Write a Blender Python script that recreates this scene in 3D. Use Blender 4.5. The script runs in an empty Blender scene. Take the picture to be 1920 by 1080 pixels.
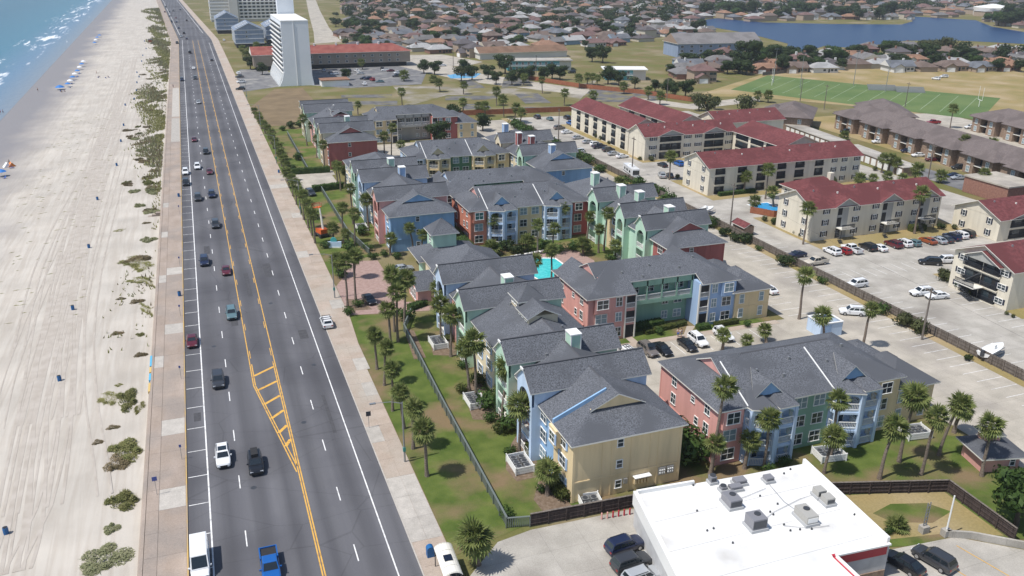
import bpy, math, random
from mathutils import Vector, Matrix
R = math.radians
rnd = random.Random(11)
scene = bpy.context.scene
col = scene.collection

# ---------------- camera (64 m up, looking along the boulevard, 21.4 deg down) ----------------
CAM_H = 64.0
F_PX = 1592.55
P_, RL_, Y_ = 0.37356968, 0.00716016, 0.35421837
def _cam_axes():
    cp, sp, cr, sr, cy, sy = math.cos(P_), math.sin(P_), math.cos(RL_), math.sin(RL_), math.cos(Y_), math.sin(Y_)
    Rl = Matrix(((cr, -sr, 0), (sr, cr, 0), (0, 0, 1)))
    P = Matrix(((1, 0, 0), (0, cp, -sp), (0, sp, cp)))
    B = Matrix(((1, 0, 0), (0, 0, -1), (0, 1, 0)))
    Yw = Matrix(((cy, -sy, 0), (sy, cy, 0), (0, 0, 1)))
    return Rl @ P @ B @ Yw
CM = _cam_axes()
cam_data = bpy.data.cameras.new('camera')
cam = bpy.data.objects.new('camera', cam_data); col.objects.link(cam)
right, down, fwd = CM[0], CM[1], CM[2]
rot = Matrix((right, -down, -fwd)).transposed()
cam.matrix_world = Matrix.Translation((0, 0, CAM_H)) @ rot.to_4x4()
cam_data.sensor_width = 36.0
cam_data.lens = F_PX / 1920 * 36
cam_data.clip_start = 0.5; cam_data.clip_end = 9000
scene.camera = cam

def G(px, py, z=0.0):
    """ground survey: where the sight line through a photograph point meets the level z"""
    d = CM.transposed() @ Vector(((px - 960) / F_PX, (py - 540) / F_PX, 1.0))
    t = (z - CAM_H) / d.z
    return (d.x * t, d.y * t)

# ---------------- sky, sun, exposure ----------------
SUN_EL, SHADOW_AZ = R(61.5), R(82)          # shadows fall towards +X, slightly +Y
world = bpy.data.worlds.new('World'); scene.world = world; world.use_nodes = True
wn = world.node_tree.nodes; wl = world.node_tree.links
bg = wn['Background']
sky = wn.new('ShaderNodeTexSky'); sky.sky_type = 'NISHITA'; sky.sun_disc = False
sky.sun_elevation = SUN_EL; sky.sun_rotation = SHADOW_AZ + math.pi
wl.new(sky.outputs[0], bg.inputs[0]); bg.inputs[1].default_value = 0.13
sd = bpy.data.lights.new('sun', 'SUN'); sd.energy = 4.7; sd.angle = R(0.53); sd.color = (1.0, 0.955, 0.89)
sun = bpy.data.objects.new('sun', sd); col.objects.link(sun)
to_sun = Vector((-math.sin(SHADOW_AZ) * math.cos(SUN_EL), -math.cos(SHADOW_AZ) * math.cos(SUN_EL), math.sin(SUN_EL)))
sun.rotation_euler = to_sun.to_track_quat('Z', 'Y').to_euler()
sun.location = (-60, 0, 150)
vs = scene.view_settings
vs.view_transform = 'Standard'; vs.look = 'None'; vs.exposure = 0.0; vs.gamma = 1.0; vs.use_curve_mapping = False

# ---------------- materials ----------------
MATS = {}
def _new(name):
    m = bpy.data.materials.new(name); m.use_nodes = True
    n = m.node_tree.nodes; return m, n, m.node_tree.links, n['Principled BSDF']
def rgba(c): return (c[0], c[1], c[2], 1.0)
def plain(name, c, rough=0.6, metal=0.0, spec=0.5):
    if name in MATS: return MATS[name]
    m, n, l, b = _new(name)
    b.inputs['Base Color'].default_value = rgba(c); b.inputs['Roughness'].default_value = rough
    b.inputs['Metallic'].default_value = metal; b.inputs['Specular IOR Level'].default_value = spec
    MATS[name] = m; return m
def mottled(name, c1, c2, scale=1.0, rough=0.85, stretch=(1, 1, 1), fine=None, bump=0.0, detail=5.0, lo=0.35, hi=0.65, c3=None, s3=0.05, lo3=0.45, hi3=0.65, vary=0.0, spec=0.3):
    """two tones mixed by world-space noise, a third tone in broad patches, fine grain on top"""
    if name in MATS: return MATS[name]
    m, n, l, b = _new(name)
    geo = n.new('ShaderNodeNewGeometry')
    mp = n.new('ShaderNodeMapping'); mp.inputs['Scale'].default_value = stretch
    l.new(geo.outputs['Position'], mp.inputs['Vector'])
    nz = n.new('ShaderNodeTexNoise'); nz.inputs['Scale'].default_value = scale; nz.inputs['Detail'].default_value = detail
    l.new(mp.outputs[0], nz.inputs['Vector'])
    rp = n.new('ShaderNodeValToRGB'); rp.color_ramp.elements[0].position = lo; rp.color_ramp.elements[1].position = hi
    rp.color_ramp.elements[0].color = rgba(c1); rp.color_ramp.elements[1].color = rgba(c2)
    l.new(nz.outputs[0], rp.inputs[0]); out = rp.outputs[0]
    def mixc(a, bcol, fac, mode='MIX'):
        x = n.new('ShaderNodeMix'); x.data_type = 'RGBA'; x.blend_type = mode
        l.new(a, x.inputs[6])
        if isinstance(bcol, tuple): x.inputs[7].default_value = rgba(bcol)
        else: l.new(bcol, x.inputs[7])
        if isinstance(fac, float): x.inputs[0].default_value = fac
        else: l.new(fac, x.inputs[0])
        return x.outputs[2]
    if c3:
        n3 = n.new('ShaderNodeTexNoise'); n3.inputs['Scale'].default_value = s3; n3.inputs['Detail'].default_value = 6
        l.new(geo.outputs['Position'], n3.inputs['Vector'])
        r3 = n.new('ShaderNodeValToRGB'); r3.color_ramp.elements[0].position = lo3; r3.color_ramp.elements[1].position = hi3
        l.new(n3.outputs[0], r3.inputs[0])
        out = mixc(out, c3, r3.outputs[0])
    if fine:
        nf = n.new('ShaderNodeTexNoise'); nf.inputs['Scale'].default_value = fine; nf.inputs['Detail'].default_value = 3
        l.new(geo.outputs['Position'], nf.inputs['Vector'])
        rf = n.new('ShaderNodeValToRGB'); rf.color_ramp.elements[0].position = 0.3; rf.color_ramp.elements[1].position = 0.7
        rf.color_ramp.elements[0].color = (0.9, 0.9, 0.9, 1); rf.color_ramp.elements[1].color = (1.1, 1.1, 1.1, 1)
        l.new(nf.outputs[0], rf.inputs[0])
        out = mixc(out, rf.outputs[0], 1.0, 'MULTIPLY')
    if vary:
        oi = n.new('ShaderNodeObjectInfo')
        mr = n.new('ShaderNodeMapRange'); mr.inputs[3].default_value = 1 - vary; mr.inputs[4].default_value = 1 + vary
        l.new(oi.outputs['Random'], mr.inputs[0])
        out = mixc(out, mr.outputs[0], 1.0, 'MULTIPLY')
    l.new(out, b.inputs['Base Color'])
    b.inputs['Roughness'].default_value = rough; b.inputs['Specular IOR Level'].default_value = spec
    if bump:
        bp = n.new('ShaderNodeBump'); bp.inputs['Strength'].default_value = bump; bp.inputs['Distance'].default_value = 0.1
        l.new((nf if fine else nz).outputs[0], bp.inputs['Height']); l.new(bp.outputs[0], b.inputs['Normal'])
    MATS[name] = m; return m
def joints(m, size=4.6, dark=0.78, width=0.018):
    """saw-cut slab joints with dirt in them, 4.6 m apart"""
    n, l = m.node_tree.nodes, m.node_tree.links; b = n['Principled BSDF']; src = b.inputs['Base Color'].links[0].from_socket
    geo = n.new('ShaderNodeNewGeometry'); br = n.new('ShaderNodeTexBrick'); br.offset = 0.0; br.inputs['Scale'].default_value = 1.0; br.inputs['Brick Width'].default_value = size; br.inputs['Row Height'].default_value = size; br.inputs['Mortar Size'].default_value = width * 2; br.inputs['Mortar Smooth'].default_value = 0.3
    br.inputs['Color1'].default_value = (1, 1, 1, 1); br.inputs['Color2'].default_value = (.93, .93, .92, 1); br.inputs['Mortar'].default_value = (dark, dark, dark, 1); l.new(geo.outputs['Position'], br.inputs['Vector'])
    x = n.new('ShaderNodeMix'); x.data_type = 'RGBA'; x.blend_type = 'MULTIPLY'; x.inputs[0].default_value = 1; l.new(src, x.inputs[6]); l.new(br.outputs['Color'], x.inputs[7]); l.new(x.outputs[2], b.inputs['Base Color'])
def siding(name, c, pitch=0.2):
    """lap siding: thin shadow lines of the boards as relief, faint weathering"""
    if name in MATS: return MATS[name]
    m, n, l, b = _new(name)
    geo = n.new('ShaderNodeNewGeometry'); sx = n.new('ShaderNodeSeparateXYZ'); l.new(geo.outputs['Position'], sx.inputs[0])
    mu = n.new('ShaderNodeMath'); mu.operation = 'MULTIPLY'; mu.inputs[1].default_value = 1 / pitch; l.new(sx.outputs[2], mu.inputs[0])
    fr = n.new('ShaderNodeMath'); fr.operation = 'FRACT'; l.new(mu.outputs[0], fr.inputs[0])
    bp = n.new('ShaderNodeBump'); bp.inputs['Strength'].default_value = 0.5; bp.inputs['Distance'].default_value = 0.006; bp.invert = True
    l.new(fr.outputs[0], bp.inputs['Height']); l.new(bp.outputs[0], b.inputs['Normal'])
    nz = n.new('ShaderNodeTexNoise'); nz.inputs['Scale'].default_value = 0.5; nz.inputs['Detail'].default_value = 6
    mp = n.new('ShaderNodeMapping'); mp.inputs['Scale'].default_value = (1.6, 1.6, 0.22); l.new(geo.outputs['Position'], mp.inputs['Vector']); l.new(mp.outputs[0], nz.inputs['Vector'])
    rp = n.new('ShaderNodeValToRGB'); rp.color_ramp.elements[0].position = 0.3; rp.color_ramp.elements[1].position = 0.7
    rp.color_ramp.elements[0].color = rgba([x * 0.88 for x in c]); rp.color_ramp.elements[1].color = rgba([min(1, x * 1.08) for x in c])
    l.new(nz.outputs[0], rp.inputs[0]); l.new(rp.outputs[0], b.inputs['Base Color'])
    b.inputs['Roughness'].default_value = 0.75; b.inputs['Specular IOR Level'].default_value = 0.25
    MATS[name] = m; return m
def shingle(name, c, scale=6.0, spread=0.4):
    return mottled(name, [x * (1 - spread) for x in c], [x * (1 + spread) for x in c], scale=scale, rough=0.92, lo=0.36, hi=0.64, detail=4.0,
                   c3=tuple(x * 0.8 for x in c), s3=0.16, lo3=0.48, hi3=0.6, bump=0.15, spec=0.2)

def asphalt_material():
    m = mottled('asphalt', (0.1, 0.1, 0.111), (0.132, 0.132, 0.143), scale=0.55, stretch=(1, 0.03, 1), rough=0.9, fine=9.0, c3=(0.082, 0.082, 0.092), s3=0.045)
    n, l = m.node_tree.nodes, m.node_tree.links; b = n['Principled BSDF']; src = b.inputs['Base Color'].links[0].from_socket
    geo = n.new('ShaderNodeNewGeometry'); sx = n.new('ShaderNodeSeparateXYZ'); l.new(geo.outputs['Position'], sx.inputs[0])
    ph = n.new('ShaderNodeMath'); ph.operation = 'MULTIPLY_ADD'; ph.inputs[1].default_value = 2 * math.pi / 3.8; ph.inputs[2].default_value = -3.72; l.new(sx.outputs[0], ph.inputs[0])
    si = n.new('ShaderNodeMath'); si.operation = 'SINE'; l.new(ph.outputs[0], si.inputs[0])
    nz = n.new('ShaderNodeTexNoise'); nz.inputs['Scale'].default_value = 1.0; nz.inputs['Detail'].default_value = 4; mp = n.new('ShaderNodeMapping'); mp.inputs['Scale'].default_value = (.25, .012, 1); l.new(geo.outputs['Position'], mp.inputs['Vector']); l.new(mp.outputs[0], nz.inputs['Vector'])
    mu = n.new('ShaderNodeMath'); mu.operation = 'MULTIPLY'; l.new(si.outputs[0], mu.inputs[0]); l.new(nz.outputs[0], mu.inputs[1])
    mr = n.new('ShaderNodeMapRange'); mr.inputs[1].default_value = -.6; mr.inputs[2].default_value = .6; mr.inputs[3].default_value = .84; mr.inputs[4].default_value = 1.1; l.new(mu.outputs[0], mr.inputs[0])
    # sealed cracks
    vo = n.new('ShaderNodeTexVoronoi'); vo.feature = 'DISTANCE_TO_EDGE'; vo.inputs['Scale'].default_value = .16; mp2 = n.new('ShaderNodeMapping'); mp2.inputs['Scale'].default_value = (.55, 1, 1); l.new(geo.outputs['Position'], mp2.inputs['Vector']); l.new(mp2.outputs[0], vo.inputs['Vector'])
    cr = n.new('ShaderNodeMapRange'); cr.inputs[1].default_value = .0; cr.inputs[2].default_value = .012; cr.inputs[3].default_value = .8; cr.inputs[4].default_value = 1.0; l.new(vo.outputs['Distance'], cr.inputs[0])
    m2 = n.new('ShaderNodeMath'); m2.operation = 'MULTIPLY'; l.new(mr.outputs[0], m2.inputs[0]); l.new(cr.outputs[0], m2.inputs[1])
    x = n.new('ShaderNodeMix'); x.data_type = 'RGBA'; x.blend_type = 'MULTIPLY'; x.inputs[0].default_value = 1; l.new(src, x.inputs[6]); l.new(m2.outputs[0], x.inputs[7]); l.new(x.outputs[2], b.inputs['Base Color']); return m
M_ASPHALT = asphalt_material()
M_OLDASPHALT = mottled('old_asphalt', (0.12, 0.12, 0.13), (0.2, 0.2, 0.2), scale=0.25, rough=0.95, fine=5, c3=(0.3, 0.29, 0.27), s3=0.09, lo3=0.55, hi3=0.7)
M_CONC = mottled('lot_concrete', (0.36, 0.33, 0.28), (0.46, 0.42, 0.36), scale=0.3, rough=0.9, fine=6, c3=(0.29, 0.265, 0.235), s3=0.1, lo3=0.5, hi3=0.72)
M_CONC_GREY = mottled('grey_concrete', (0.345, 0.325, 0.29), (0.44, 0.415, 0.375), scale=0.3, rough=0.9, fine=6, c3=(0.26, 0.24, 0.215), s3=0.09, lo3=0.5, hi3=0.72)
joints(M_CONC); joints(M_CONC_GREY)
M_WALK = mottled('seawall_concrete', (0.31, 0.25, 0.205), (0.365, 0.3, 0.255), scale=0.5, stretch=(1, 0.3, 1), rough=0.9, fine=6, vary=0.06, c3=(0.28, 0.24, 0.21), s3=0.15)
M_WALK_PALE = mottled('pale_concrete', (0.38, 0.355, 0.32), (0.45, 0.42, 0.38), scale=0.8, rough=0.9, fine=6, vary=0.08)
M_WALK_TAN = mottled('tan_concrete', (0.35, 0.285, 0.23), (0.41, 0.34, 0.285), scale=0.4, rough=0.9, fine=6, vary=0.06, c3=(0.4, 0.36, 0.31), s3=0.12, lo3=0.5, hi3=0.7)
M_PAVER = mottled('brick_paver', (0.29, 0.195, 0.17), (0.36, 0.255, 0.225), scale=1.4, rough=0.9, fine=7)
M_WHITE = plain('white_paint', (0.78, 0.78, 0.76), 0.5)
M_LINE = mottled('road_white', (0.45, 0.45, 0.45), (0.76, 0.76, 0.75), scale=1.3, rough=0.7, lo=0.3, hi=0.5, detail=8)
M_YELLOW = mottled('road_yellow', (0.4, 0.22, 0.06), (0.66, 0.38, 0.08), scale=1.3, rough=0.7, lo=0.3, hi=0.5, detail=8)
M_GRASS = mottled('lawn', (0.066, 0.1, 0.022), (0.112, 0.145, 0.036), scale=0.35, rough=0.95, fine=7, c3=(0.19, 0.14, 0.08), s3=0.12, lo3=0.47, hi3=0.63, bump=0.35, spec=0.1)
M_DRY = mottled('dry_grass', (0.17, 0.14, 0.065), (0.13, 0.135, 0.045), scale=0.09, rough=0.95, fine=3, c3=(0.27, 0.22, 0.15), s3=0.03, lo3=0.5, hi3=0.7, bump=0.3, spec=0.1)
M_TAN_GRASS = mottled('tan_grass', (0.3, 0.23, 0.11), (0.22, 0.19, 0.075), scale=0.12, rough=0.95, fine=3, c3=(0.36, 0.28, 0.17), s3=0.06, bump=0.3, spec=0.1)
M_BARE = mottled('bare_lot', (0.16, 0.12, 0.075), (0.22, 0.165, 0.1), scale=0.12, rough=0.95, fine=3, bump=0.3, spec=0.1)
M_BROKEN = mottled('broken_paving', (0.2, 0.18, 0.14), (0.32, 0.29, 0.25), scale=0.12, rough=0.95, fine=2.5, c3=(0.17, 0.15, 0.065), s3=0.07, lo3=0.42, hi3=0.56, detail=8)
M_FIELD = mottled('sports_turf', (0.095, 0.15, 0.055), (0.13, 0.18, 0.07), scale=0.05, rough=0.95, fine=1.5, spec=0.1)
M_MULCH = mottled('mulch', (0.13, 0.09, 0.06), (0.2, 0.15, 0.11), scale=2.0, rough=0.95, fine=8)
M_ROOF = shingle('slate_shingle', (0.11, 0.117, 0.133))
M_ROOF_RED = shingle('red_shingle', (0.145, 0.048, 0.05), scale=1.4, spread=0.22)
M_ROOF_BROWN = shingle('taupe_shingle', (0.15, 0.125, 0.12), scale=2.0, spread=0.15)
M_GLASS = plain('window_glass', (0.03, 0.045, 0.055), 0.12, 0.0, 0.7)
M_BLIND = plain('window_blind', (0.22, 0.3, 0.33), 0.25, 0.0, 0.6)
M_TRIM = plain('cream_trim', (0.72, 0.7, 0.64), 0.6)
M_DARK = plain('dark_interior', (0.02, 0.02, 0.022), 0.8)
M_METAL = plain('grey_metal', (0.35, 0.36, 0.37), 0.45, 0.6)
M_DMETAL = plain('dark_metal', (0.07, 0.075, 0.085), 0.5, 0.4)
M_BLACK = plain('black_rubber', (0.018, 0.018, 0.02), 0.8)
M_WOOD = mottled('weathered_wood', (0.12, 0.1, 0.085), (0.2, 0.175, 0.155), scale=1.2, stretch=(3, 3, 0.4), rough=0.9)
M_WOOD_DARK = mottled('dark_fence_wood', (0.045, 0.034, 0.032), (0.085, 0.064, 0.058), scale=1.5, stretch=(3, 3, 0.4), rough=0.9)
M_WOOD_RED = mottled('cedar_fence_wood', (0.26, 0.095, 0.05), (0.33, 0.13, 0.07), scale=1.0, rough=0.9)
M_BRICK = mottled('tan_brick', (0.22, 0.155, 0.115), (0.33, 0.245, 0.185), scale=2.5, rough=0.9, fine=8)
M_TRUNK = mottled('palm_trunk', (0.13, 0.1, 0.08), (0.23, 0.19, 0.155), scale=3, stretch=(1, 1, 3), rough=0.95)
M_BARK = plain('tree_bark', (0.1, 0.075, 0.055), 0.95)
def leafmat(name, c, c2):
    if name in MATS: return MATS[name]
    m = mottled(name, c, c2, scale=1.3, rough=0.65, vary=0.16, spec=0.25)
    b = m.node_tree.nodes['Principled BSDF']
    n, l = m.node_tree.nodes, m.node_tree.links; src = b.inputs['Base Color'].links[0].from_socket
    tr = n.new('ShaderNodeBsdfTranslucent'); l.new(src, tr.inputs[0]); mx = n.new('ShaderNodeMixShader'); mx.inputs[0].default_value = 0.33; l.new(b.outputs[0], mx.inputs[1]); l.new(tr.outputs[0], mx.inputs[2]); l.new(mx.outputs[0], n['Material Output'].inputs['Surface'])
    return m
M_FROND = leafmat('palm_frond', (0.105, 0.145, 0.04), (0.225, 0.25, 0.085))
M_FROND_DRY = leafmat('dry_frond', (0.25, 0.2, 0.12), (0.36, 0.3, 0.19))
M_LEAF = [leafmat('oak_leaf', (0.025, 0.045, 0.014), (0.052, 0.08, 0.024)), leafmat('bush_leaf', (0.035, 0.075, 0.016), (0.075, 0.125, 0.03)), leafmat('olive_leaf', (0.06, 0.075, 0.028), (0.11, 0.12, 0.05))]
M_HEDGE = leafmat('hedge_leaf', (0.04, 0.06, 0.014), (0.1, 0.115, 0.026))
M_DUNE = [leafmat('dune_grass', (0.23, 0.24, 0.08), (0.35, 0.33, 0.14)), leafmat('dune_scrub', (0.17, 0.145, 0.075), (0.27, 0.21, 0.125)), leafmat('sage_scrub', (0.25, 0.27, 0.14), (0.36, 0.36, 0.21)), leafmat('olive_scrub', (0.16, 0.175, 0.06), (0.26, 0.25, 0.105))]
SID = {k: siding('siding_' + k, v) for k, v in dict(
    yellow=(0.7, 0.56, 0.34), blue=(0.26, 0.42, 0.62), paleblue=(0.5, 0.62, 0.78), pink=(0.66, 0.35, 0.31), red=(0.36, 0.12, 0.11), brick=(0.56, 0.23, 0.16),
    green=(0.26, 0.42, 0.32), palegreen=(0.46, 0.64, 0.51), cream=(0.7, 0.61, 0.44), stucco=(0.68, 0.63, 0.52), grey=(0.36, 0.36, 0.34), ltblue=(0.33, 0.46, 0.66), deepgreen=(0.1, 0.2, 0.12)).items()}

# ---------------- mesh builder ----------------
class MB:
    def __init__(s): s.v = []; s.f = []; s.m = []
    def _add(s, vs, fs, mi=0):
        o = len(s.v); s.v += [tuple(p) for p in vs]
        for f in fs: s.f.append(tuple(i + o for i in f)); s.m.append(mi)
    def box(s, x0, y0, z0, x1, y1, z1, mi=0):
        s._add([(x0, y0, z0), (x1, y0, z0), (x1, y1, z0), (x0, y1, z0), (x0, y0, z1), (x1, y0, z1), (x1, y1, z1), (x0, y1, z1)],
               [(0, 3, 2, 1), (4, 5, 6, 7), (0, 1, 5, 4), (1, 2, 6, 5), (2, 3, 7, 6), (3, 0, 4, 7)], mi); return s
    def poly(s, pts, mi=0): s._add(pts, [tuple(range(len(pts)))], mi); return s
    def prism(s, pts2, z0, z1, mi=0):
        n = len(pts2); vs = [(p[0], p[1], z0) for p in pts2] + [(p[0], p[1], z1) for p in pts2]
        s._add(vs, [tuple(reversed(range(n))), tuple(range(n, 2 * n))] + [(i, (i + 1) % n, n + (i + 1) % n, n + i) for i in range(n)], mi); return s
    def slab(s, top, th, mi=0):
        """closed plate: polygon of 3D points thickened downwards"""
        n = len(top); vs = list(top) + [(p[0], p[1], p[2] - th) for p in top]
        s._add(vs, [tuple(range(n)), tuple(reversed(range(n, 2 * n)))] + [(i, n + i, n + (i + 1) % n, (i + 1) % n) for i in range(n)], mi); return s
    def tube(s, a, b, r0, r1=None, k=8, mi=0, caps=True):
        a = Vector(a); b = Vector(b); r1 = r0 if r1 is None else r1
        d = (b - a).normalized(); u = d.orthogonal().normalized(); w = d.cross(u)
        vs = []
        for c, r in ((a, r0), (b, r1)):
            for i in range(k):
                t = 2 * math.pi * i / k; vs.append(c + (u * math.cos(t) + w * math.sin(t)) * r)
        fs = [(i, (i + 1) % k, k + (i + 1) % k, k + i) for i in range(k)]
        if caps: fs += [tuple(reversed(range(k))), tuple(range(k, 2 * k))]
        s._add(vs, fs, mi); return s
    def path(s, pts, rad, k=8, mi=0):
        """one continuous tapering tube through points"""
        rings = []; o = len(s.v)
        for i, p in enumerate(pts):
            p = Vector(p); d = (Vector(pts[min(i + 1, len(pts) - 1)]) - Vector(pts[max(i - 1, 0)])).normalized()
            u = d.cross(Vector((0.3, 0.9, 0.11))).normalized(); w = d.cross(u)
            s.v += [tuple(p + (u * math.cos(2 * math.pi * j / k) + w * math.sin(2 * math.pi * j / k)) * rad[i]) for j in range(k)]
        for i in range(len(pts) - 1):
            for j in range(k):
                s.f.append((o + i * k + j, o + i * k + (j + 1) % k, o + (i + 1) * k + (j + 1) % k, o + (i + 1) * k + j)); s.m.append(mi)
        s.f.append(tuple(o + j for j in reversed(range(k)))); s.m.append(mi)
        s.f.append(tuple(o + (len(pts) - 1) * k + j for j in range(k))); s.m.append(mi); return s
    def mesh(s, name, mats, smooth=False):
        me = bpy.data.meshes.new(name); me.from_pydata(s.v, [], s.f)
        for m in (mats if isinstance(mats, (list, tuple)) else [mats]): me.materials.append(m)
        if len(me.materials) > 1: me.polygons.foreach_set('material_index', s.m)
        if smooth: me.polygons.foreach_set('use_smooth', [True] * len(me.polygons))
        me.update(); return me
    def build(s, name, mats, parent=None, loc=(0, 0, 0), rz=0.0, smooth=False):
        return link(name, s.mesh(name, mats, smooth), parent, loc, rz)
def link(name, me, parent=None, loc=(0, 0, 0), rz=0.0):
    o = bpy.data.objects.new(name, me); col.objects.link(o); o.location = loc
    if rz: o.rotation_euler = (0, 0, rz)
    if parent: o.parent = parent
    return o
def tag(o, label=None, cat=None, group=None, kind=None):
    if label: o['label'] = label
    if cat: o['category'] = cat
    if group: o['group'] = group
    if kind: o['kind'] = kind
    return o
def empty(name, loc, rz=0.0, label=None, cat=None, group=None):
    o = bpy.data.objects.new(name, None); col.objects.link(o); o.location = loc; o.rotation_euler = (0, 0, rz); o.empty_display_size = 0.3
    return tag(o, label, cat, group)
def kids(o): return [c for c in bpy.data.objects if c.parent == o]
def copy_tree(o, parent=None, kidmap=None):
    c = o.copy(); col.objects.link(c); c.parent = parent
    for ch in kidmap.get(o.name, []): copy_tree(ch, c, kidmap)
    return c
def kidmap_of(root):
    m = {}
    def rec(o):
        m[o.name] = [c for c in o.children]
        for c in o.children: rec(c)
    rec(root); return m
def sheet(name, pts, z, mat, kind='structure', parent=None, label=None):
    o = MB().poly([(p[0], p[1], z) for p in pts]).build(name, mat, parent)
    if not parent: tag(o, label, None, None, kind)
    return o
def rect(x0, y0, x1, y1): return [(x0, y0), (x1, y0), (x1, y1), (x0, y1)]
# ================= SETTING: land, beach, sea, boulevard =================
WALL_X = -12.0
def bend(y): return -0.036 * max(0.0, y - 740.0)      # far up the coast the boulevard swings towards the sea
BY = (740.0, 2600.0)
def shore_t(x, y): return x + 0.02 * y          # the shoreline runs along shore_t = -71.6
def beach_z(x, y):
    t = shore_t(x, y); return -1.2 + (-2.6) * min(1.0, max(0.0, (-14 - t) / 57.6))
def B(px, py):                                   # a point on the sand under a photograph point
    z = -2.0
    for _ in range(6):
        x, y = G(px, py, z); z = beach_z(x, y)
    return x, y, z
def st(o, lab, kind='structure'): return tag(o, lab, None, None, kind)
st(sheet('ground', [(WALL_X, -300), (3500, -300), (3500, 5200), (WALL_X + bend(5200), 5200), (WALL_X, 740)], -0.06, M_DRY), 'dry grassy flat land behind the seawall')
# beach: one strip sloping from the seawall to the water
mb = MB(); ys = [-100 + 40 * i for i in range(26)] + [1000 + 250 * i for i in range(18)]
ts = [-12, -16, -24, -36, -50, -60, -71.6, -80, -110, -200]
for y in ys:
    for t in ts:
        x = WALL_X + bend(y) if t == -12 else t - 0.02 * y
        z = -1.2 if t == -12 else beach_z(x, y)
        if t < -71.6: z = -3.8 - (-71.6 - t) * 0.03
        if t != -12: x = min(x, WALL_X + bend(y) - 0.2 * (-11 - t))
        mb.v.append((x, y, z))
for i in range(len(ys) - 1):
    for j in range(len(ts) - 1):
        a = i * len(ts) + j; mb.f.append((a, a + len(ts), a + len(ts) + 1, a + 1)); mb.m.append(0)
def sand_material():
    m, n, l, b = _new('beach_sand'); geo = n.new('ShaderNodeNewGeometry')
    sep = n.new('ShaderNodeSeparateXYZ'); l.new(geo.outputs['Position'], sep.inputs[0])
    my = n.new('ShaderNodeMath'); my.operation = 'MULTIPLY_ADD'; my.inputs[1].default_value = 0.02; l.new(sep.outputs[1], my.inputs[0]); l.new(sep.outputs[0], my.inputs[2])
    wob = n.new('ShaderNodeTexNoise'); wob.inputs['Scale'].default_value = 0.03; wob.inputs['Detail'].default_value = 4; l.new(geo.outputs['Position'], wob.inputs['Vector'])
    ad = n.new('ShaderNodeMath'); ad.operation = 'MULTIPLY_ADD'; ad.inputs[1].default_value = 26.0; l.new(wob.outputs[0], ad.inputs[0]); l.new(my.outputs[0], ad.inputs[2])
    wet = n.new('ShaderNodeMapRange'); wet.inputs[1].default_value = -48.0; wet.inputs[2].default_value = -30.0; l.new(ad.outputs[0], wet.inputs[0])
    # tyre and rake tracks: long streaks running along the beach
    mp = n.new('ShaderNodeMapping'); mp.inputs['Scale'].default_value = (0.9, 0.05, 1); mp.inputs['Rotation'].default_value = (0, 0, R(5)); l.new(geo.outputs['Position'], mp.inputs['Vector'])
    wob2 = n.new('ShaderNodeTexNoise'); wob2.inputs['Scale'].default_value = 0.9; wob2.inputs['Detail'].default_value = 8; wob2.inputs['Distortion'].default_value = 1.2; l.new(mp.outputs[0], wob2.inputs['Vector'])
    rp = n.new('ShaderNodeValToRGB'); rp.color_ramp.elements[0].position = 0.36; rp.color_ramp.elements[1].position = 0.6
    rp.color_ramp.elements[0].color = (0.42, 0.38, 0.33, 1); rp.color_ramp.elements[1].color = (0.48, 0.445, 0.395, 1); l.new(wob2.outputs[0], rp.inputs[0])
    big = n.new('ShaderNodeTexNoise'); big.inputs['Scale'].default_value = 0.12; big.inputs['Detail'].default_value = 7; l.new(geo.outputs['Position'], big.inputs['Vector'])
    rb = n.new('ShaderNodeValToRGB'); rb.color_ramp.elements[0].position = 0.3; rb.color_ramp.elements[1].position = 0.7
    rb.color_ramp.elements[0].color = (0.86, 0.86, 0.86, 1); rb.color_ramp.elements[1].color = (1.08, 1.08, 1.08, 1); l.new(big.outputs[0], rb.inputs[0])
    mu = n.new('ShaderNodeMix'); mu.data_type = 'RGBA'; mu.blend_type = 'MULTIPLY'; mu.inputs[0].default_value = 1; l.new(rp.outputs[0], mu.inputs[6]); l.new(rb.outputs[0], mu.inputs[7])
    mx = n.new('ShaderNodeMix'); mx.data_type = 'RGBA'; l.new(wet.outputs[0], mx.inputs[0]); mx.inputs[6].default_value = (0.235, 0.215, 0.21, 1); l.new(mu.outputs[2], mx.inputs[7])
    l.new(mx.outputs[2], b.inputs['Base Color'])
    rr = n.new('ShaderNodeMapRange'); rr.inputs[3].default_value = 0.45; rr.inputs[4].default_value = 0.95; l.new(wet.outputs[0], rr.inputs[0]); l.new(rr.outputs[0], b.inputs['Roughness'])
    bp = n.new('ShaderNodeBump'); bp.inputs['Strength'].default_value = 0.22; bp.inputs['Distance'].default_value = 0.2; l.new(wob2.outputs[0], bp.inputs['Height']); l.new(bp.outputs[0], b.inputs['Normal'])
    return m
beach = st(mb.build('beach', sand_material(), smooth=True), 'wide pale sand beach below the seawall')
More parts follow.
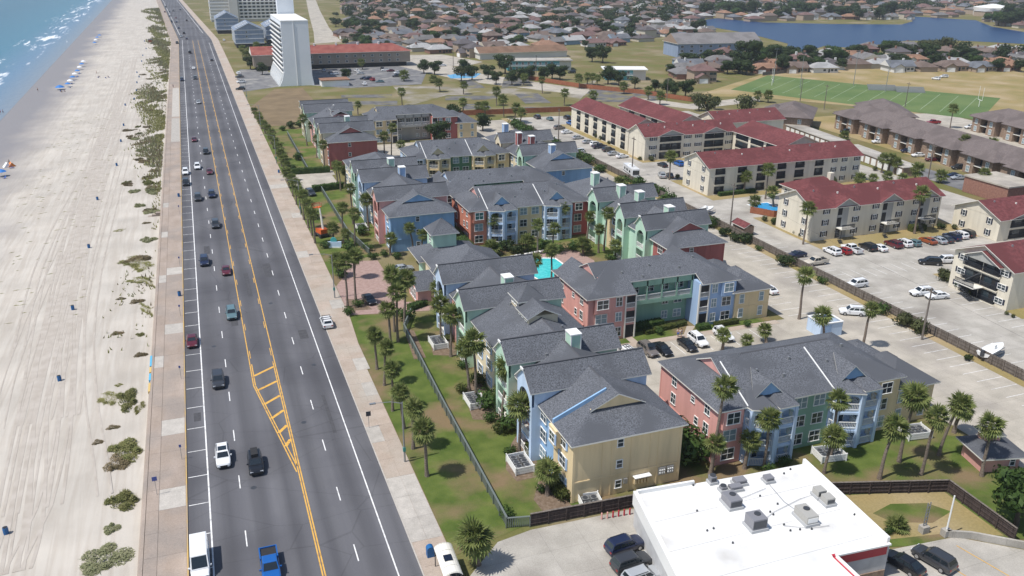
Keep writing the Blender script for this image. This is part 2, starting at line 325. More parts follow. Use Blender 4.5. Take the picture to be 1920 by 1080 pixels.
# tyre ruts: many overlapping shallow tracks along the patrol route
TRK = [B(*q_) for q_ in ((20, 1075), (48, 960), (80, 790), (108, 640), (135, 500), (160, 400), (192, 300), (222, 215), (240, 160), (252, 110))]; mt_ = MB(); tr_ = random.Random(4)
for i in range(20):
    off = tr_.gauss(0, 2.8); ph, am = tr_.uniform(0, 6), tr_.uniform(.3, 1.6); s0 = tr_.randint(0, 4); s1 = tr_.randint(6, 9); w_ = tr_.uniform(.1, .22); row = []
    for j in range(s0 * 8, s1 * 8 + 1):
        a_, f_ = divmod(j / 8.0, 1); a_ = min(int(a_), len(TRK) - 2); f_ = j / 8.0 - a_; x = TRK[a_][0] + (TRK[a_ + 1][0] - TRK[a_][0]) * f_; y = TRK[a_][1] + (TRK[a_ + 1][1] - TRK[a_][1]) * f_; x += off * (1 + .25 * math.sin(j * .11 + ph)) + am * math.sin(j * .17 + ph); row.append((x, y))
    for s_ in (-.85, .85):
        o_ = len(mt_.v)
        for (x, y) in row: mt_.v += [(x + s_ - w_, y, beach_z(x + s_, y) + .035), (x + s_ + w_, y, beach_z(x + s_, y) + .035)]
        for j in range(len(row) - 1): mt_.f.append((o_ + 2 * j, o_ + 2 * j + 1, o_ + 2 * j + 3, o_ + 2 * j + 2)); mt_.m.append(0)
o = mt_.build('tyre_tracks', mottled('rutted_sand', (0.385, 0.345, 0.3), (0.45, 0.41, 0.365), scale=.5, rough=.95, detail=6), beach); o['kind'] = 'stuff'
def sea_material():
    m, n, l, b = _new('sea_water'); geo = n.new('ShaderNodeNewGeometry')
    sep = n.new('ShaderNodeSeparateXYZ'); l.new(geo.outputs['Position'], sep.inputs[0])
    t = n.new('ShaderNodeMath'); t.operation = 'MULTIPLY_ADD'; t.inputs[1].default_value = 0.02; l.new(sep.outputs[1], t.inputs[0]); l.new(sep.outputs[0], t.inputs[2])
    dep = n.new('ShaderNodeMapRange'); dep.inputs[1].default_value = -72; dep.inputs[2].default_value = -175; l.new(t.outputs[0], dep.inputs[0])
    rp = n.new('ShaderNodeValToRGB'); e = rp.color_ramp.elements; e[0].color = (0.19, 0.225, 0.27, 1); e[1].color = (0.012, 0.11, 0.185, 1); e[1].position = 1.0
    k = e.new(0.16); k.color = (0.1, 0.19, 0.3, 1); k = e.new(0.4); k.color = (0.025, 0.15, 0.235, 1)
    l.new(dep.outputs[0], rp.inputs[0])
    # breaking foam: broken lines parallel to the shore, strongest in the surf zone
    mp = n.new('ShaderNodeMapping'); mp.inputs['Scale'].default_value = (0.13, 0.014, 1); mp.inputs['Rotation'].default_value = (0, 0, R(1.2)); l.new(geo.outputs['Position'], mp.inputs['Vector'])
    nz = n.new('ShaderNodeTexNoise'); nz.inputs['Scale'].default_value = 1.0; nz.inputs['Detail'].default_value = 8; nz.inputs['Roughness'].default_value = 0.65; nz.inputs['Distortion'].default_value = 0.8; l.new(mp.outputs[0], nz.inputs['Vector'])
    z1 = n.new('ShaderNodeMapRange'); z1.interpolation_type = 'SMOOTHSTEP'; z1.inputs[1].default_value = -132; z1.inputs[2].default_value = -98; l.new(t.outputs[0], z1.inputs[0])
    z2 = n.new('ShaderNodeMapRange'); z2.interpolation_type = 'SMOOTHSTEP'; z2.inputs[1].default_value = -74; z2.inputs[2].default_value = -90; l.new(t.outputs[0], z2.inputs[0])
    zz = n.new('ShaderNodeMath'); zz.operation = 'MULTIPLY'; l.new(z1.outputs[0], zz.inputs[0]); l.new(z2.outputs[0], zz.inputs[1])
    th = n.new('ShaderNodeMath'); th.operation = 'MULTIPLY_ADD'; th.inputs[1].default_value = 0.17; l.new(zz.outputs[0], th.inputs[0]); l.new(nz.outputs[0], th.inputs[2])
    fm = n.new('ShaderNodeMapRange'); fm.inputs[1].default_value = 0.69; fm.inputs[2].default_value = 0.78; l.new(th.outputs[0], fm.inputs[0])
    mx = n.new('ShaderNodeMix'); mx.data_type = 'RGBA'; l.new(fm.outputs[0], mx.inputs[0]); l.new(rp.outputs[0], mx.inputs[6]); mx.inputs[7].default_value = (0.7, 0.74, 0.76, 1)
    l.new(mx.outputs[2], b.inputs['Base Color'])
    rg = n.new('ShaderNodeMapRange'); rg.inputs[3].default_value = 0.28; rg.inputs[4].default_value = 0.9; l.new(fm.outputs[0], rg.inputs[0]); l.new(rg.outputs[0], b.inputs['Roughness'])
    b.inputs['Specular IOR Level'].default_value = 0.3
    wv = n.new('ShaderNodeTexNoise'); wv.inputs['Scale'].default_value = 0.35; wv.inputs['Detail'].default_value = 6
    mp2 = n.new('ShaderNodeMapping'); mp2.inputs['Scale'].default_value = (1, 0.4, 1); l.new(geo.outputs['Position'], mp2.inputs['Vector']); l.new(mp2.outputs[0], wv.inputs['Vector'])
    bp = n.new('ShaderNodeBump'); bp.inputs['Strength'].default_value = 0.5; bp.inputs['Distance'].default_value = 0.6; l.new(wv.outputs[0], bp.inputs['Height']); l.new(bp.outputs[0], b.inputs['Normal'])
    return m
mb = MB(); ys2 = [-200, 400, 1000, 2000, 5200]
mb.poly([(-71.6 - 0.02 * y, y, -3.78) for y in ys2] + [(-3500, 5200, -3.78), (-3500, -200, -3.78)])
st(mb.build('sea', sea_material()), 'teal sea with white surf along the beach')

# seawall: concrete block with the raised outer lip
mb = MB(); prof = [(-12.9, -6.0), (-12.75, -2.0), (-12.45, -0.4), (-12.2, 0.06), (-11.85, 0.06), (-11.8, -0.3), (-11.8, -6.0)]
y0, y1 = -100, 2600
k = len(prof)
for yy in (y0, 740, y1): mb.v += [(p[0] + bend(yy), yy, p[1]) for p in prof]
for j in range(2):
    for i in range(k): mb.f.append((j * k + i, j * k + (i + 1) % k, (j + 1) * k + (i + 1) % k, (j + 1) * k + i)); mb.m.append(0)
st(mb.build('seawall', M_WALK), 'concrete seawall with a curved lip above the sand')

def bands(y0, y1, step):
    y = y0
    while y < y1 - 0.01:
        yield y, min(y + step, y1); y += step
# boulevard
road = st(sheet('boulevard', [(-7.0, -100), (17.3, -100), (17.3, 720), (19, 760), (17.3 + bend(850), 850), (17.3 + bend(2600), 2600), (-7.0 + bend(2600), 2600), (-7.0, 740)], 0.0, M_ASPHALT), 'four lane asphalt boulevard beside the beach')
def mark(name, pts, mat=M_LINE, z=0.008): return sheet(name, pts, z, mat, parent=road)
def stripe(name, xa, ya, xb, yb, w, mat, z=0.008):
    d = Vector((xb - xa, yb - ya)).normalized(); n_ = Vector((-d.y, d.x)) * w / 2
    return mark(name, [(xa - n_.x, ya - n_.y), (xb - n_.x, yb - n_.y), (xb + n_.x, yb + n_.y), (xa + n_.x, ya + n_.y)], mat, z)
mark('edge_line', rect(-4.5, -100, -4.32, 740)); mark('edge_line', [(-4.5 + bend(790), 790), (-4.2 + bend(790), 790), (-4.2 + bend(2200), 2200), (-4.5 + bend(2200), 2200)]); mark('edge_line', rect(14.7, -100, 14.86, 715)); mark('edge_line', [(14.7 + bend(800), 800), (15 + bend(800), 800), (15 + bend(2200), 2200), (14.7 + bend(2200), 2200)])
for xx, y_off in ((-0.62, 4.0), (11.05, 9.3)):
    y = 70 + y_off
    while y < 1000: mark('lane_dash', rect(xx - 0.07 + bend(y), y, xx + 0.07 + bend(y), y + 3.1)); y += 12.19
y = 70.8
while y < 735:
    mark('stall_line', rect(-6.85, y, -4.5, y + 0.13), z=0.012); y += 6.45
# turning lane: solid outer yellow line, broken inner line, hatched gore that closes it
YL, YR = 3.3, 7.0
stripe('centre_line', YR + 0.16, -100, YR + 0.16, 735, 0.16, M_YELLOW); stripe('centre_line', YR - 0.12, -100, YR - 0.12, 134.5, 0.16, M_YELLOW)
stripe('centre_line', YL - 0.12, 134, YL - 0.12, 735, 0.16, M_YELLOW)
stripe('centre_line', YL - 0.12, 126.6, YL - 0.12, 134, 0.16, M_YELLOW); stripe('centre_line', YL + 0.16, 126.6, YL + 0.16, 134.6, 0.16, M_YELLOW)
stripe('centre_line', YL - 0.12, 126.6, YR - 0.35, 99.8, 0.16, M_YELLOW); stripe('centre_line', YL + 0.18, 126.4, YR - 0.14, 101.2, 0.16, M_YELLOW)
for i, yy in enumerate((131.2, 126.0, 121.2, 116.6, 112.2, 108.3)):
    f = max(0, min(1, (126.6 - yy) / 26.8)); xl = YL + 0.16 + f * 3.6
    stripe('gore_bar', xl + 0.05, yy - 1.1 - 0.1 * i, YR - 0.2, yy + 1.3 - 0.25 * i, 0.5, M_YELLOW, 0.012)
y = 137
while y < 730:
    stripe('turn_lane_dash', YL + 0.17, y, YL + 0.17, y + 3.1, 0.12, M_YELLOW); stripe('turn_lane_dash', YR - 0.13, y, YR - 0.13, y + 3.1, 0.12, M_YELLOW); y += 12.19
M_PATCH = mottled('asphalt_patch', (0.06, 0.06, 0.066), (0.08, 0.08, 0.087), scale=1.5, rough=0.95, fine=8)
for (x, y, w, h) in ((-2.9, 128, 1.1, 7), (12.4, 142, 1.5, 4), (1.2, 152, 1.2, 3.2), (9.4, 176, 1.6, 9), (-5.9, 118, 1.0, 2.6), (12.8, 108, .5, 12), (5.1, 166, .9, 14), (-2.4, 196, 1.3, 6)): mark('asphalt_patch', rect(x, y, x + w, y + h), M_PATCH, 0.004)
for (x, y) in ((9.2, 112.5), (1.0, 98.0), (13.2, 131.0), (-2.2, 144.0), (9.0, 161)): MB().tube((x, y, 0.0), (x, y, 0.014), .38, k=18).build('manhole_cover', M_DMETAL, road)
# seawall walkway of concrete slabs, kerb with worn yellow paint
walk = st(sheet('seawall_walkway', [(-11.8, -100), (-7.15, -100), (-7.15, 740), (-7.15 + bend(2600), 2600), (-11.8 + bend(2600), 2600), (-11.8, 740)], 0.02, M_WALK), 'tan concrete walkway along the top of the seawall')
PALE = {(3, 0), (8, 1), (12, 1), (17, 0), (20, 1), (26, 0), (27, 1), (33, 0), (39, 0)}
i = 0
for ya, yb in bands(60, 330, 4.6):
    for j, (xa, xb) in enumerate(((-11.78, -10.35), (-10.33, -7.2))):
        mt = M_WALK_PALE if (i, j) in PALE else M_WALK
        MB().box(xa, ya, 0.0, xb, yb - 0.025, 0.045 + 0.006 * rnd.random() + 0.05 * (j == 0)).build('slab', mt, walk)
    i += 1
for ya, yb in ((330, 380), (384, 470)): sheet('pale_slab_run', rect(-10.3, ya, -7.2, yb), 0.05, M_WALK_PALE, parent=walk)
M_KERB = mottled('worn_yellow_kerb', (0.36, 0.29, 0.22), (0.5, 0.34, 0.12), scale=0.35, rough=0.9)
kb = st(MB().prism([(-7.15, -100), (-7.0, -100), (-7.0, 740), (-7.0 + bend(2600), 2600), (-7.15 + bend(2600), 2600), (-7.15, 740)], -0.05, 0.14).build('kerb', M_KERB), 'kerb with worn yellow paint between walkway and parking bays')
# sidewalk on the land side
walk2 = st(sheet('sidewalk', [(17.3, -100), (21.3, -100), (21.3, 128), (22.5, 150), (22.5, 740), (22.5 + bend(2600), 2600), (17.3 + bend(2600), 2600), (17.3, 740)], 0.03, M_WALK_TAN), 'tan concrete sidewalk on the land side of the boulevard')
i = 0
for ya, yb in bands(62, 330, 4.6):
    wx = 21.25 if yb < 128 else (22.45 if ya > 150 else 21.8)
    mt = M_WALK_PALE if i in (4, 5, 6, 9, 12, 14, 20, 27, 34, 41) else M_WALK_TAN
    xs = (17.45, (17.45 + wx) / 2, wx)
    for j in range(2): MB().box(xs[j], ya, 0.0, xs[j + 1] - 0.025, yb - 0.025, 0.055 + 0.006 * rnd.random()).build('slab', M_WALK_PALE if (mt is M_WALK_PALE and not (i in (9, 12, 14, 20, 27, 34) and j == i % 2)) else M_WALK_TAN, walk2)
    i += 1
st(MB().prism([(17.3, -100), (17.44, -100), (17.44, 740), (17.44 + bend(2600), 2600), (17.3 + bend(2600), 2600), (17.3, 740)], -0.05, 0.1).build('kerb', M_WALK_PALE), 'low concrete kerb along the sidewalk')
# ground covers
def cover(name, pts, z, mat, lab): return st(sheet(name, pts, z, mat), lab)
cover('lawn', [(21.4, 76.5), (31, 79), (62, 79.6), (62, 104), (38, 150), (38, 146), (22.6, 150), (21.4, 128)], -0.03, M_GRASS, 'lawn between the sidewalk and the pastel apartments')
cover('lawn', [(22.6, 160), (27.5, 172), (30, 182), (38, 182), (38, 250), (34, 250), (34, 262), (22.6, 262)], -0.03, M_GRASS, 'lawn beside the blue end apartment building')
cover('lawn', [(22.6, 268), (52, 268), (38, 345), (22.6, 345)], -0.03, M_GRASS, 'lawn beside the far red end apartment building')
cover('lawn', [(58, 64), (112, 50), (112, 66), (96, 78), (98, 84), (62, 104)], -0.026, M_GRASS, 'lawn with palms behind the store')
cover('lawn', [(54, 141), (100, 141), (100, 300), (54, 300)], -0.035, M_GRASS, 'planted courtyard ground among the apartments')
cover('parking_lot', [(98.5, 40), (119.2, 40), (119.2, 335), (92, 335), (92, 300), (100, 296), (103, 262), (104, 215), (100, 140), (100, 121), (60, 121.5), (60, 112), (54, 112), (54, 103), (58, 98), (99, 98)], -0.015, M_CONC, 'pale concrete parking lot of the pastel apartments')
cover('parking_lot', [(60, 262), (92, 262), (92, 302), (54, 302), (54, 262)], -0.014, M_CONC, 'concrete court between the far apartments')
cover('parking_lot', rect(24.5, 246, 37.0, 262), -0.012, M_CONC, 'small concrete car park by the sea side lawn')
cover('driveway', [(22.5, 150), (38.5, 147), (38.5, 152), (34, 153), (34, 179), (27, 181), (25.5, 172), (22.6, 166)], -0.01, M_PAVER, 'red brick paved forecourt of the clubhouse')
cover('driveway', [(22.5, 262), (38, 262), (38, 268), (22.5, 268)], -0.01, M_CONC, 'concrete drive between the lawns')
cover('parking_lot', [(-100 + 117, 40), (62, 40), (62, 78.4), (45, 77.6), (31.5, 78), (27, 77.2), (21.4, 72)], -0.02, M_CONC_GREY, 'cracked grey lot in front of the white roofed store')
cover('parking_lot', [(62, 36), (112, 36), (112, 48), (84.5, 55.0), (78.5, 59.8), (70, 60.5), (65.3, 61.5)], -0.018, M_CONC_GREY, 'stained grey lot beside the store')
cover('lawn', [(72.5, 66.8), (76, 67.6), (80.5, 66.2), (82, 63.8), (78, 62.8), (73.5, 64.6)], -0.012, M_GRASS, 'green patch in the dry fenced corner'); cover('bare_ground', [(66.2, 72.4), (69.6, 70.9), (71.2, 66), (69, 62.4), (66, 63.2)], -0.014, M_BARE, 'bare brown strip beside the store wall')
cover('grass_verge', [(65.9, 73), (69.9, 71.6), (84.5, 67.6), (84.2, 58), (78.5, 60.6), (66, 63)], -0.02, M_TAN_GRASS, 'dry tan grass corner inside the dark wooden fence')
cover('parking_lot', [(122.2, 40), (330, 40), (330, 150), (262, 150), (205, 160), (205, 330), (122.2, 338)], -0.024, M_CONC_GREY, 'grey concrete lots of the red roofed apartments')
cover('grass_verge', [(119.2, 40), (122.2, 40), (122.2, 338), (119.2, 338)], -0.008, M_TAN_GRASS, 'dry verge along the alley fence')
for pts, lab in (([(133.5, 198), (192, 200), (192, 220), (133.5, 222)], 'dry lawn round the first red roofed block'), ([(134, 152), (178, 148), (182, 178), (134, 180)], 'dry lawn round the second red roofed block'),
                 ([(143, 106), (190, 98), (190, 128), (146, 131)], 'dry lawn round the third red roofed block'), ([(137, 246), (176, 244), (176, 312), (137, 318)], 'dry lawn round the far red roofed blocks')):
    cover('grass_verge', pts, -0.004, M_TAN_GRASS, lab)
cover('street', [(207, 120), (217, 120), (226, 300), (216, 300)], -0.012, M_OLDASPHALT, 'worn street by the brown apartments')
cover('grass_verge', [(226, 150), (300, 150), (300, 300), (236, 300)], -0.02, M_TAN_GRASS, 'dry grass round the brown apartments')
cover('parking_lot', [(252, 215), (300, 200), (310, 290), (262, 300)], -0.01, M_CONC, 'pale lot behind the brown apartments')
# vacant lots beyond the apartments, with old foundation pads
cover('bare_lot', [(22.6, 350), (52, 350), (52, 452), (38, 452), (22.6, 400)], -0.03, M_BARE, 'bare brown vacant lot near the white tower')
M_PAD = mottled('pad_asphalt', (0.09, 0.09, 0.095), (0.16, 0.155, 0.15), scale=0.25, rough=0.95, fine=3, c3=(0.19, 0.17, 0.09), s3=0.12, lo3=0.5, hi3=0.62, detail=8)
PADS = [[(640, 183), (735, 183), (735, 177), (640, 178)], [(635, 198), (745, 197), (745, 189), (640, 190)], [(868, 165), (910, 165), (890, 150), (862, 150)], [(835, 188), (940, 186), (925, 179), (835, 181)],
        [(985, 194), (1034, 193), (1008, 175), (965, 176)], [(870, 212), (930, 213), (915, 195), (865, 195)], [(945, 208), (1070, 206), (1060, 200), (960, 201)], [(1100, 190), (1190, 192), (1210, 178), (1120, 163)], [(940, 165), (1000, 162), (985, 142), (945, 146)], [(1095, 180), (1240, 186), (1225, 173), (1110, 165)]]
for i, p in enumerate(PADS): cover('foundation_pad', [G(*q) for q in p], 0.0 + 0.004 * i, M_PAD, 'cracked dark foundation pad in the weedy vacant lot')
cover('path', [G(*q) for q in [(735, 160), (1040, 168), (1120, 150), (1085, 190), (1050, 182), (840, 178), (760, 200), (752, 178)]], -0.01, M_BROKEN, 'cracked old concrete lanes in the vacant lot')
cover('parking_lot', [G(*q) for q in [(585, 130), (760, 122), (800, 135), (790, 158), (650, 165), (585, 160)]], -0.012, M_OLDASPHALT, 'hotel car park beside the white tower')
cover('parking_lot', [G(*q) for q in [(450, 130), (500, 130), (525, 162), (455, 172), (440, 150)]], -0.012, M_OLDASPHALT, 'small car park between the tower and the sidewalk')
cover('street', [G(*q) for q in [(740, 122), (870, 152), (1090, 178), (1300, 205), (1425, 190), (1425, 180), (1290, 195), (1100, 168), (900, 138), (800, 112), (745, 105)]], -0.008, M_CONC, 'pale street behind the vacant lots')
cover('street', [G(*q) for q in [(590, 82), (640, 78), (617, 52), (600, 20), (592, 0), (574, 0), (580, 30), (588, 60)]], -0.008, M_CONC, 'wide pale street curving past the suburb')
cover('parking_lot', [G(*q) for q in [(735, 104), (830, 102), (905, 116), (870, 125), (760, 118)]], -0.006, M_CONC, 'empty concrete lot before the suburb')
cover('pool_water', [G(*q) for q in [(838, 141), (870, 136), (902, 138), (890, 146), (845, 147)]], 0.01, plain('pool_blue', (0.03, 0.3, 0.6), 0.15), 'bright blue pool cover in the vacant lots')
# sports field
FC = [G(1370, 168), G(1440, 141), G(1876, 184), G(1838, 225)]
cover('meadow', [G(*q) for q in [(1300, 180), (1440, 136), (1640, 118), (1920, 130), (1920, 215), (1850, 222), (1420, 182)]], -0.02, M_TAN_GRASS, 'dry meadow round the sports field')
field = cover('sports_field', FC, 0.0, M_FIELD, 'green marked football field')
fa, fb, fc, fd = [Vector((p[0], p[1])) for p in FC]
for i in range(13):
    s = 0.08 + 0.84 * i / 12; a = fa.lerp(fd, s); b_ = fb.lerp(fc, s); p, q = a.lerp(b_, 0.12), a.lerp(b_, 0.9)
    d = (fd - fa).normalized() * 0.09
    sheet('yard_line', [p - d, p + d, q + d, q - d], 0.02, plain('faded_line', (0.36, 0.42, 0.3), 0.9), parent=field)
# lake
LAKE = [(1300, 40), (1345, 34), (1430, 42), (1560, 45), (1690, 46), (1712, 40), (1700, 30), (1830, 38), (1860, 50), (1920, 60), (1990, 64), (1990, 86), (1800, 76), (1700, 76), (1600, 90), (1545, 86), (1505, 100), (1470, 97), (1478, 82), (1400, 62), (1330, 50)]
def lake_material():
    m, n, l, b = _new('lake_water'); geo = n.new('ShaderNodeNewGeometry')
    b.inputs['Base Color'].default_value = (0.01, 0.038, 0.11, 1); b.inputs['Roughness'].default_value = 0.3; b.inputs['Specular IOR Level'].default_value = 0.06
    mp = n.new('ShaderNodeMapping'); mp.inputs['Scale'].default_value = (0.5, 1.3, 1); l.new(geo.outputs['Position'], mp.inputs['Vector'])
    wv = n.new('ShaderNodeTexNoise'); wv.inputs['Scale'].default_value = 0.3; wv.inputs['Detail'].default_value = 6; l.new(mp.outputs[0], wv.inputs['Vector'])
    bp = n.new('ShaderNodeBump'); bp.inputs['Strength'].default_value = 0.5; bp.inputs['Distance'].default_value = 0.5; l.new(wv.outputs[0], bp.inputs['Height']); l.new(bp.outputs[0], b.inputs['Normal'])
    return m
LAKE_W = [G(*q) for q in LAKE]
st(sheet('lake', LAKE_W, 0.03, lake_material()), 'deep blue lake behind the suburb')
def in_poly(x, y, poly):
    c = False; j = len(poly) - 1
    for i in range(len(poly)):
        if (poly[i][1] > y) != (poly[j][1] > y) and x < (poly[j][0] - poly[i][0]) * (y - poly[i][1]) / (poly[j][1] - poly[i][1]) + poly[i][0]: c = not c
        j = i
    return c
# ================= BUILDING KIT =================
RZ = {'-y': 0.0, '-x': -math.pi / 2, '+x': math.pi / 2, '+y': math.pi}
def hip_roof(parent, x0, x1, y0, y1, ze, rise, over=0.5, axis='x', lo='hip', hi='hip', mat=M_ROOF, gable_mat=M_TRIM, trim=M_TRIM, hipk=1.0, name='roof'):
    x0 -= over; x1 += over; y0 -= over; y1 += over; th = 0.2
    if lo == 'hip' and hi == 'hip': axis = 'x' if (x1 - x0) > (y1 - y0) else 'y'
    hipk = min(hipk, 0.98 * max(x1 - x0, y1 - y0) / min(x1 - x0, y1 - y0))
    if axis == 'x':
        half = (y1 - y0) / 2; ym = (y0 + y1) / 2
        a = (x0 + (half * hipk if lo == 'hip' else 0), ym, ze + rise); b = (x1 - (half * hipk if hi == 'hip' else 0), ym, ze + rise)
    else:
        half = (x1 - x0) / 2; xm = (x0 + x1) / 2
        a = (xm, y0 + (half * hipk if lo == 'hip' else 0), ze + rise); b = (xm, y1 - (half * hipk if hi == 'hip' else 0), ze + rise)
    up = [(x0, y0, ze), (x1, y0, ze), (x1, y1, ze), (x0, y1, ze)]; dn = [(p[0], p[1], ze - th) for p in up]
    m = MB(); m.v = up + dn + [a, b]
    if axis == 'x': top = [((0, 1, 9, 8), 0), ((2, 3, 8, 9), 0), ((3, 0, 8), 0 if lo == 'hip' else 2), ((1, 2, 9), 0 if hi == 'hip' else 2)]
    else: top = [((1, 2, 9, 8), 0), ((3, 0, 8, 9), 0), ((0, 1, 8), 0 if lo == 'hip' else 2), ((2, 3, 9), 0 if hi == 'hip' else 2)]
    for f, mi in top: m.f.append(f); m.m.append(mi)
    for f in ((7, 6, 5, 4), (0, 4, 5, 1), (1, 5, 6, 2), (2, 6, 7, 3), (3, 7, 4, 0)): m.f.append(f); m.m.append(1)
    o = m.build(name, [mat, trim, gable_mat], parent)
    if mat is M_ROOF and parent:
        d = 0.16; q = MB(); (ax, ay, az), (bx_, by_, bz_) = a, b
        px_, py_ = (0, d) if axis == 'x' else (d, 0)
        q._add([(ax - px_, ay - py_, az - .05), (ax, ay, az + .07), (ax + px_, ay + py_, az - .05), (bx_ - px_, by_ - py_, bz_ - .05), (bx_, by_, bz_ + .07), (bx_ + px_, by_ + py_, bz_ - .05)], [(0, 1, 4, 3), (1, 2, 5, 4), (0, 2, 1), (3, 4, 5)])
        q.build('ridge_cap', M_RIDGE, o)
    return o
M_RIDGE = plain('ridge_shingle', (0.07, 0.072, 0.082), 0.9)
def slab2(m, top, th):
    n = len(top); m._add(list(top) + [(p[0], p[1], p[2] - th) for p in top], [tuple(range(n))], 0)
    o = len(m.v) - 2 * n
    m.f.append(tuple(o + i for i in reversed(range(n, 2 * n)))); m.m.append(1)
    for i in range(n): m.f.append((o + i, o + n + i, o + n + (i + 1) % n, o + (i + 1) % n)); m.m.append(1)
def gable_roof(parent, axis, c, half, s0, s1, ze, rise, mat=M_ROOF, trim=M_TRIM, over=0.35, name='roof'):
    """two sloping plates; ridge along axis from s0 to s1, centred on c"""
    m = MB(); k = rise / half; lo = ze - over * k; w = half + over
    for sg in (-1, 1):
        if axis == 'x': pts = [(s0, c, ze + rise), (s0, c + sg * w, lo), (s1, c + sg * w, lo), (s1, c, ze + rise)]
        else: pts = [(c, s0, ze + rise), (c + sg * w, s0, lo), (c + sg * w, s1, lo), (c, s1, ze + rise)]
        nrm = (Vector(pts[1]) - Vector(pts[0])).cross(Vector(pts[2]) - Vector(pts[0]))
        if nrm.z < 0: pts.reverse()
        slab2(m, pts, 0.16)
    return m.build(name, [mat, trim], parent)
WMESH = {}
def window(parent, x, y, z, w, h, facing='-y', blind=False, frame=M_WHITE, shutters=None, split=True, rz=None):
    """z = sill height; frame stands proud of the wall, panes sit inside it"""
    k = (round(w, 2), round(h, 2), frame.name, split)
    if k not in WMESH:
        m = MB(); t = 0.1; d0, d1 = -0.09, 0.04
        m.box(-w / 2, d0, 0, -w / 2 + t, d1, h).box(w / 2 - t, d0, 0, w / 2, d1, h).box(-w / 2 + t, d0, h - t, w / 2 - t, d1, h).box(-w / 2 - 0.05, d0 - 0.05, -0.09, w / 2 + 0.05, d1, 0.0)
        m.box(-w / 2 + t, d0 + 0.02, h * 0.5 - 0.035, w / 2 - t, d1, h * 0.5 + 0.035)
        if split and w > 1.1: m.box(-0.05, d0 + 0.03, 0, 0.05, d1, h)
        p = MB().box(-w / 2 + 0.05, -0.045, 0.03, w / 2 - 0.05, 0.02, h - 0.05)
        WMESH[k] = (m.mesh('window', frame), {b: p.mesh('pane', M_BLIND if b else M_GLASS) for b in (False, True)})
    fm, pm = WMESH[k]
    o = link('window', fm, parent, (x, y, z), RZ[facing] if rz is None else rz); link('pane', pm[blind], o)
    if shutters:
        ks = ('sh', round(h, 2), shutters.name)
        if ks not in WMESH: WMESH[ks] = MB().box(-0.2, -0.06, 0, 0.2, 0.03, h).mesh('shutter', shutters)
        for s in (-1, 1): link('shutter', WMESH[ks], o, (s * (w / 2 + 0.24), 0, 0))
    return o
RAILM = {}
def railing(parent, x, y, z, w, facing='-y', mat=M_WHITE, rz=None, gap=0.22, name='railing'):
    k = (round(w, 2), mat.name, gap)
    if k not in RAILM:
        m = MB(); m.box(-w / 2, -0.05, 0.98, w / 2, 0.05, 1.08).box(-w / 2, -0.03, 0.1, w / 2, 0.03, 0.18)
        n = max(2, int(w / gap))
        for i in range(n + 1): xx = -w / 2 + 0.04 + (w - 0.08) * i / n; m.box(xx - 0.03, -0.025, 0.18, xx + 0.03, 0.025, 0.98)
        RAILM[k] = m.mesh('railing', mat)
    return link(name, RAILM[k], parent, (x, y, z), RZ[facing] if rz is None else rz)
def local(facing, ox, oy):
    """(u along the wall to the right seen from outside, d outwards) -> world xy"""
    r = RZ[facing]; c, s = math.cos(r), math.sin(r)
    return lambda u, d=0.0: (ox + u * c + d * s, oy + u * s - d * c)
FL = 2.87     # storey height
def xform_build(m, name, mats, parent, facing, ox, oy): return m.build(name, mats, parent, (ox, oy, 0), RZ[facing])
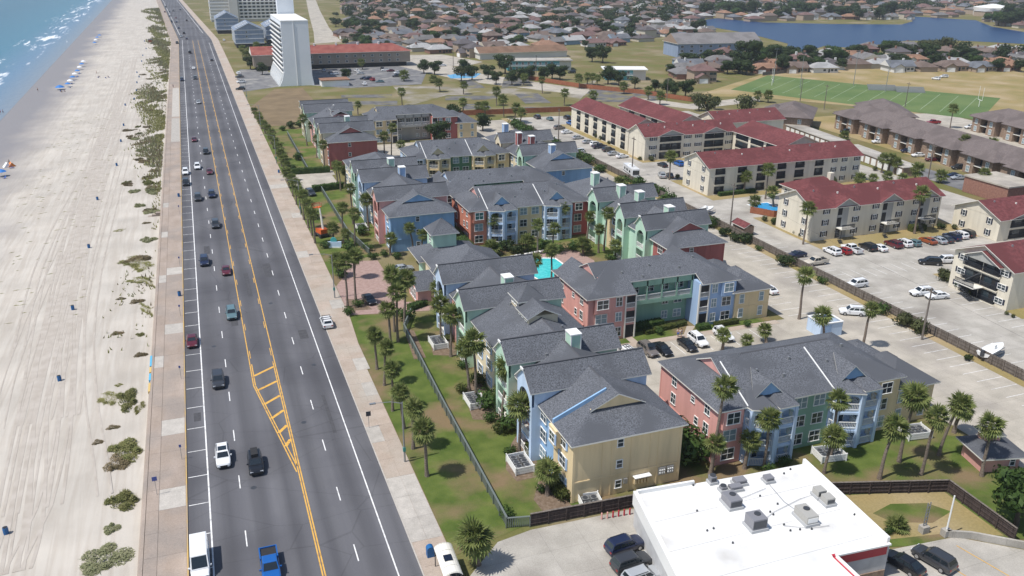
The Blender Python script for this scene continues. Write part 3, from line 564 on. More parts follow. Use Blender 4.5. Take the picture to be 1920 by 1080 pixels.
def porch_gable(parent, facing, ox, oy, w, colr, depth, ze=8.6, proj=1.5, colr_side=None, up=2.1, rise=2.3):
    """projecting three storey porch: piers, floor edges with railings, tall arched opening in a high gable whose roof runs across the whole block. ox,oy = centre on the main wall line"""
    front = SID[colr]; side = SID[colr_side or colr]; pier = 0.75; h2 = w / 2; zg = ze + up; apex = zg + rise
    m = MB()
    for s in (-1, 1):
        a, b_ = sorted((s * h2, s * (h2 - pier))); m.box(a, -proj, 0, b_, -proj + 0.35, ze - 0.4)
    for f in (1, 2): m.box(-h2 + pier, -proj + 0.02, f * FL - 0.3, h2 - pier, -proj + 0.3, f * FL + 0.02)
    n = 10; r = h2 - pier; zc = ze - 0.4; arch = [(-r * math.cos(math.pi * i / n), zc + min(r, 1.7) * math.sin(math.pi * i / n)) for i in range(n + 1)]
    def outer(u): return apex - rise * abs(u) / h2
    outl = [(-h2, zc)] + [((u, outer(u)) if 0 < i < n else (math.copysign(h2, u), zg)) for i, (u, z) in enumerate(arch)] + [(h2, zc)]
    inn = [arch[0]] + arch + [arch[-1]]
    for i in range(len(outl) - 1):
        for d0, flip in ((-proj, False), (-proj + 0.35, True)):
            q = [(inn[i][0], d0, inn[i][1]), (inn[i + 1][0], d0, inn[i + 1][1]), (outl[i + 1][0], d0, outl[i + 1][1]), (outl[i][0], d0, outl[i][1])]
            m._add(q, [(0, 1, 2, 3) if not flip else (3, 2, 1, 0)])
        m._add([(inn[i][0], -proj, inn[i][1]), (inn[i + 1][0], -proj, inn[i + 1][1]), (inn[i + 1][0], -proj + 0.35, inn[i + 1][1]), (inn[i][0], -proj + 0.35, inn[i][1])], [(3, 2, 1, 0)])
    xform_build(m, 'porch_front', front, parent, facing, ox, oy)
    for s in (-1, 1):
        a, b_ = sorted((s * h2, s * (h2 - 0.2)))
        xform_build(MB().box(a, -proj + 0.35, 0, b_, 0.0, zg), 'porch_side', side, parent, facing, ox, oy)
        xform_build(MB().box(a + 0.01 * s, 0.0, ze - 0.4, b_, depth - 0.6, zg), 'gable_cheek', side, parent, facing, ox, oy)
    q = MB(); q._add([(-h2 + .2, depth - .65, ze - .4), (h2 - .2, depth - .65, ze - .4), (h2 - .2, depth - .65, zg), (0, depth - .65, apex - .15), (-h2 + .2, depth - .65, zg)], [(4, 3, 2, 1, 0)]); xform_build(q, 'back_gable', side, parent, facing, ox, oy)
    for f in (0, 1, 2): xform_build(MB().box(-h2 + 0.2, -proj + 0.3, f * FL - 0.2 if f else -0.05, h2 - 0.2, 0.0, f * FL + 0.03 if f else 0.08), 'porch_floor', M_TRIM, parent, facing, ox, oy)
    L = local(facing, ox, oy)
    for f in (0, 1, 2):
        x, y = L(0, proj - 0.12); railing(parent, x, y, f * FL + 0.04, w - 2 * pier, facing)
        x, y = L(0, -0.02); window(parent, x, y, f * FL + 0.12, min(2.0, w - 2.2), 2.15, facing)
    xform_build(MB().box(-h2 + .2, -.02, ze - .4, h2 - .2, .1, zg), 'porch_back', side, parent, facing, ox, oy)
    m = MB(); k = rise / h2; ov = 0.35
    for sg in (-1, 1):
        pts = [(0, -proj - 0.35, apex + 0.12), (sg * (h2 + ov), -proj - 0.35, zg - ov * k + 0.12), (sg * (h2 + ov), depth, zg - ov * k + 0.12), (0, depth, apex + 0.12)]
        nr = (Vector(pts[1]) - Vector(pts[0])).cross(Vector(pts[2]) - Vector(pts[0]))
        if nr.z < 0: pts.reverse()
        slab2(m, pts, 0.16)
    o = xform_build(m, 'porch_roof', [M_ROOF, M_TRIM], parent, facing, ox, oy)
    MB().box(-.14, -proj - .3, apex + .1, .14, depth, apex + .17).build('ridge_cap', M_RIDGE, o)
    MB().box(-.5, -proj - .5, apex - .25, .5, -proj - .36, apex + .05).build('rake_return', M_WHITE, o)
def chimney(parent, x, y, z0, z1, colr, w=1.5, d=1.9):
    m = MB().box(x - w / 2, y - d / 2, z0, x + w / 2, y + d / 2, z1 - 0.2)
    c = m.build('chimney', SID[colr], parent)
    MB().box(x - w / 2 - 0.12, y - d / 2 - 0.12, z1 - 0.2, x + w / 2 + 0.12, y + d / 2 + 0.12, z1).build('chimney_cap', M_WHITE, c)
    m = MB()
    for sx in (-1, 1):
        for sy in (-1, 1): m.box(x + sx * w / 2 - 0.07, y + sy * d / 2 - 0.07, z0, x + sx * w / 2 + 0.07, y + sy * d / 2 + 0.07, z1 - 0.21)
    m.build('chimney_corner', M_WHITE, c)
def dutch(parent, facing, ox, oy, w, h, zb, colr, back):
    """coloured vent gable standing on a hip: triangular face with its own little roof"""
    m = MB(); m._add([(-w / 2, 0, zb), (w / 2, 0, zb), (0, 0, zb + h), (-w / 2, 0.3, zb), (w / 2, 0.3, zb), (0, 0.3, zb + h)], [(0, 1, 2), (5, 4, 3), (0, 3, 4, 1), (1, 4, 5, 2), (2, 5, 3, 0)])
    xform_build(m, 'gable_vent', SID[colr], parent, facing, ox, oy)
    m = MB(); ov = 0.25; k = h / (w / 2)
    for sg in (-1, 1):
        pts = [(0, -0.3, zb + h + 0.1), (sg * (w / 2 + ov), -0.3, zb - ov * k + 0.1), (sg * (w / 2 + ov) * 0.9, 0.2, zb - ov * k * .2 + 0.1), (0, back, zb + h + 0.1)]
        nr = (Vector(pts[1]) - Vector(pts[0])).cross(Vector(pts[2]) - Vector(pts[0]))
        if nr.z < 0: pts.reverse()
        slab2(m, pts, 0.14)
    xform_build(m, 'gable_roof', [M_ROOF, M_TRIM], parent, facing, ox, oy)
def band(parent, pts, z, mat=M_TRIM, h=0.22, name='trim_band'):
    m = MB()
    for (xa, ya, xb, yb) in pts: m.box(min(xa, xb) - 0.05, min(ya, yb) - 0.05, z, max(xa, xb) + 0.05, max(ya, yb) + 0.05, z + h)
    return m.build(name, mat, parent)
def ac_pen(loc, n, rz=0.0, label='', group='air conditioner pens'):
    e = empty('air_conditioner_pen', loc, rz, label, 'air conditioner', group)
    w = 1.1 * n + 0.4; m = MB()
    for (a, b_, c, d) in ((-w / 2, -1.3, w / 2, -1.22), (-w / 2, 1.22, w / 2, 1.3), (-w / 2, -1.22, -w / 2 + 0.08, 1.22), (w / 2 - 0.08, -1.22, w / 2, 1.22)):
        for z in (0.15, 0.5, 0.85): m.box(a, b_, z, c, d, z + 0.28)
    for sx in (-1, 1):
        for sy in (-1, 1): m.box(sx * w / 2 - 0.07, sy * 1.3 - 0.07, 0, sx * w / 2 + 0.07, sy * 1.3 + 0.07, 1.25)
    m.build('pen_fence', M_WHITE, e)
    for i in range(n):
        for j in range(2):
            x = (i - (n - 1) / 2) * 1.1; y = (j - 0.5) * 1.15
            u = MB().box(x - 0.42, y - 0.42, 0.08, x + 0.42, y + 0.42, 0.95).build('condenser', M_METAL, e)
            MB().tube((x, y, 0.95), (x, y, 0.99), 0.34, 0.34, 14).build('fan_grille', M_DMETAL, u)
    return e
# ================= THE PASTEL APARTMENTS =================
def row_block(name_label, x0, x1, y0, y1, end, sections, gables, chims=(), dormer=None, east='cream', far_end=None):
    """three storey block running along the boulevard; hip end with a vent gable towards -y"""
    e = empty('apartment_building', (0, 0, 0), 0, name_label, 'apartment building')
    ze = 8.6; xm = (x0 + x1) / 2
    MB().box(x0 + 0.05, y0, 0, x1, y0 + 6.2, ze).build('wall', SID[end], e)
    for i, (ya, yb, c) in enumerate(sections): MB().box(x0 + (0.0 if i % 2 else 0.12), ya, 0, x1 - (0.1 if i % 2 else 0.04), yb, ze - 0.01 * (i % 3)).build('wall', SID[c], e)
    hip_roof(e, x0, x1, y0, y1, ze, 3.6, 0.55, 'y')
    dutch(e, '-y', xm, y0 + 3.6, 7.4, 1.75, ze + 2.0, end, 5.0)
    for i, (ux, uy) in enumerate(((-3.2, .3), (2.6, .42), (-2.0, .58), (3.4, .7), (2.2, .86))): MB().box(xm + ux - .16, y0 + (y1 - y0) * uy - .16, ze + .4, xm + ux + .16, y0 + (y1 - y0) * uy + .16, ze + 3.6 - abs(ux) * .44 + .42).build('roof_vent', M_METAL, e)
    # end wall: corner boards, pilasters, belt course, windows
    m = MB()
    for x in (x0 + 0.1, x1 - 0.1): m.box(x - 0.16, y0 - 0.06, 0, x + 0.16, y0 + 0.2, ze - 0.2)
    for x in (x0 + 4.0, x0 + 5.3, xm + 0.4, x1 - 4.5, x1 - 3.3): m.box(x - 0.08, y0 - 0.05, 0, x + 0.08, y0 + 0.1, ze - 0.2)
    m.box(x0 + 0.3, y0 - 0.08, FL - 0.1, x1 - 0.3, y0 + 0.1, FL + 0.12)
    m.build('corner_boards', SID[end], e)
    for z in (0.9, FL + 1.0, 2 * FL + 1.2): window(e, xm - 1.2, y0 - 0.01, z, 0.95, 1.15, '-y')
    # sea face windows
    for ya, yb, c in [(y0, y0 + 6.2, end)] + list(sections):
        if any(abs((ya + yb) / 2 - g[0]) < 3.2 for g in gables) and yb - ya < 7.5: continue
        n = max(1, int((yb - ya) / 4.4))
        for i in range(n):
            yy = ya + (yb - ya) * (i + 0.5) / n
            if any(abs(yy - g[0]) < g[2] / 2 + 0.8 for g in gables): continue
            for f in range(3): window(e, x0 - 0.01, yy, f * FL + 0.75, 1.9, 1.7, '-x', blind=(i + f) % 3 == 0, shutters=SID['ltblue'] if c in ('yellow', 'cream') else None)
    # courtyard face windows
    n = int((y1 - y0) / 6)
    for i in range(n):
        for f in range(3): window(e, x1 + 0.0, y0 + 3 + 6 * i, f * FL + 0.8, 1.7, 1.5, '+x', blind=i % 2 == 0)
    for (yc, c, w) in gables: porch_gable(e, '-x', x0 + 0.1, yc, w, c, x1 - x0 + 0.9)
    for (x, y, c) in chims: chimney(e, x, y, ze + 0.6, ze + 5.3, c)
    if dormer:
        dx, dy, c = dormer          # cupola tower with clerestory strip on the roof
        MB().box(dx - 1.9, dy - 1.9, ze + 1.0, dx + 1.9, dy + 1.9, ze + 4.7).build('cupola', SID[c], e)
        hip_roof(e, dx - 1.9, dx + 1.9, dy - 1.9, dy + 1.9, ze + 4.7, 2.0, 0.5, 'x', name='cupola_roof')
        for k in (-1.0, 0.2, 1.2): window(e, dx - 1.9, dy + k, ze + 3.5, 0.7, 0.8, '-x')
        MB().box(dx - 2.2, dy - 6.6, ze + 0.6, dx + 2.6, dy - 1.9, ze + 3.9).build('dormer', SID[c], e)
        gable_roof(e, 'y', dx + 0.2, 2.5, dy - 7.1, dy - 1.7, ze + 3.9, 1.2, name='dormer_roof')
        for k in (-5.6, -4.2, -2.9): window(e, dx - 2.21, dy + k, ze + 3.0, 0.8, 0.6, '-x', split=False)
    return e
# row facing the sea, nearest block: yellow end
s1 = row_block('pastel apartment row with yellow end wall and blue and green sea gables', 38.2, 53.4, 81.2, 146.5, 'yellow',
    [(87.4, 94.2, 'blue'), (94.2, 101.5, 'pink'), (101.5, 111.0, 'palegreen'), (111.0, 124.5, 'cream'), (124.5, 131.5, 'cream'), (131.5, 137.0, 'pink'), (137.0, 146.5, 'paleblue')],
    [(94.4, 'paleblue', 5.4), (103.4, 'palegreen', 5.4), (124.0, 'palegreen', 5.4), (136.6, 'paleblue', 5.6)], [(46.8, 101.0, 'palegreen'), (45.6, 125.6, 'palegreen')], (46.0, 117.5, 'cream'))
# blue slope gable between yellow and blue parts
slab = MB(); 
for sg in (1,):
    slab._add([(37.7, 86.5, 9.2), (37.7, 86.75, 9.2), (45.0, 86.75, 12.4), (45.0, 86.5, 12.4), (37.7, 86.5, 8.0), (37.7, 86.75, 8.0), (45.0, 86.75, 11.0), (45.0, 86.5, 11.0)], [(3, 2, 1, 0), (4, 5, 6, 7), (0, 1, 5, 4), (1, 2, 6, 5), (2, 3, 7, 6), (3, 0, 4, 7)])
slab.build('fire_wall', SID['blue'], s1)
MB().box(37.4, 84.9, 5.9, 38.25, 87.2, 8.35).build('bay_box', SID['yellow'], s1)
window(s1, 37.39, 86.0, 6.4, 1.7, 1.5, '-x', shutters=SID['ltblue'])
# meters, taps, gas pipes on the yellow end
for i, x in enumerate((50.8, 52.0)):
    b_ = MB().box(x - 0.5, 80.95, 1.5, x + 0.5, 81.16, 2.6).build('meter_cabinet', M_METAL, s1)
    for k in range(6): MB().tube((x - 0.3 + 0.3 * (k % 3), 80.95, 1.85 + 0.4 * (k // 3)), (x - 0.3 + 0.3 * (k % 3), 80.86, 1.85 + 0.4 * (k // 3)), 0.11, k=10).build('meter', M_WHITE, b_)
MB().box(46.6, 80.4, 2.1, 49.0, 81.16, 2.2).build('meter_canopy', M_WHITE, s1)
for k in range(5): MB().box(46.8 + 0.45 * k, 80.85, 1.0, 47.1 + 0.45 * k, 81.16, 1.6).build('gas_meter', SID['yellow'], s1)
MB().box(45.3, 80.9, 1.4, 45.8, 81.16, 2.1).build('utility_box', M_METAL, s1)
row_block('pastel apartment row with blue end wall and pink sea gable', 38.2, 53.2, 183.2, 243.0, 'blue',
    [(189.4, 196.0, 'pink'), (196.0, 203.0, 'pink'), (203.0, 214.0, 'cream'), (214.0, 222.0, 'paleblue'), (222.0, 234.0, 'palegreen'), (234.0, 243.0, 'cream')],
    [(193.0, 'pink', 5.4), (211.9, 'paleblue', 6.6), (222.2, 'palegreen', 5.4)], [(47.0, 208.5, 'ltblue'), (46.5, 219.0, 'palegreen')])
row_block('pastel apartment row with dark red end wall and cream sea gable', 37.8, 53.0, 269.5, 341.0, 'red',
    [(275.7, 282.0, 'yellow'), (282.0, 290.0, 'cream'), (290.0, 302.0, 'palegreen'), (302.0, 322.0, 'pink'), (322.0, 332.0, 'palegreen'), (332.0, 341.0, 'cream')],
    [(278.6, 'cream', 5.4), (288.5, 'palegreen', 5.4), (317.8, 'palegreen', 5.4), (326.6, 'cream', 5.4)], [(46.5, 285.0, 'palegreen'), (46.5, 308.0, 'pink')], (46.0, 303, 'pink'))
# rows on the alley side
row_block('pastel apartment row with red end wall and green courtyard porches by the alley', 86.8, 100.2, 143.0, 197.0, 'red',
    [(149.2, 156.0, 'palegreen'), (156.0, 163.0, 'palegreen'), (163.0, 171.0, 'yellow'), (171.0, 180.0, 'palegreen'), (180.0, 197.0, 'pink')],
    [(152.4, 'palegreen', 4.6), (162.0, 'palegreen', 4.2), (176.0, 'palegreen', 5.2)], [(93.2, 154.4, 'palegreen'), (93.0, 167.5, 'palegreen'), (91.6, 174.0, 'palegreen'), (91.0, 187.0, 'palegreen')])
row_block('pastel apartment row with blue end wall and red chimneys by the alley', 87.5, 102.5, 213.0, 262.0, 'blue',
    [(219.2, 226.0, 'palegreen'), (226.0, 240.0, 'cream'), (240.0, 262.0, 'pink')],
    [(227.0, 'palegreen', 4.6), (246.0, 'cream', 5.2)], [(93.8, 221.5, 'ltblue'), (92.8, 235.0, 'red'), (91.0, 241.0, 'red'), (92.0, 256.0, 'ltblue')])

def bay(parent, outline, colr, x_mid, y_wall):
    """angled porch bay: white-blue columns at the outline corners, slabs, railings, own hip roof"""
    for (x, y) in outline[1:-1]: MB().box(x - 0.24, y - 0.24, 0, x + 0.24, y + 0.24, 8.45).build('porch_column', SID[colr], parent)
    inner = [(outline[0][0], y_wall + 0.05), (outline[-1][0], y_wall + 0.05)]
    ring = outline + [inner[1], inner[0]]
    for f in (0, 1, 2):
        MB().prism(ring, f * FL - 0.22 if f else -0.05, f * FL + 0.03 if f else 0.08).build('porch_floor', SID[colr], parent)
    for i in range(len(outline) - 1):
        a, b_ = Vector(outline[i]), Vector(outline[i + 1]); L_ = (b_ - a).length
        if L_ < 0.9: continue
        mid = (a + b_) / 2; ang = math.atan2(b_.y - a.y, b_.x - a.x)
        for f in (0, 1, 2): railing(parent, mid.x, mid.y, f * FL + 0.04, L_ - 0.45, rz=ang)
        # arched header at the top floor
        m = MB(); n = 8; hw = (L_ - 0.45) / 2; zt = 8.45
        pts = [(-hw * math.cos(math.pi * k / n), 7.35 + 0.75 * math.sin(math.pi * k / n)) for k in range(n + 1)]
        for k in range(n):
            (u0, z0), (u1, z1) = pts[k], pts[k + 1]
            m._add([(u0, -0.1, z0), (u1, -0.1, z1), (u1, -0.1, zt), (u0, -0.1, zt), (u0, 0.1, z0), (u1, 0.1, z1), (u1, 0.1, zt), (u0, 0.1, zt)], [(0, 1, 2, 3), (7, 6, 5, 4), (0, 4, 5, 1)])
        m.build('porch_arch', SID[colr], parent, (mid.x, mid.y, 0), ang)
        m = MB().box(-hw, -0.08, FL - 0.55, hw, 0.08, FL - 0.23).box(-hw, -0.08, 2 * FL - 0.55, hw, 0.08, 2 * FL - 0.23); m.build('porch_beam', SID[colr], parent, (mid.x, mid.y, 0), ang)
    # roof fan
    c = Vector((sum(p[0] for p in outline) / len(outline), sum(p[1] for p in outline) / len(outline)))
    big = [(c.x + (p[0] - c.x) * 1.16, y_wall + 0.2 + (p[1] - y_wall) * 1.28) for p in outline]
    m = MB(); apex = (x_mid, y_wall + 3.6, 8.62 + 1.75)
    for i in range(len(big) - 1):
        m._add([(big[i][0], big[i][1], 8.62), (big[i + 1][0], big[i + 1][1], 8.62), apex], [(0, 1, 2)], 0)
        m._add([(big[i][0], big[i][1], 8.62), (big[i + 1][0], big[i + 1][1], 8.62), (big[i + 1][0], big[i + 1][1], 8.44), (big[i][0], big[i][1], 8.44)], [(3, 2, 1, 0)], 1)
    m._add([(p[0], p[1], 8.44) for p in big], [tuple(range(len(big)))], 1)
    m.build('porch_roof', [M_ROOF, M_TRIM], parent)
def cross_block(label, x0, y0, cols, face='A', L1=30.0, wing=True, D=15.0):
    """three storey block running away from the sea; cols = end, porch, middle, far end, wing"""
    cE, cP, cM, cF, cW = cols
    e = empty('apartment_building', (0, 0, 0), 0, label, 'apartment building')
    ze = 8.6; x1 = x0 + L1; y1 = y0 + D
    if face == 'A':
        segs = [(x0, x0 + 4.0, cE), (x0 + 4.0, x0 + 11.4, cP), (x0 + 11.4, x0 + 18.0, cM), (x0 + 18.0, x0 + 25.4, cP), (x0 + 25.4, x1, cF)]
        for i, (a, b_, c) in enumerate(segs): MB().box(a, y0 + (0.08 if i % 2 else 0.0), 0, b_, y1 - (0.05 if i % 2 else 0), ze - 0.01 * (i % 2)).build('wall', SID[c], e)
        hip_roof(e, x0, x1, y0, y1, ze, 3.6, 0.55, 'x')
    else:
        segs = [(x0, x0 + 9.4, cE, 0.0), (x0 + 9.4, x0 + 22.4, cM, 4.2), (x0 + 22.4, x1, cP, 0.02)]
        for i, (a, b_, c, r) in enumerate(segs): MB().box(a, y0 + r, 0, b_, y1 - (0.05 if i % 2 else 0), ze - 0.01 * (i % 2)).build('wall', SID[c], e)
        # roof with the set-back eave over the gallery
        ym = (y0 + y1) / 2; zr = ze + 3.6; o = 0.55; k = 3.6 / (D / 2 + o); g0, g1 = x0 + 9.2, x0 + 22.6; ys = y0 + 2.2; zs = ze + k * (ys - y0 + o)
        h = D / 2 + o; m = MB(); T = lambda *p: slab2(m, list(p), 0.2)
        T((x0 - o, y0 - o, ze), (g0, y0 - o, ze), (g0, ym, zr), (x0 - o + h, ym, zr))
        T((g0, ys, zs), (g1, ys, zs), (g1, ym, zr), (g0, ym, zr))
        T((g1, y0 - o, ze), (x1 + o, y0 - o, ze), (x1 + o - h, ym, zr), (g1, ym, zr))
        T((x1 + o, y0 - o, ze), (x1 + o, y1 + o, ze), (x1 + o - h, ym, zr)); T((x0 - o, y1 + o, ze), (x0 - o, y0 - o, ze), (x0 - o + h, ym, zr))
        T((x1 + o, y1 + o, ze), (x0 - o, y1 + o, ze), (x0 - o + h, ym, zr), (x1 + o - h, ym, zr))
        m.build('roof', [M_ROOF, M_TRIM], e)
    for i, (ux, uy) in enumerate(((8.5, -3.2), (14.5, -2.2), (20, -3.6), (24, -1.6), (12, -4.6))): MB().box(x0 + ux - .15, (y0 + y1) / 2 + uy - .15, ze + .3, x0 + ux + .15, (y0 + y1) / 2 + uy + .15, ze + 3.6 - abs(uy) * .45 + .4).build('roof_vent', M_METAL, e)
    # end wall with scattered windows and vent gable
    dutch(e, '-x', x0 + 3.4, (y0 + y1) / 2, 6.6, 1.7, ze + 1.9, cE if cE != 'brick' else 'pink', 4.5)
    for (dy, f, w, hh) in ((2.6, 2, 1.3, 1.6), (2.6, 1, 1.3, 1.6), (5.0, 1, 1.0, 1.2), (5.2, 0, 1.0, 1.2), (3.2, 0, 1.3, 1.5), (6.2, 2, 1.0, 0.9), (11.2, 2, 1.3, 1.5), (11.2, 1, 1.3, 1.7), (12.0, 0, 1.2, 1.5)):
        window(e, x0 - 0.01, y0 + dy, f * FL + 0.85, w, hh, '-x')
    m = MB()
    for (x, y) in ((x0, y0), (x0, y1)): m.box(x - 0.06, y - 0.12, 0, x + 0.16, y + 0.12, ze - 0.2)
    m.box(x0 - 0.06, y0 + 0.15, FL - 0.1, x0 + 0.1, y1 - 0.15, FL + 0.1); m.build('corner_boards', SID[cE], e)
    if face == 'A':
        for f in range(3):
            window(e, x0 + 2.0, y0 - (0.5 if f == 2 else 0.01), f * FL + 0.7, 2.1, 1.75, '-y', blind=f == 1)
            for u in (13.2, 16.2): window(e, x0 + u, y0 - 0.01, f * FL + 0.7, 1.9, 1.7, '-y', blind=(f + int(u)) % 3 == 0)
            window(e, x0 + 27.4, y0 - (0.5 if f == 2 else 0.01), f * FL + 0.7, 2.0, 1.75, '-y', blind=f == 0)
        for u in (2.0, 27.4):
            MB().box(x0 + u - 1.5, y0 - 0.5, 2 * FL - 0.1, x0 + u + 1.5, y0 + 0.05, ze - 0.25).build('bay_box', SID[cE if u < 5 else cF], e)
        for u in (4.0, 18.0):
            a = x0 + u
            o1 = [(a + 0.1, y0), (a + 0.35, y0 - 1.3), (a + 3.3, y0 - 2.5), (a + 3.75, y0 - 0.2)]
            o2 = [(a + 3.85, y0), (a + 4.05, y0 - 2.0), (a + 6.7, y0 - 2.0), (a + 7.3, y0)]
            for o_, xm in ((o1, a + 2.0), (o2, a + 5.4)):
                bay(e, o_, cP, xm, y0)
                for f in range(3): window(e, xm - 0.1, y0 - 0.0, f * FL + 0.12, 2.0, 2.1, '-y')
            # little front gable between the bays
            dutch(e, '-y', a + 3.8, y0 + 0.4, 4.4, 2.0, ze + 0.7, 'blue' if cP == 'paleblue' else cP, 4.4)
        for u in (4.1, 18.1):     # raised white parapet strips over the party walls
            m = MB(); ym = (y0 + y1) / 2; k = 3.6 / (D / 2 + 0.55)
            m._add([(x0 + u - 0.08, y0 - 0.5, ze + 0.02), (x0 + u + 0.08, y0 - 0.5, ze + 0.02), (x0 + u + 0.08, ym - 0.8, ze + 0.02 + k * (D / 2 - 0.3)), (x0 + u - 0.08, ym - 0.8, ze + 0.02 + k * (D / 2 - 0.3)),
                    (x0 + u - 0.08, y0 - 0.5, ze + 0.13), (x0 + u + 0.08, y0 - 0.5, ze + 0.13), (x0 + u + 0.08, ym - 0.8, ze + 0.13 + k * (D / 2 - 0.3)), (x0 + u - 0.08, ym - 0.8, ze + 0.13 + k * (D / 2 - 0.3))],
                   [(4, 5, 6, 7), (0, 1, 5, 4), (1, 2, 6, 5), (2, 3, 7, 6), (3, 0, 4, 7)])
            m.build('party_wall_strip', M_WHITE, e)
    else:
        for f in range(3):
            window(e, x0 + 2.6, y0 - (0.5 if f == 2 else 0.01), f * FL + 0.7, 2.3, 1.75, '-y', blind=f != 2)
            window(e, x0 + 6.0, y0 - 0.01, f * FL + 0.7, 1.3, 1.7, '-y', blind=f == 1)
            window(e, x0 + 25.6, y0 + 0.01, f * FL + 0.7, 1.2, 1.7, '-y', blind=True); window(e, x0 + 28.3, y0 - (0.5 if f == 2 else -0.01), f * FL + 0.7, 2.0, 1.75, '-y', blind=f == 2)
        for u, c in ((2.6, cE), (28.3, cP)): MB().box(x0 + u - 1.5, y0 - 0.5, 2 * FL - 0.1, x0 + u + 1.5, y0 + 0.05, ze - 0.25).build('bay_box', SID[c], e)
        for (u, c) in ((8.3, cE), (23.4, cP)):      # stair porches: dark openings framed by posts with railings
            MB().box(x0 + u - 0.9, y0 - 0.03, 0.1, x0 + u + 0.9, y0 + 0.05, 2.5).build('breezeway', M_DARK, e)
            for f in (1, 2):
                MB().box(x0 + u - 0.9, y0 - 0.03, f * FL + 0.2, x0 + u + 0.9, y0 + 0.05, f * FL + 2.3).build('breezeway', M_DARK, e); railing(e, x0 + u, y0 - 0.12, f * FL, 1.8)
            m = MB()
            for s in (-1, 1): m.box(x0 + u + s * 1.0 - 0.12, y0 - 0.2, 0, x0 + u + s * 1.0 + 0.12, y0 + 0.1, ze - 0.2)
            m.build('porch_column', M_TRIM, e)
        # top floor gallery
        ga, gb = x0 + 9.4, x0 + 22.4; yg = y0 + 2.3
        MB().box(ga, yg, 2 * FL - 0.75, gb, y0 + 4.2, 2 * FL).build('gallery_floor', SID[cM], e)
        m = MB()
        for i in range(5): xx = ga + 0.3 + (gb - ga - 0.6) * i / 4; m.box(xx - 0.14, yg, 2 * FL, xx + 0.14, yg + 0.25, ze + 0.9)
        m.box(ga, yg, ze - 0.1, gb, yg + 0.25, ze + 0.95); m.build('gallery_posts', SID[cM], e)
        for i in range(4):
            xx = ga + 0.3 + (gb - ga - 0.6) * (i + 0.5) / 4; railing(e, xx, yg + 0.1, 2 * FL, (gb - ga) / 4 - 0.6); window(e, xx, y0 + 4.19, 2 * FL + 0.9, 1.7, 1.4, '-y')
        for xx in (ga + 1.6, gb - 4.6, gb - 1.9):
            for f in (0, 1): window(e, xx, y0 + 4.19, f * FL + 0.8, 1.3 if xx < gb - 3 else 1.7, 1.5, '-y', blind=f == 0)
        # back of the block: little gables over the courtyard
        for u in (4, 26): gable_roof(e, 'y', x0 + u, 2.6, y1 - 5.5, y1 + 1.4, ze - 0.02, 1.9, name='back_gable_roof'); MB().box(x0 + u - 2.5, y1 - 0.2, 0, x0 + u + 2.5, y1 + 1.0, ze - 0.05).build('wall', SID[cE], e)
    for i in range(5):
        for f in range(3): window(e, x0 + 3 + 6 * i, y1 + 0.0, f * FL + 0.8, 1.7, 1.5, '+y', blind=i % 2 == 0)
    if wing:
        wx0, wx1 = x1 - 0.1, x1 + 7.4; wy0 = y0 + (0.6 if face == 'A' else -0.3); zw = 6.1
        MB().box(wx0, wy0, 0, wx1, wy0 + 10, zw).build('wall', SID[cW], e)
        hip_roof(e, wx0 - 0.4, wx1, wy0, wy0 + 10, zw, 2.7, 0.55, 'x', name='wing_roof')
        hip_roof(e, wx0 - 3.0, wx1 - 2.6, wy0 + 5.4, wy0 + 13.6, zw + 1.0, 2.2, 0.4, 'x', name='wing_roof'); MB().box(wx0, wy0 + 9.9, 0, wx1 - 2.8, wy0 + 13.4, zw + 1.0).build('wall', SID[cW], e)
        for u in (0.7, 5.0):
            for f in (0, 1): window(e, wx0 + u + 0.7, wy0 - 0.01, f * FL + 0.8, 1.1, 1.8, '-y', blind=True)
        MB().box(wx0 + 0.1, wy0 - 0.06, FL - 0.1, wx1 - 0.1, wy0 + 0.02, FL + 0.1).build('trim_band', SID[cW], e)
        for f in (0, 1): window(e, wx1 + 0.01, wy0 + 4, f * FL + 0.8, 1.6, 1.5, '+x')
    return e
cross_block('pastel apartment block with pink end wall and pale blue angled porches facing the lawn', 59.6, 82.4, ('pink', 'paleblue', 'green', 'yellow', 'yellow'), 'A', L1=30.2)
cross_block('pastel apartment block with pink end, green gallery and blue corner by parked cars', 59.8, 123.4, ('pink', 'ltblue', 'green', 'ltblue', 'yellow'), 'B', L1=30.2)
cross_block('pastel apartment block with brick red end and yellow middle facing the pool garden', 56.8, 181.8, ('brick', 'paleblue', 'yellow', 'red', 'yellow'), 'A', wing=False)
cross_block('pastel apartment block with pale blue end and green gallery, roof seen behind', 54.4, 198.5, ('paleblue', 'ltblue', 'deepgreen', 'cream', 'blue'), 'B', L1=33.0, wing=False)
cross_block('pastel apartment block with pale blue end, cream porches and green middle', 57.0, 238.5, ('paleblue', 'yellow', 'deepgreen', 'yellow', 'yellow'), 'A', wing=False)
cross_block('far pastel apartment block with yellow end, grey gallery and red sections', 58.0, 302.8, ('yellow', 'red', 'grey', 'red', 'yellow'), 'B', L1=32.0)
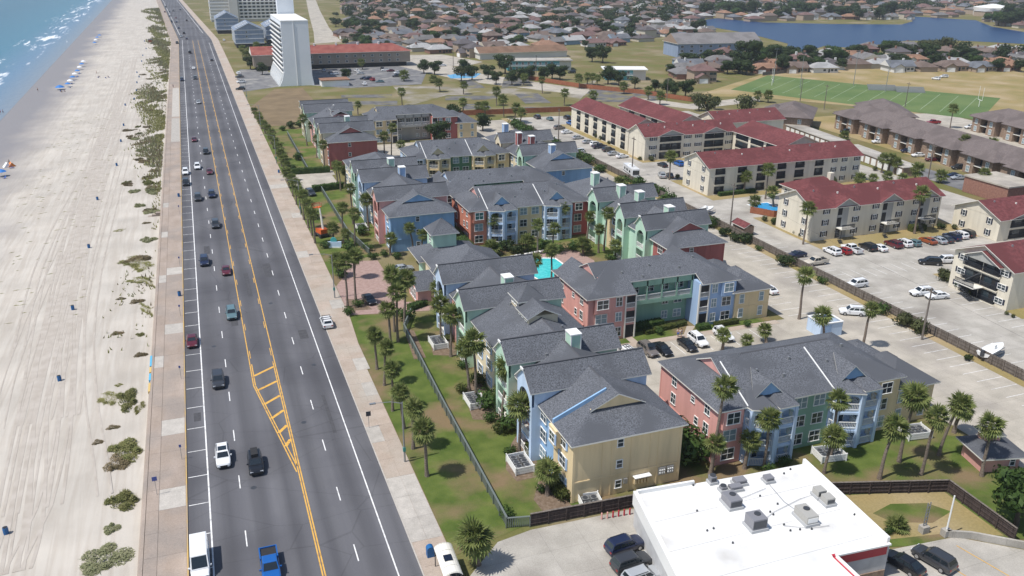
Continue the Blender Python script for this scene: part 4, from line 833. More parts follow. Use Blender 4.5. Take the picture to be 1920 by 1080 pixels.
# clubhouse with green tower roof
cl = empty('clubhouse', (0, 0, 0), 0, 'low clubhouse with pink gable and small green tower by the pool', 'clubhouse')
MB().box(36.0, 150.2, 0, 42.0, 157.4, 3.6).build('wall', SID['pink'], cl); gable_roof(cl, 'x', 153.8, 3.8, 35.6, 44.0, 3.5, 2.4)
for yy in (152.2, 153.8, 155.4): window(cl, 35.99, yy, 0.7, 1.2, 2.2, '-x')
MB().box(41.5, 149.0, 0, 56.0, 166.0, 4.4).build('wall', SID['cream'], cl); hip_roof(cl, 41.5, 56.0, 149.0, 166.0, 4.4, 4.4, 0.6, 'y')
MB().box(44.2, 168.6, 0, 49.4, 173.6, 8.2).build('tower', SID['palegreen'], cl); hip_roof(cl, 44.2, 49.4, 168.6, 173.6, 8.2, 2.7, 0.6, 'x', name='tower_roof'); window(cl, 44.19, 171, 6.0, 1.2, 1.3, '-x')
MB().box(41.0, 165.5, 0, 54.0, 169.0, 3.5).build('wall', SID['palegreen'], cl); hip_roof(cl, 40.6, 54.0, 165.5, 175.0, 3.5, 2.4, 0.5, 'x', name='lower_roof')
# air conditioner pens
for (x, y, n, lab) in ((35.0, 91.0, 3, 'white fenced pen of air conditioners under the blue gable'), (34.6, 109.5, 3, 'white fenced pen of air conditioners on the mulch bed by cream windows'), (40.2, 79.9, 2, 'low air conditioner pen at the foot of the yellow end wall'),
                    (34.9, 131.5, 3, 'white fenced pen of air conditioners under the leaning palm'), (35.0, 203.0, 3, 'white fenced pen of air conditioners by the pink sea gable'), (75.8, 79.0, 3, 'white fenced pen of air conditioners in front of the green wall'), (91.4, 79.6, 3, 'white fenced pen of air conditioners by the yellow wing')):
    ac_pen((x, y, -0.03), n, R(90) if y > 82 and x < 60 else R(-8), lab)
# pool garden
pool = empty('swimming_pool', (67, 161, 0), 0, 'turquoise swimming pool with white coping in the courtyard', 'swimming pool')
def pool_pts(k=1.0, ox=0, oy=0): return [(ox + a * k, oy + b_ * k) for a, b_ in ((-4.2, 7), (-4.6, 2.0), (-3.2, -5.0), (-1.0, -7.2), (2.6, -6.8), (4.4, -2.5), (5.2, 2.5), (5.0, 6.0), (1.0, 7.6))]
def pool_water():
    m, n, l, b = _new('pool_water'); geo = n.new('ShaderNodeNewGeometry')
    vo = n.new('ShaderNodeTexVoronoi'); vo.inputs['Scale'].default_value = 1.6; l.new(geo.outputs['Position'], vo.inputs['Vector'])
    rp = n.new('ShaderNodeValToRGB'); rp.color_ramp.elements[0].color = (0.03, 0.42, 0.44, 1); rp.color_ramp.elements[1].color = (0.1, 0.6, 0.6, 1); l.new(vo.outputs['Distance'], rp.inputs[0]); l.new(rp.outputs[0], b.inputs['Base Color'])
    b.inputs['Roughness'].default_value = 0.15; return m
MB().prism(pool_pts(1.0), -0.05, 0.05).build('water', pool_water(), pool); MB().prism(pool_pts(1.09), -0.06, 0.03).build('coping', M_WHITE, pool)
MB().prism([(-9, -10), (9, -10), (13, 2), (12, 10), (-3, 11), (-9, 4)], -0.06, 0.0).build('deck', M_PAVER, pool)
M_TEAL = plain('teal_canvas', (0.01, 0.2, 0.3), 0.7)
def umbrella(loc, mat, label, group, r=1.3, h=2.3, closed=False, cat='umbrella', tilt=0.0):
    e = empty('umbrella', loc, rnd.random() * 6, label, cat, group); MB().tube((0, 0, 0), (0, 0, h), 0.035, k=6).build('pole', M_WHITE, e)
    m = MB(); n = 10; rr = 0.28 if closed else r; dz = 1.7 if closed else 0.5 * r
    ring = [(rr * math.cos(2 * math.pi * i / n), rr * math.sin(2 * math.pi * i / n), h - dz) for i in range(n)]; mid = [(p[0] * 0.55, p[1] * 0.55, h - dz * (0.35 if not closed else 0.5)) for p in ring]
    m.v = [(0, 0, h + 0.05)] + mid + ring
    for i in range(n): j = (i + 1) % n; m.f += [(0, 1 + i, 1 + j), (1 + i, 1 + n + i, 1 + n + j, 1 + j)]; m.m += [0, 0]
    o = m.build('canopy', mat, e); o.rotation_euler = (tilt, 0, 0); o.location = (0, -tilt * h * 0.9, 0)
    return e
umbrella((78.5, 171.5, 0), M_TEAL, 'closed teal parasol beside the pool', 'pool parasols', closed=True); umbrella((60.6, 154.0, 0), M_TEAL, 'closed teal parasol at the near pool corner', 'pool parasols', closed=True)
umbrella((55.6, 228, 0), M_TEAL, 'teal parasol on a white stand in the far courtyard', None, r=1.2)
def lounger(x, y, rz, lab):
    e = empty('deck_chair', (x, y, 0), rz, lab, 'chair', 'white deck chairs by the pool')
    MB().box(-0.3, -0.7, 0.3, 0.3, 0.5, 0.38).build('seat', M_WHITE, e); m = MB(); m._add([(-0.3, 0.5, 0.34), (0.3, 0.5, 0.34), (0.3, 0.95, 1.0), (-0.3, 0.95, 1.0), (-0.3, 0.56, 0.3), (0.3, 0.56, 0.3), (0.3, 1.01, 0.96), (-0.3, 1.01, 0.96)], [(0, 1, 2, 3), (7, 6, 5, 4), (0, 4, 5, 1), (1, 5, 6, 2), (2, 6, 7, 3), (3, 7, 4, 0)]); m.build('backrest', M_WHITE, e)
    for sx in (-0.27, 0.27):
        for sy in (-0.62, 0.42): MB().box(sx - 0.03, sy - 0.03, 0, sx + 0.03, sy + 0.03, 0.3).build('leg', M_WHITE, e)
for i in range(6): lounger(63.2 + 1.25 * i + (1.0 if i > 1 else 0), 170.6 + 0.25 * i, R(180 + rnd.uniform(-12, 12)), 'white deck chair in the row along the pool edge')
# ================= RED ROOFED APARTMENTS =================
M_SHUT = plain('navy_shutter', (0.022, 0.026, 0.045), 0.6)
M_RAILD = plain('black_railing', (0.018, 0.022, 0.032), 0.5)
ST = SID['stucco']; STG = SID['grey']
def red_roof(e, x0, x1, y0, y1, ze=8.3, rise=3.0, axis='x', over=0.7):
    if axis == 'x': gable_roof(e, 'x', (y0 + y1) / 2, (y1 - y0) / 2, x0 - over, x1 + over, ze, rise, M_ROOF_RED, M_TRIM, 0.6)
    else: gable_roof(e, 'y', (x0 + x1) / 2, (x1 - x0) / 2, y0 - over, y1 + over, ze, rise, M_ROOF_RED, M_TRIM, 0.6)
def red_walls(e, x0, x1, y0, y1, ze=8.3, rise=3.0, axis='x'):
    m = MB().box(x0, y0, 0, x1, y1, ze)
    if axis == 'x':
        ym = (y0 + y1) / 2
        for x in (x0, x1): m._add([(x, y0, ze - .05), (x, y1, ze - .05), (x, ym, ze + rise - 0.15)], [(0, 2, 1) if x == x0 else (0, 1, 2)])
    else:
        xm = (x0 + x1) / 2
        for y in (y0, y1): m._add([(x0, y, ze - .05), (x1, y, ze - .05), (xm, y, ze + rise - 0.15)], [(0, 1, 2) if y == y0 else (0, 2, 1)])
    return m.build('wall', ST, e)
def balcony_stack(e, facing, x, y, w, levels=3, h=FL, depth=0.25):
    L = local(facing, x, y)
    for f in range(levels):
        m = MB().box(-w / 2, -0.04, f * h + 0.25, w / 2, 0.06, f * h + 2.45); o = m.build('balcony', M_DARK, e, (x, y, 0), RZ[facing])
        px, py = L(0, depth - 0.05); railing(o, 0, -depth + 0.05, f * h + 0.2, w, mat=M_RAILD, rz=0.0, gap=0.16)
        MB().box(-w / 2 - 0.1, -depth, f * h + 0.02, w / 2 + 0.1, 0.05, f * h + 0.2).build('balcony_slab', ST, o)
        MB().box(-w * 0.32, -0.07, f * h + 0.28, w * 0.1, -0.03, f * h + 2.3).build('patio_door', M_GLASS, o)
def front_gable(e, x, y, w, ze, rise, depth=3.5):
    m = MB(); m._add([(-w / 2, -0.35, ze - 0.2), (w / 2, -0.35, ze - 0.2), (0, -0.35, ze + rise - 0.12), (-w / 2, 0.4, ze - 0.2), (w / 2, 0.4, ze - 0.2), (0, 0.4, ze + rise - 0.12)], [(0, 1, 2), (5, 4, 3), (0, 3, 4, 1)])
    m.build('gable_front', STG, e, (x, y, 0)); gable_roof(e, 'y', x, w / 2, y - 0.75, y + depth, ze, rise, M_ROOF_RED, M_TRIM, 0.4, 'gable_roof')
def stair_entry(e, x, y, w=3.2):
    """tall recessed entry with dark floors, landing, flight of steps and black railings"""
    MB().box(x - w / 2, y - 0.05, 0.1, x + w / 2, y + 0.06, 8.0).build('stair_recess', STG, e)
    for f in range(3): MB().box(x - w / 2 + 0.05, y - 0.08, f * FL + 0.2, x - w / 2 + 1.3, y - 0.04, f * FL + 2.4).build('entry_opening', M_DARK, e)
    st_ = MB().box(x - w / 2, y - 2.2, FL - 0.15, x + w / 2 + 0.7, y, FL + 0.05).build('stair_landing', M_TRIM, e)
    railing(e, x + 0.3, y - 2.15, FL + 0.05, w + 0.6, mat=M_RAILD, gap=0.16)
    m = MB()
    for i in range(9): m.box(x - w / 2 - 1.6 + 0.02 * i, y - 2.0 - 0.28 * (9 - i) + 0.6, i * 0.3, x - w / 2 - 0.5, y - 1.7 - 0.28 * (9 - i) + 0.6, i * 0.3 + 0.12)
    m.build('stair_flight', M_DMETAL, e)
    m = MB()
    for sx in (x - w / 2 + 0.1, x + w / 2 + 0.6): m.box(sx - 0.06, y - 2.15, 0, sx + 0.06, y - 2.03, FL - 0.15)
    m.build('stair_post', M_DMETAL, e)
def end_windows(e, x, y0, y1, facing='-x', cols=2, floors=3):
    for j in range(cols):
        yy = y0 + (y1 - y0) * (0.22 + 0.56 * j / max(1, cols - 1))
        for f in range(floors): window(e, x, yy, f * FL + 0.75, 0.9, 1.45, facing, shutters=M_SHUT)
def red_block(label, x0, x1, y0, y1, front, axis='x', end=True, floors=3):
    ze = 8.3 if floors == 3 else 5.6
    e = empty('apartment_building', (0, 0, 0), 0, label, 'apartment building'); red_walls(e, x0, x1, y0, y1, ze, axis=axis); red_roof(e, x0, x1, y0, y1, ze, axis=axis)
    if end: end_windows(e, x0 - 0.01, y0, y1, floors=floors)
    if axis == 'x':
        for i in range(6): u = x0 + (x1 - x0) * (i + .6) / 6.4; v = (y0 + y1) / 2 - 1.2 - 1.4 * (i % 2); MB().box(u - .16, v - .16, ze + .3, u + .16, v + .16, ze + 3.0 - ((y0 + y1) / 2 - v) * .43 + .35).build('roof_vent', M_TRIM if i % 2 else M_METAL, e)
    for el in front:
        k, u = el[0], el[1]
        if k == 'b': balcony_stack(e, '-y', x0 + u, y0 - 0.0, el[2])
        elif k == 'w':
            for f in range(3): window(e, x0 + u, y0 - 0.01, f * FL + 0.85, 1.15, 1.35, '-y', shutters=M_SHUT)
        elif k == 'w2':
            for f in range(3): window(e, x0 + u, y0 - 0.01, f * FL + 0.85, 1.9, 1.15, '-y', shutters=M_SHUT)
        elif k == 's': front_gable(e, x0 + u, y0, 6.6, 8.25, 1.9); stair_entry(e, x0 + u - 0.6, y0)
        elif k == 'g': front_gable(e, x0 + u, y0, el[2] + 1.2, ze - .05, 1.7); [balcony_stack(e, '-y', x0 + u + d, y0, el[2] / 2 - 0.1, floors) for d in (-el[2] / 4, el[2] / 4)]
        elif k == 'x':      # balcony on the -x face, u measured along y
            balcony_stack(e, '-x', x0, y0 + u, el[2])
    return e
red_block('red roofed apartment block with six stacks of dark balconies', 134.6, 188.0, 202.8, 216.6, [('b', 3.6, 3.2), ('b', 11.0, 3.0), ('b', 17.6, 3.0), ('b', 24.6, 3.0), ('b', 31.0, 3.2), ('b', 38.0, 3.0), ('w', 43.5), ('w', 47.2), ('w', 51.8)])
rb2 = red_block('red roofed apartment block with three stair entries under front gables', 135.2, 174.6, 158.4, 171.8, [('w', 3.8), ('s', 9.4), ('w', 12.8), ('w', 18.6), ('s', 23.0), ('w', 26.2), ('w', 31.2), ('s', 34.6), ('w', 37.8)])
rb3 = red_block('red roofed apartment block with open stair well by the boat', 143.4, 200, 110.0, 124.2, [], end=False)
for f in (0, 1, 2):
    for yy in (112.0, 121.8): window(rb3, 143.39, yy, f * FL + 0.9, 1.9, 1.1, '-x', shutters=M_SHUT)
for k in (-2.2, 2.2): balcony_stack(rb3, '-x', 143.4, 117.0 + k, 4.2, depth=0.5)
m = MB(); m._add([(142.6, 112.9, 8.0), (142.6, 121.1, 8.0), (142.6, 117, 10.1), (143.3, 112.9, 8.0), (143.3, 121.1, 8.0), (143.3, 117, 10.1)], [(2, 1, 0), (3, 4, 5)]); m.build('gable_front', STG, rb3)
gable_roof(rb3, 'x', 117.0, 4.3, 142.2, 148.5, 8.3, 1.9, M_ROOF_RED, M_TRIM, 0.4, 'gable_roof')
MB().box(140.3, 115.6, FL - 0.1, 143.3, 120.4, FL + 0.05).build('stair_landing', M_TRIM, rb3); railing(rb3, 140.35, 118, FL + 0.05, 4.6, '-x', M_RAILD, gap=0.16)
m = MB()
for i in range(10): m.box(140.6, 116.0 + 0.34 * i, 0.28 * i, 141.7, 116.5 + 0.34 * i, 0.28 * i + 0.1); m.box(141.9, 119.6 - 0.34 * i, FL + 0.28 * i, 143.0, 120.0 - 0.34 * i, FL + 0.28 * i + 0.1)
m.build('stair_flight', M_DMETAL, rb3)
rb4 = red_block('red roofed two gallery apartment block behind the stair entry block', 178.5, 215, 143.6, 157.4, [('g', 9, 11.0), ('g', 24, 11.0)], floors=2); 
red_block('red roofed apartment block with twin balcony gables by the parked sedans', 138.8, 174.0, 248.4, 260.0, [('w2', 3.0), ('g', 9.6, 8.2), ('w2', 16.2), ('w2', 20.4), ('g', 26.6, 7.6), ('w2', 32.6)], end=False)
red_block('long red roofed apartment wing with balconies facing the alley', 140.2, 153.0, 263.0, 312.0, [('w', 4), ('w', 9)] + [('x', 4 + 7.6 * i, 3.2) for i in range(6)], axis='y', end=False)
red_block('inner red roofed apartment wing along the courtyard', 159.4, 172.4, 264.4, 308.0, [('x', 6 + 9.0 * i, 4.2) for i in range(4)], axis='y', end=False)
red_block('red roofed apartment wing with open galleries linking the blocks', 172.6, 187.4, 220.4, 247.6, [('x', 5 + 8.5 * i, 7.0) for i in range(3)], axis='y', end=False)
red_block('far red roofed apartment block beside the trees', 176, 204, 262, 276, [], end=False)
# small red roofed pavilion, office and guard hut
pv = empty('pavilion', (0, 0, 0), 0, 'low red hip roofed pool house with pale chimney', 'pool house')
MB().box(156, 187, 0, 171, 197.5, 3.0).build('wall', ST, pv); hip_roof(pv, 156, 171, 187, 197.5, 3.0, 2.8, 0.7, 'x', mat=M_ROOF_RED); MB().box(166.6, 190.4, 3, 167.9, 191.8, 7.0).build('chimney', ST, pv)
for yy in (189, 192, 195.5): window(pv, 155.99, yy, 0.8, 1.4, 1.4, '-x')
ht = empty('dumpster_shelter', (0, 0, 0), 0, 'small red roofed shelter against the alley fence', 'shelter')
MB().box(122.6, 167.4, 0, 125.4, 172.2, 2.3).build('wall', M_BRICK, ht); gable_roof(ht, 'y', 124.0, 1.5, 166.9, 172.7, 2.3, 0.8, M_ROOF_RED, M_TRIM, 0.3)
# second pool
p2 = empty('swimming_pool', (143.5, 187.0, 0), 0, 'small blue pool behind the cedar fence', 'swimming pool'); MB().prism([(-3, -4), (3, -4), (3, 4), (-3, 4)], 0, 0.06).build('water', plain('pool_blue', (0.03, 0.3, 0.6), 0.15), p2); MB().prism([(-3.5, -4.5), (3.5, -4.5), (3.5, 4.5), (-3.5, 4.5)], 0, 0.03).build('coping', M_WHITE, p2)

# ================= BROWN APARTMENTS AND GARAGES =================
def brown_block(label, pts, rz, n):
    e = empty('apartment_building', (pts[0], pts[1], 0), rz, label, 'apartment building')
    L_, D = pts[2], 16.0
    MB().box(0, 0, 0, D, L_, 5.9).build('wall', M_BRICK, e)
    hip_roof(e, 0, D, 0, L_, 5.9, 3.6, 1.1, 'y', mat=M_ROOF_BROWN, trim=M_ROOF_BROWN)
    k = int(L_ / 17)
    for i in range(k):
        yc = L_ * (i + 0.5) / k
        hip_roof(e, -2.6, 5, yc - 6.5, yc + 6.5, 5.9, 2.4, 0.9, 'x', mat=M_ROOF_BROWN, trim=M_ROOF_BROWN, name='bay_roof'); MB().box(-2.4, yc - 6.2, 0, 0.1, yc - 1.8, 5.85).build('wall', M_BRICK, e); MB().box(-2.4, yc + 1.8, 0, 0.1, yc + 6.2, 5.85).build('wall', M_BRICK, e)
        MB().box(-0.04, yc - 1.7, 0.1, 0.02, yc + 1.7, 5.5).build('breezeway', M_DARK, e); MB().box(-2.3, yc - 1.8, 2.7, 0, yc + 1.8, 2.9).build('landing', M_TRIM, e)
        for s in (-4, 4):
            for f in (0, 1): window(e, -2.41, yc + s, f * 2.8 + 0.5, 1.5, 1.9, '-x', blind=True)
    for s in (3.5, 12):
        for f in (0, 1): window(e, s, -0.01, f * 2.8 + 0.6, 1.4, 1.7, '-y', blind=True)
    return e
brown_block('long brown brick apartment block with taupe hip roofs along the street', (224.5, 150, 130), R(-8), 0)
brown_block('brown brick apartment building with taupe hip roof beyond the red roofs', (211, 281, 26), R(-42), 0)
brown_block('brown brick apartment building with taupe hip roof near the field', (251, 268, 30), R(-30), 0)
brown_block('brown brick apartment building beside the pale lot', (284, 205, 52), R(-8), 0)
def garage_row(label, x, y, L_, rz, n):
    e = empty('garage_row', (x, y, 0), rz, label, 'garage'); MB().box(0, 0, 0, 6, L_, 2.7).build('wall', M_BRICK, e); MB().box(-0.3, -0.3, 2.7, 6.3, L_ + 0.3, 2.95).build('roof', M_CONC_GREY, e)
    for i in range(n): MB().box(-0.06, L_ * (i + 0.5) / n - 1.2, 0.05, 0.02, L_ * (i + 0.5) / n + 1.2, 2.2).build('garage_door', M_WHITE, e)
garage_row('long row of white garage doors along the worn street', 205.5, 203, 34, R(-8), 10); garage_row('second row of white garage doors further up the street', 211.5, 244, 32, R(-8), 9)
hb = empty('house', (0, 0, 0), 0, 'flat roofed brick building at the edge of the red roofed complex', 'building'); MB().box(209, 168, 0, 221, 183, 4.6).build('wall', mottled('red_brown_brick', (0.22, 0.11, 0.085), (0.3, 0.16, 0.12), scale=2.0), hb); MB().box(208.7, 167.7, 4.6, 221.3, 183.3, 5.0).build('roof', M_CONC, hb)

# ================= WHITE TOWER, HOTEL, FAR BUILDINGS =================
tw = empty('hotel_tower', (0, 0, 0), 0, 'white eleven storey tower with flared base and black balcony rows', 'tower')
MTW = mottled('tower_white', (0.72, 0.76, 0.8), (0.79, 0.82, 0.85), scale=0.08, rough=0.8)
prof = [(41.6, 0), (43.2, 3.2), (44.3, 7.0), (44.7, 32.0), (58.3, 32.0), (58.45, 5.0), (59.2, 0)]
m = MB(); n = len(prof); m.v = [(p[0], 460, p[1]) for p in prof] + [(p[0], 513, p[1]) for p in prof]
m.f = [tuple(range(n)), tuple(reversed(range(n, 2 * n)))] + [(i, n + i, n + (i + 1) % n, (i + 1) % n) for i in range(n)]; m.m = [0] * len(m.f); m.build('wall', MTW, tw)
MB().box(44.6, 459.9, 32.0, 58.4, 513.1, 32.5).build('roof', M_WHITE, tw)
MB().box(50.7, 459.75, 0.1, 50.95, 460, 31.9).build('corner_rib', M_WHITE, tw)
for f in range(10):
    z = 6.2 + 2.5 * f
    for i in range(13):
        y = 462 + 3.9 * i; MB().box(44.18, y, z + 0.5, 44.35 if z > 8 else 44.2, y + 2.6, z + 1.55).build('balcony', M_DMETAL, tw)
    MB().box(43.6, 460.5, z + 0.1, 44.5, 512.5, z + 0.5).build('balcony_band', M_WHITE, tw)
for i in range(14):
    m = MB(); y = 460.6 + 3.98 * i
    m._add([(41.1, y, 0), (41.1, y + 0.5, 0), (43.9, y + 0.5, 7.0), (43.9, y, 7.0), (42.2, y, 0), (42.2, y + 0.5, 0), (44.9, y + 0.5, 7.0), (44.9, y, 7.0)], [(0, 3, 2, 1), (0, 4, 7, 3), (1, 2, 6, 5), (4, 5, 6, 7)]); m.build('flared_fin', M_WHITE, tw)
MB().box(49, 514, 0, 58, 521, 43).build('lift_shaft', MTW, tw)
MB().box(62, 452, 0, 76, 462, 3.0).build('annex', M_WHITE, tw); MB().box(61.6, 451.6, 3.0, 76.4, 462.4, 3.4).build('annex_roof', plain('annex_brown', (0.25, 0.13, 0.08), 0.8), tw)
hotel = empty('hotel', (0, 0, 0), 0, 'long tan brick hotel with rusty red roof and pilotis', 'hotel')
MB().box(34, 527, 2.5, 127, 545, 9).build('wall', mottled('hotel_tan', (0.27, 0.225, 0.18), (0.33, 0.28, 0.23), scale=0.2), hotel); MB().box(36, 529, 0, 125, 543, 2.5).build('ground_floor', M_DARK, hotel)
hip_roof(hotel, 34, 127, 527, 545, 9, 4.0, 0.8, 'x', lo='gable', mat=mottled('rust_roof', (0.2, 0.055, 0.045), (0.28, 0.095, 0.075), scale=0.25))
for i in range(12):
    for f in range(2): window(hotel, 62 + 5.2 * i, 526.9, 3.3 + 3 * f, 1.6, 1.3, '-y', split=False)
for i in range(4): MB().box(70 + 13 * i, 535, 11.5, 71 + 13 * i, 536.2, 14).build('chimney', M_WHITE, hotel)
M_BLUEGREY = siding('bluegrey_siding', (0.25, 0.31, 0.42)); M_BLUEROOF = shingle('bluegrey_roof', (0.2, 0.245, 0.32), scale=2, spread=0.12)
def condo(label, x0, x1, y0, y1):
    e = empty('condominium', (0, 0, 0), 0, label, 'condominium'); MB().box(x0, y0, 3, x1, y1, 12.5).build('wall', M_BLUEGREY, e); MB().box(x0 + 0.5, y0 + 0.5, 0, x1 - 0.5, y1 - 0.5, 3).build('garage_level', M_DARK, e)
    xm = (x0 + x1) / 2; m = MB(); m._add([(x0, y0 - 0.02, 12.4), (x1, y0 - 0.02, 12.4), (xm, y0 - 0.02, 17.2)], [(0, 1, 2)]); m.build('gable_front', M_BLUEGREY, e); gable_roof(e, 'y', xm, (x1 - x0) / 2, y0 - 0.6, y1, 12.5, 4.8, M_BLUEROOF, M_WHITE, 0.6)
    m = MB()
    for z in (3.0, 6.2, 9.4, 12.3): m.box(x0 - 0.1, y0 - 0.12, z, x1 + 0.1, y0, z + 0.35)
    m.build('trim_band', M_WHITE, e)
    for i in range(4): MB().box(x0 - 0.6, y0 + 2 + (y1 - y0) / 4 * i, 3.2, x0 + 0.1, y0 + 2.6 + (y1 - y0) / 4 * i, 12.3).build('balcony_divider', M_WHITE, e); [railing(e, x0 - 0.5, y0 + (y1 - y0) / 4 * (i + .5), z, 5.0, '-x', gap=0.5) for z in (3.2, 6.4, 9.6)]
    for i in range(3): m = MB(); yy = y0 + 6 + 8 * i; m._add([(xm - 0.5, yy, 17.2), (xm - 0.5, yy + 1.6, 17.2), (x0 + 1, yy + 1.6, 13.5), (x0 + 1, yy, 13.5)], [(0, 1, 2, 3)]); m.build('skylight', M_WHITE, e)
    for z in (7.5, 10.5): window(e, xm - 2, y0 - 0.02, z, 1.2, 1.2, '-y', split=False)
condo('blue grey gabled condominium with white bands nearest the boulevard', 32, 52, 664, 700); condo('blue grey gabled condominium beside the white tower', 56, 76, 690, 730); condo('blue grey gabled condominium further along the boulevard', 24, 42, 790, 826)
bh = empty('beach_hotel', (0, 0, 0), 0, 'large beige hotel with banded balconies far up the boulevard', 'hotel')
MBE = mottled('beige_stucco', (0.58, 0.56, 0.52), (0.66, 0.64, 0.6), scale=0.05)
MB().box(24, 935, 0, 44, 965, 30).build('wall', MBE, bh); MB().box(44, 930, 0, 90, 950, 22).build('wall', MBE, bh); MB().box(90, 930, 0, 102, 950, 25).build('wall', plain('hotel_blue', (0.3, 0.45, 0.7), 0.6), bh); MB().box(42, 927, 0, 50, 931, 28).build('stair_tower', MBE, bh)
for f in range(6):
    MB().box(51, 928.6, 2.5 + 3.2 * f, 89.5, 929.95, 3.5 + 3.2 * f).build('balcony_band', M_WHITE, bh)
    for i in range(9): MB().box(52 + 4.2 * i, 929.9, 3.6 + 3.2 * f, 54.6 + 4.2 * i, 930.03, 5.5 + 3.2 * f).build('window', M_GLASS, bh)
for f in range(9): MB().box(23, 934, 2 + 3.1 * f, 43, 935, 3.1 + 3.1 * f).build('balcony_band', M_WHITE, bh)
# motels with turquoise fronts
def motel(label, x0, x1, y0, y1, rz, roofmat, tall=5.6):
    e = empty('motel', (x0, y0, 0), rz, label, 'motel'); w, d = x1 - x0, y1 - y0
    MB().box(0, 0, 0, w, d, tall).build('wall', plain('turquoise_wall', (0.1, 0.37, 0.43), 0.7), e); MB().box(w - 7, -0.1, 0, w + 0.1, d + 0.1, tall).build('wall', MBE, e); MB().box(-1.6, -1.6, tall, w + 1, d + 1, tall + 0.4).build('roof', roofmat, e)
    MB().box(-1.4, -1.4, tall / 2 - 0.1, w - 7, 0, tall / 2 + 0.1).build('gallery', M_WHITE, e); railing(e, (w - 7) / 2, -1.35, tall / 2 + 0.1, w - 8, mat=M_WHITE, gap=0.6)
    for i in range(int((w - 8) / 3.5)):
        for f in (0, 1): window(e, 2 + 3.5 * i, -0.02, f * tall / 2 + 0.5, 1.5, 1.6, '-y', split=False)
motel('two storey turquoise motel with grey roof behind the vacant lots', 176, 214, 486, 498, R(-14), M_CONC_GREY); motel('turquoise motel with white roof by the street', 214, 236, 432, 444, R(-20), M_WHITE)
lb = empty('hall', (0, 0, 0), 0, 'long low hall with brown roof behind the turquoise motel', 'building'); MB().box(178, 545, 0, 240, 560, 4).build('wall', MBE, lb); hip_roof(lb, 178, 240, 545, 560, 4, 3.4, 0.8, 'x', lo='gable', hi='gable', mat=shingle('brown_shingle', (0.2, 0.125, 0.085), scale=2, spread=0.15))
gh = empty('apartment_house', (0, 0, 0), 0, 'big grey roofed apartment house on the lake shore with teal fronts', 'apartment house'); MB().box(0, 0, 0, 62, 24, 9).build('wall', M_BLUEGREY, gh); hip_roof(gh, 0, 62, 0, 24, 9, 6.0, 0.8, 'x', lo='gable', hi='gable', mat=shingle('grey_shingle', (0.2, 0.19, 0.19), scale=2, spread=0.15), gable_mat=M_BRICK)
gh.location = (*G(1270, 108), 0); gh.rotation_euler = (0, 0, R(-6))
for i in range(9):
    for f in range(3): window(gh, 3 + 7 * i, -0.02, 0.6 + 2.9 * f, 2.4, 1.5, '-y', split=False)
tk = empty('storage_tank', (*G(1860, 28), 0), 0, 'pale round storage tank beyond the lake', 'tank'); MB().tube((0, 0, 0), (0, 0, 9), 22, k=40).build('shell', MBE, tk); MB().tube((0, 0, 9), (0, 0, 12.5), 22, 3, 40).build('roof', M_WHITE, tk)
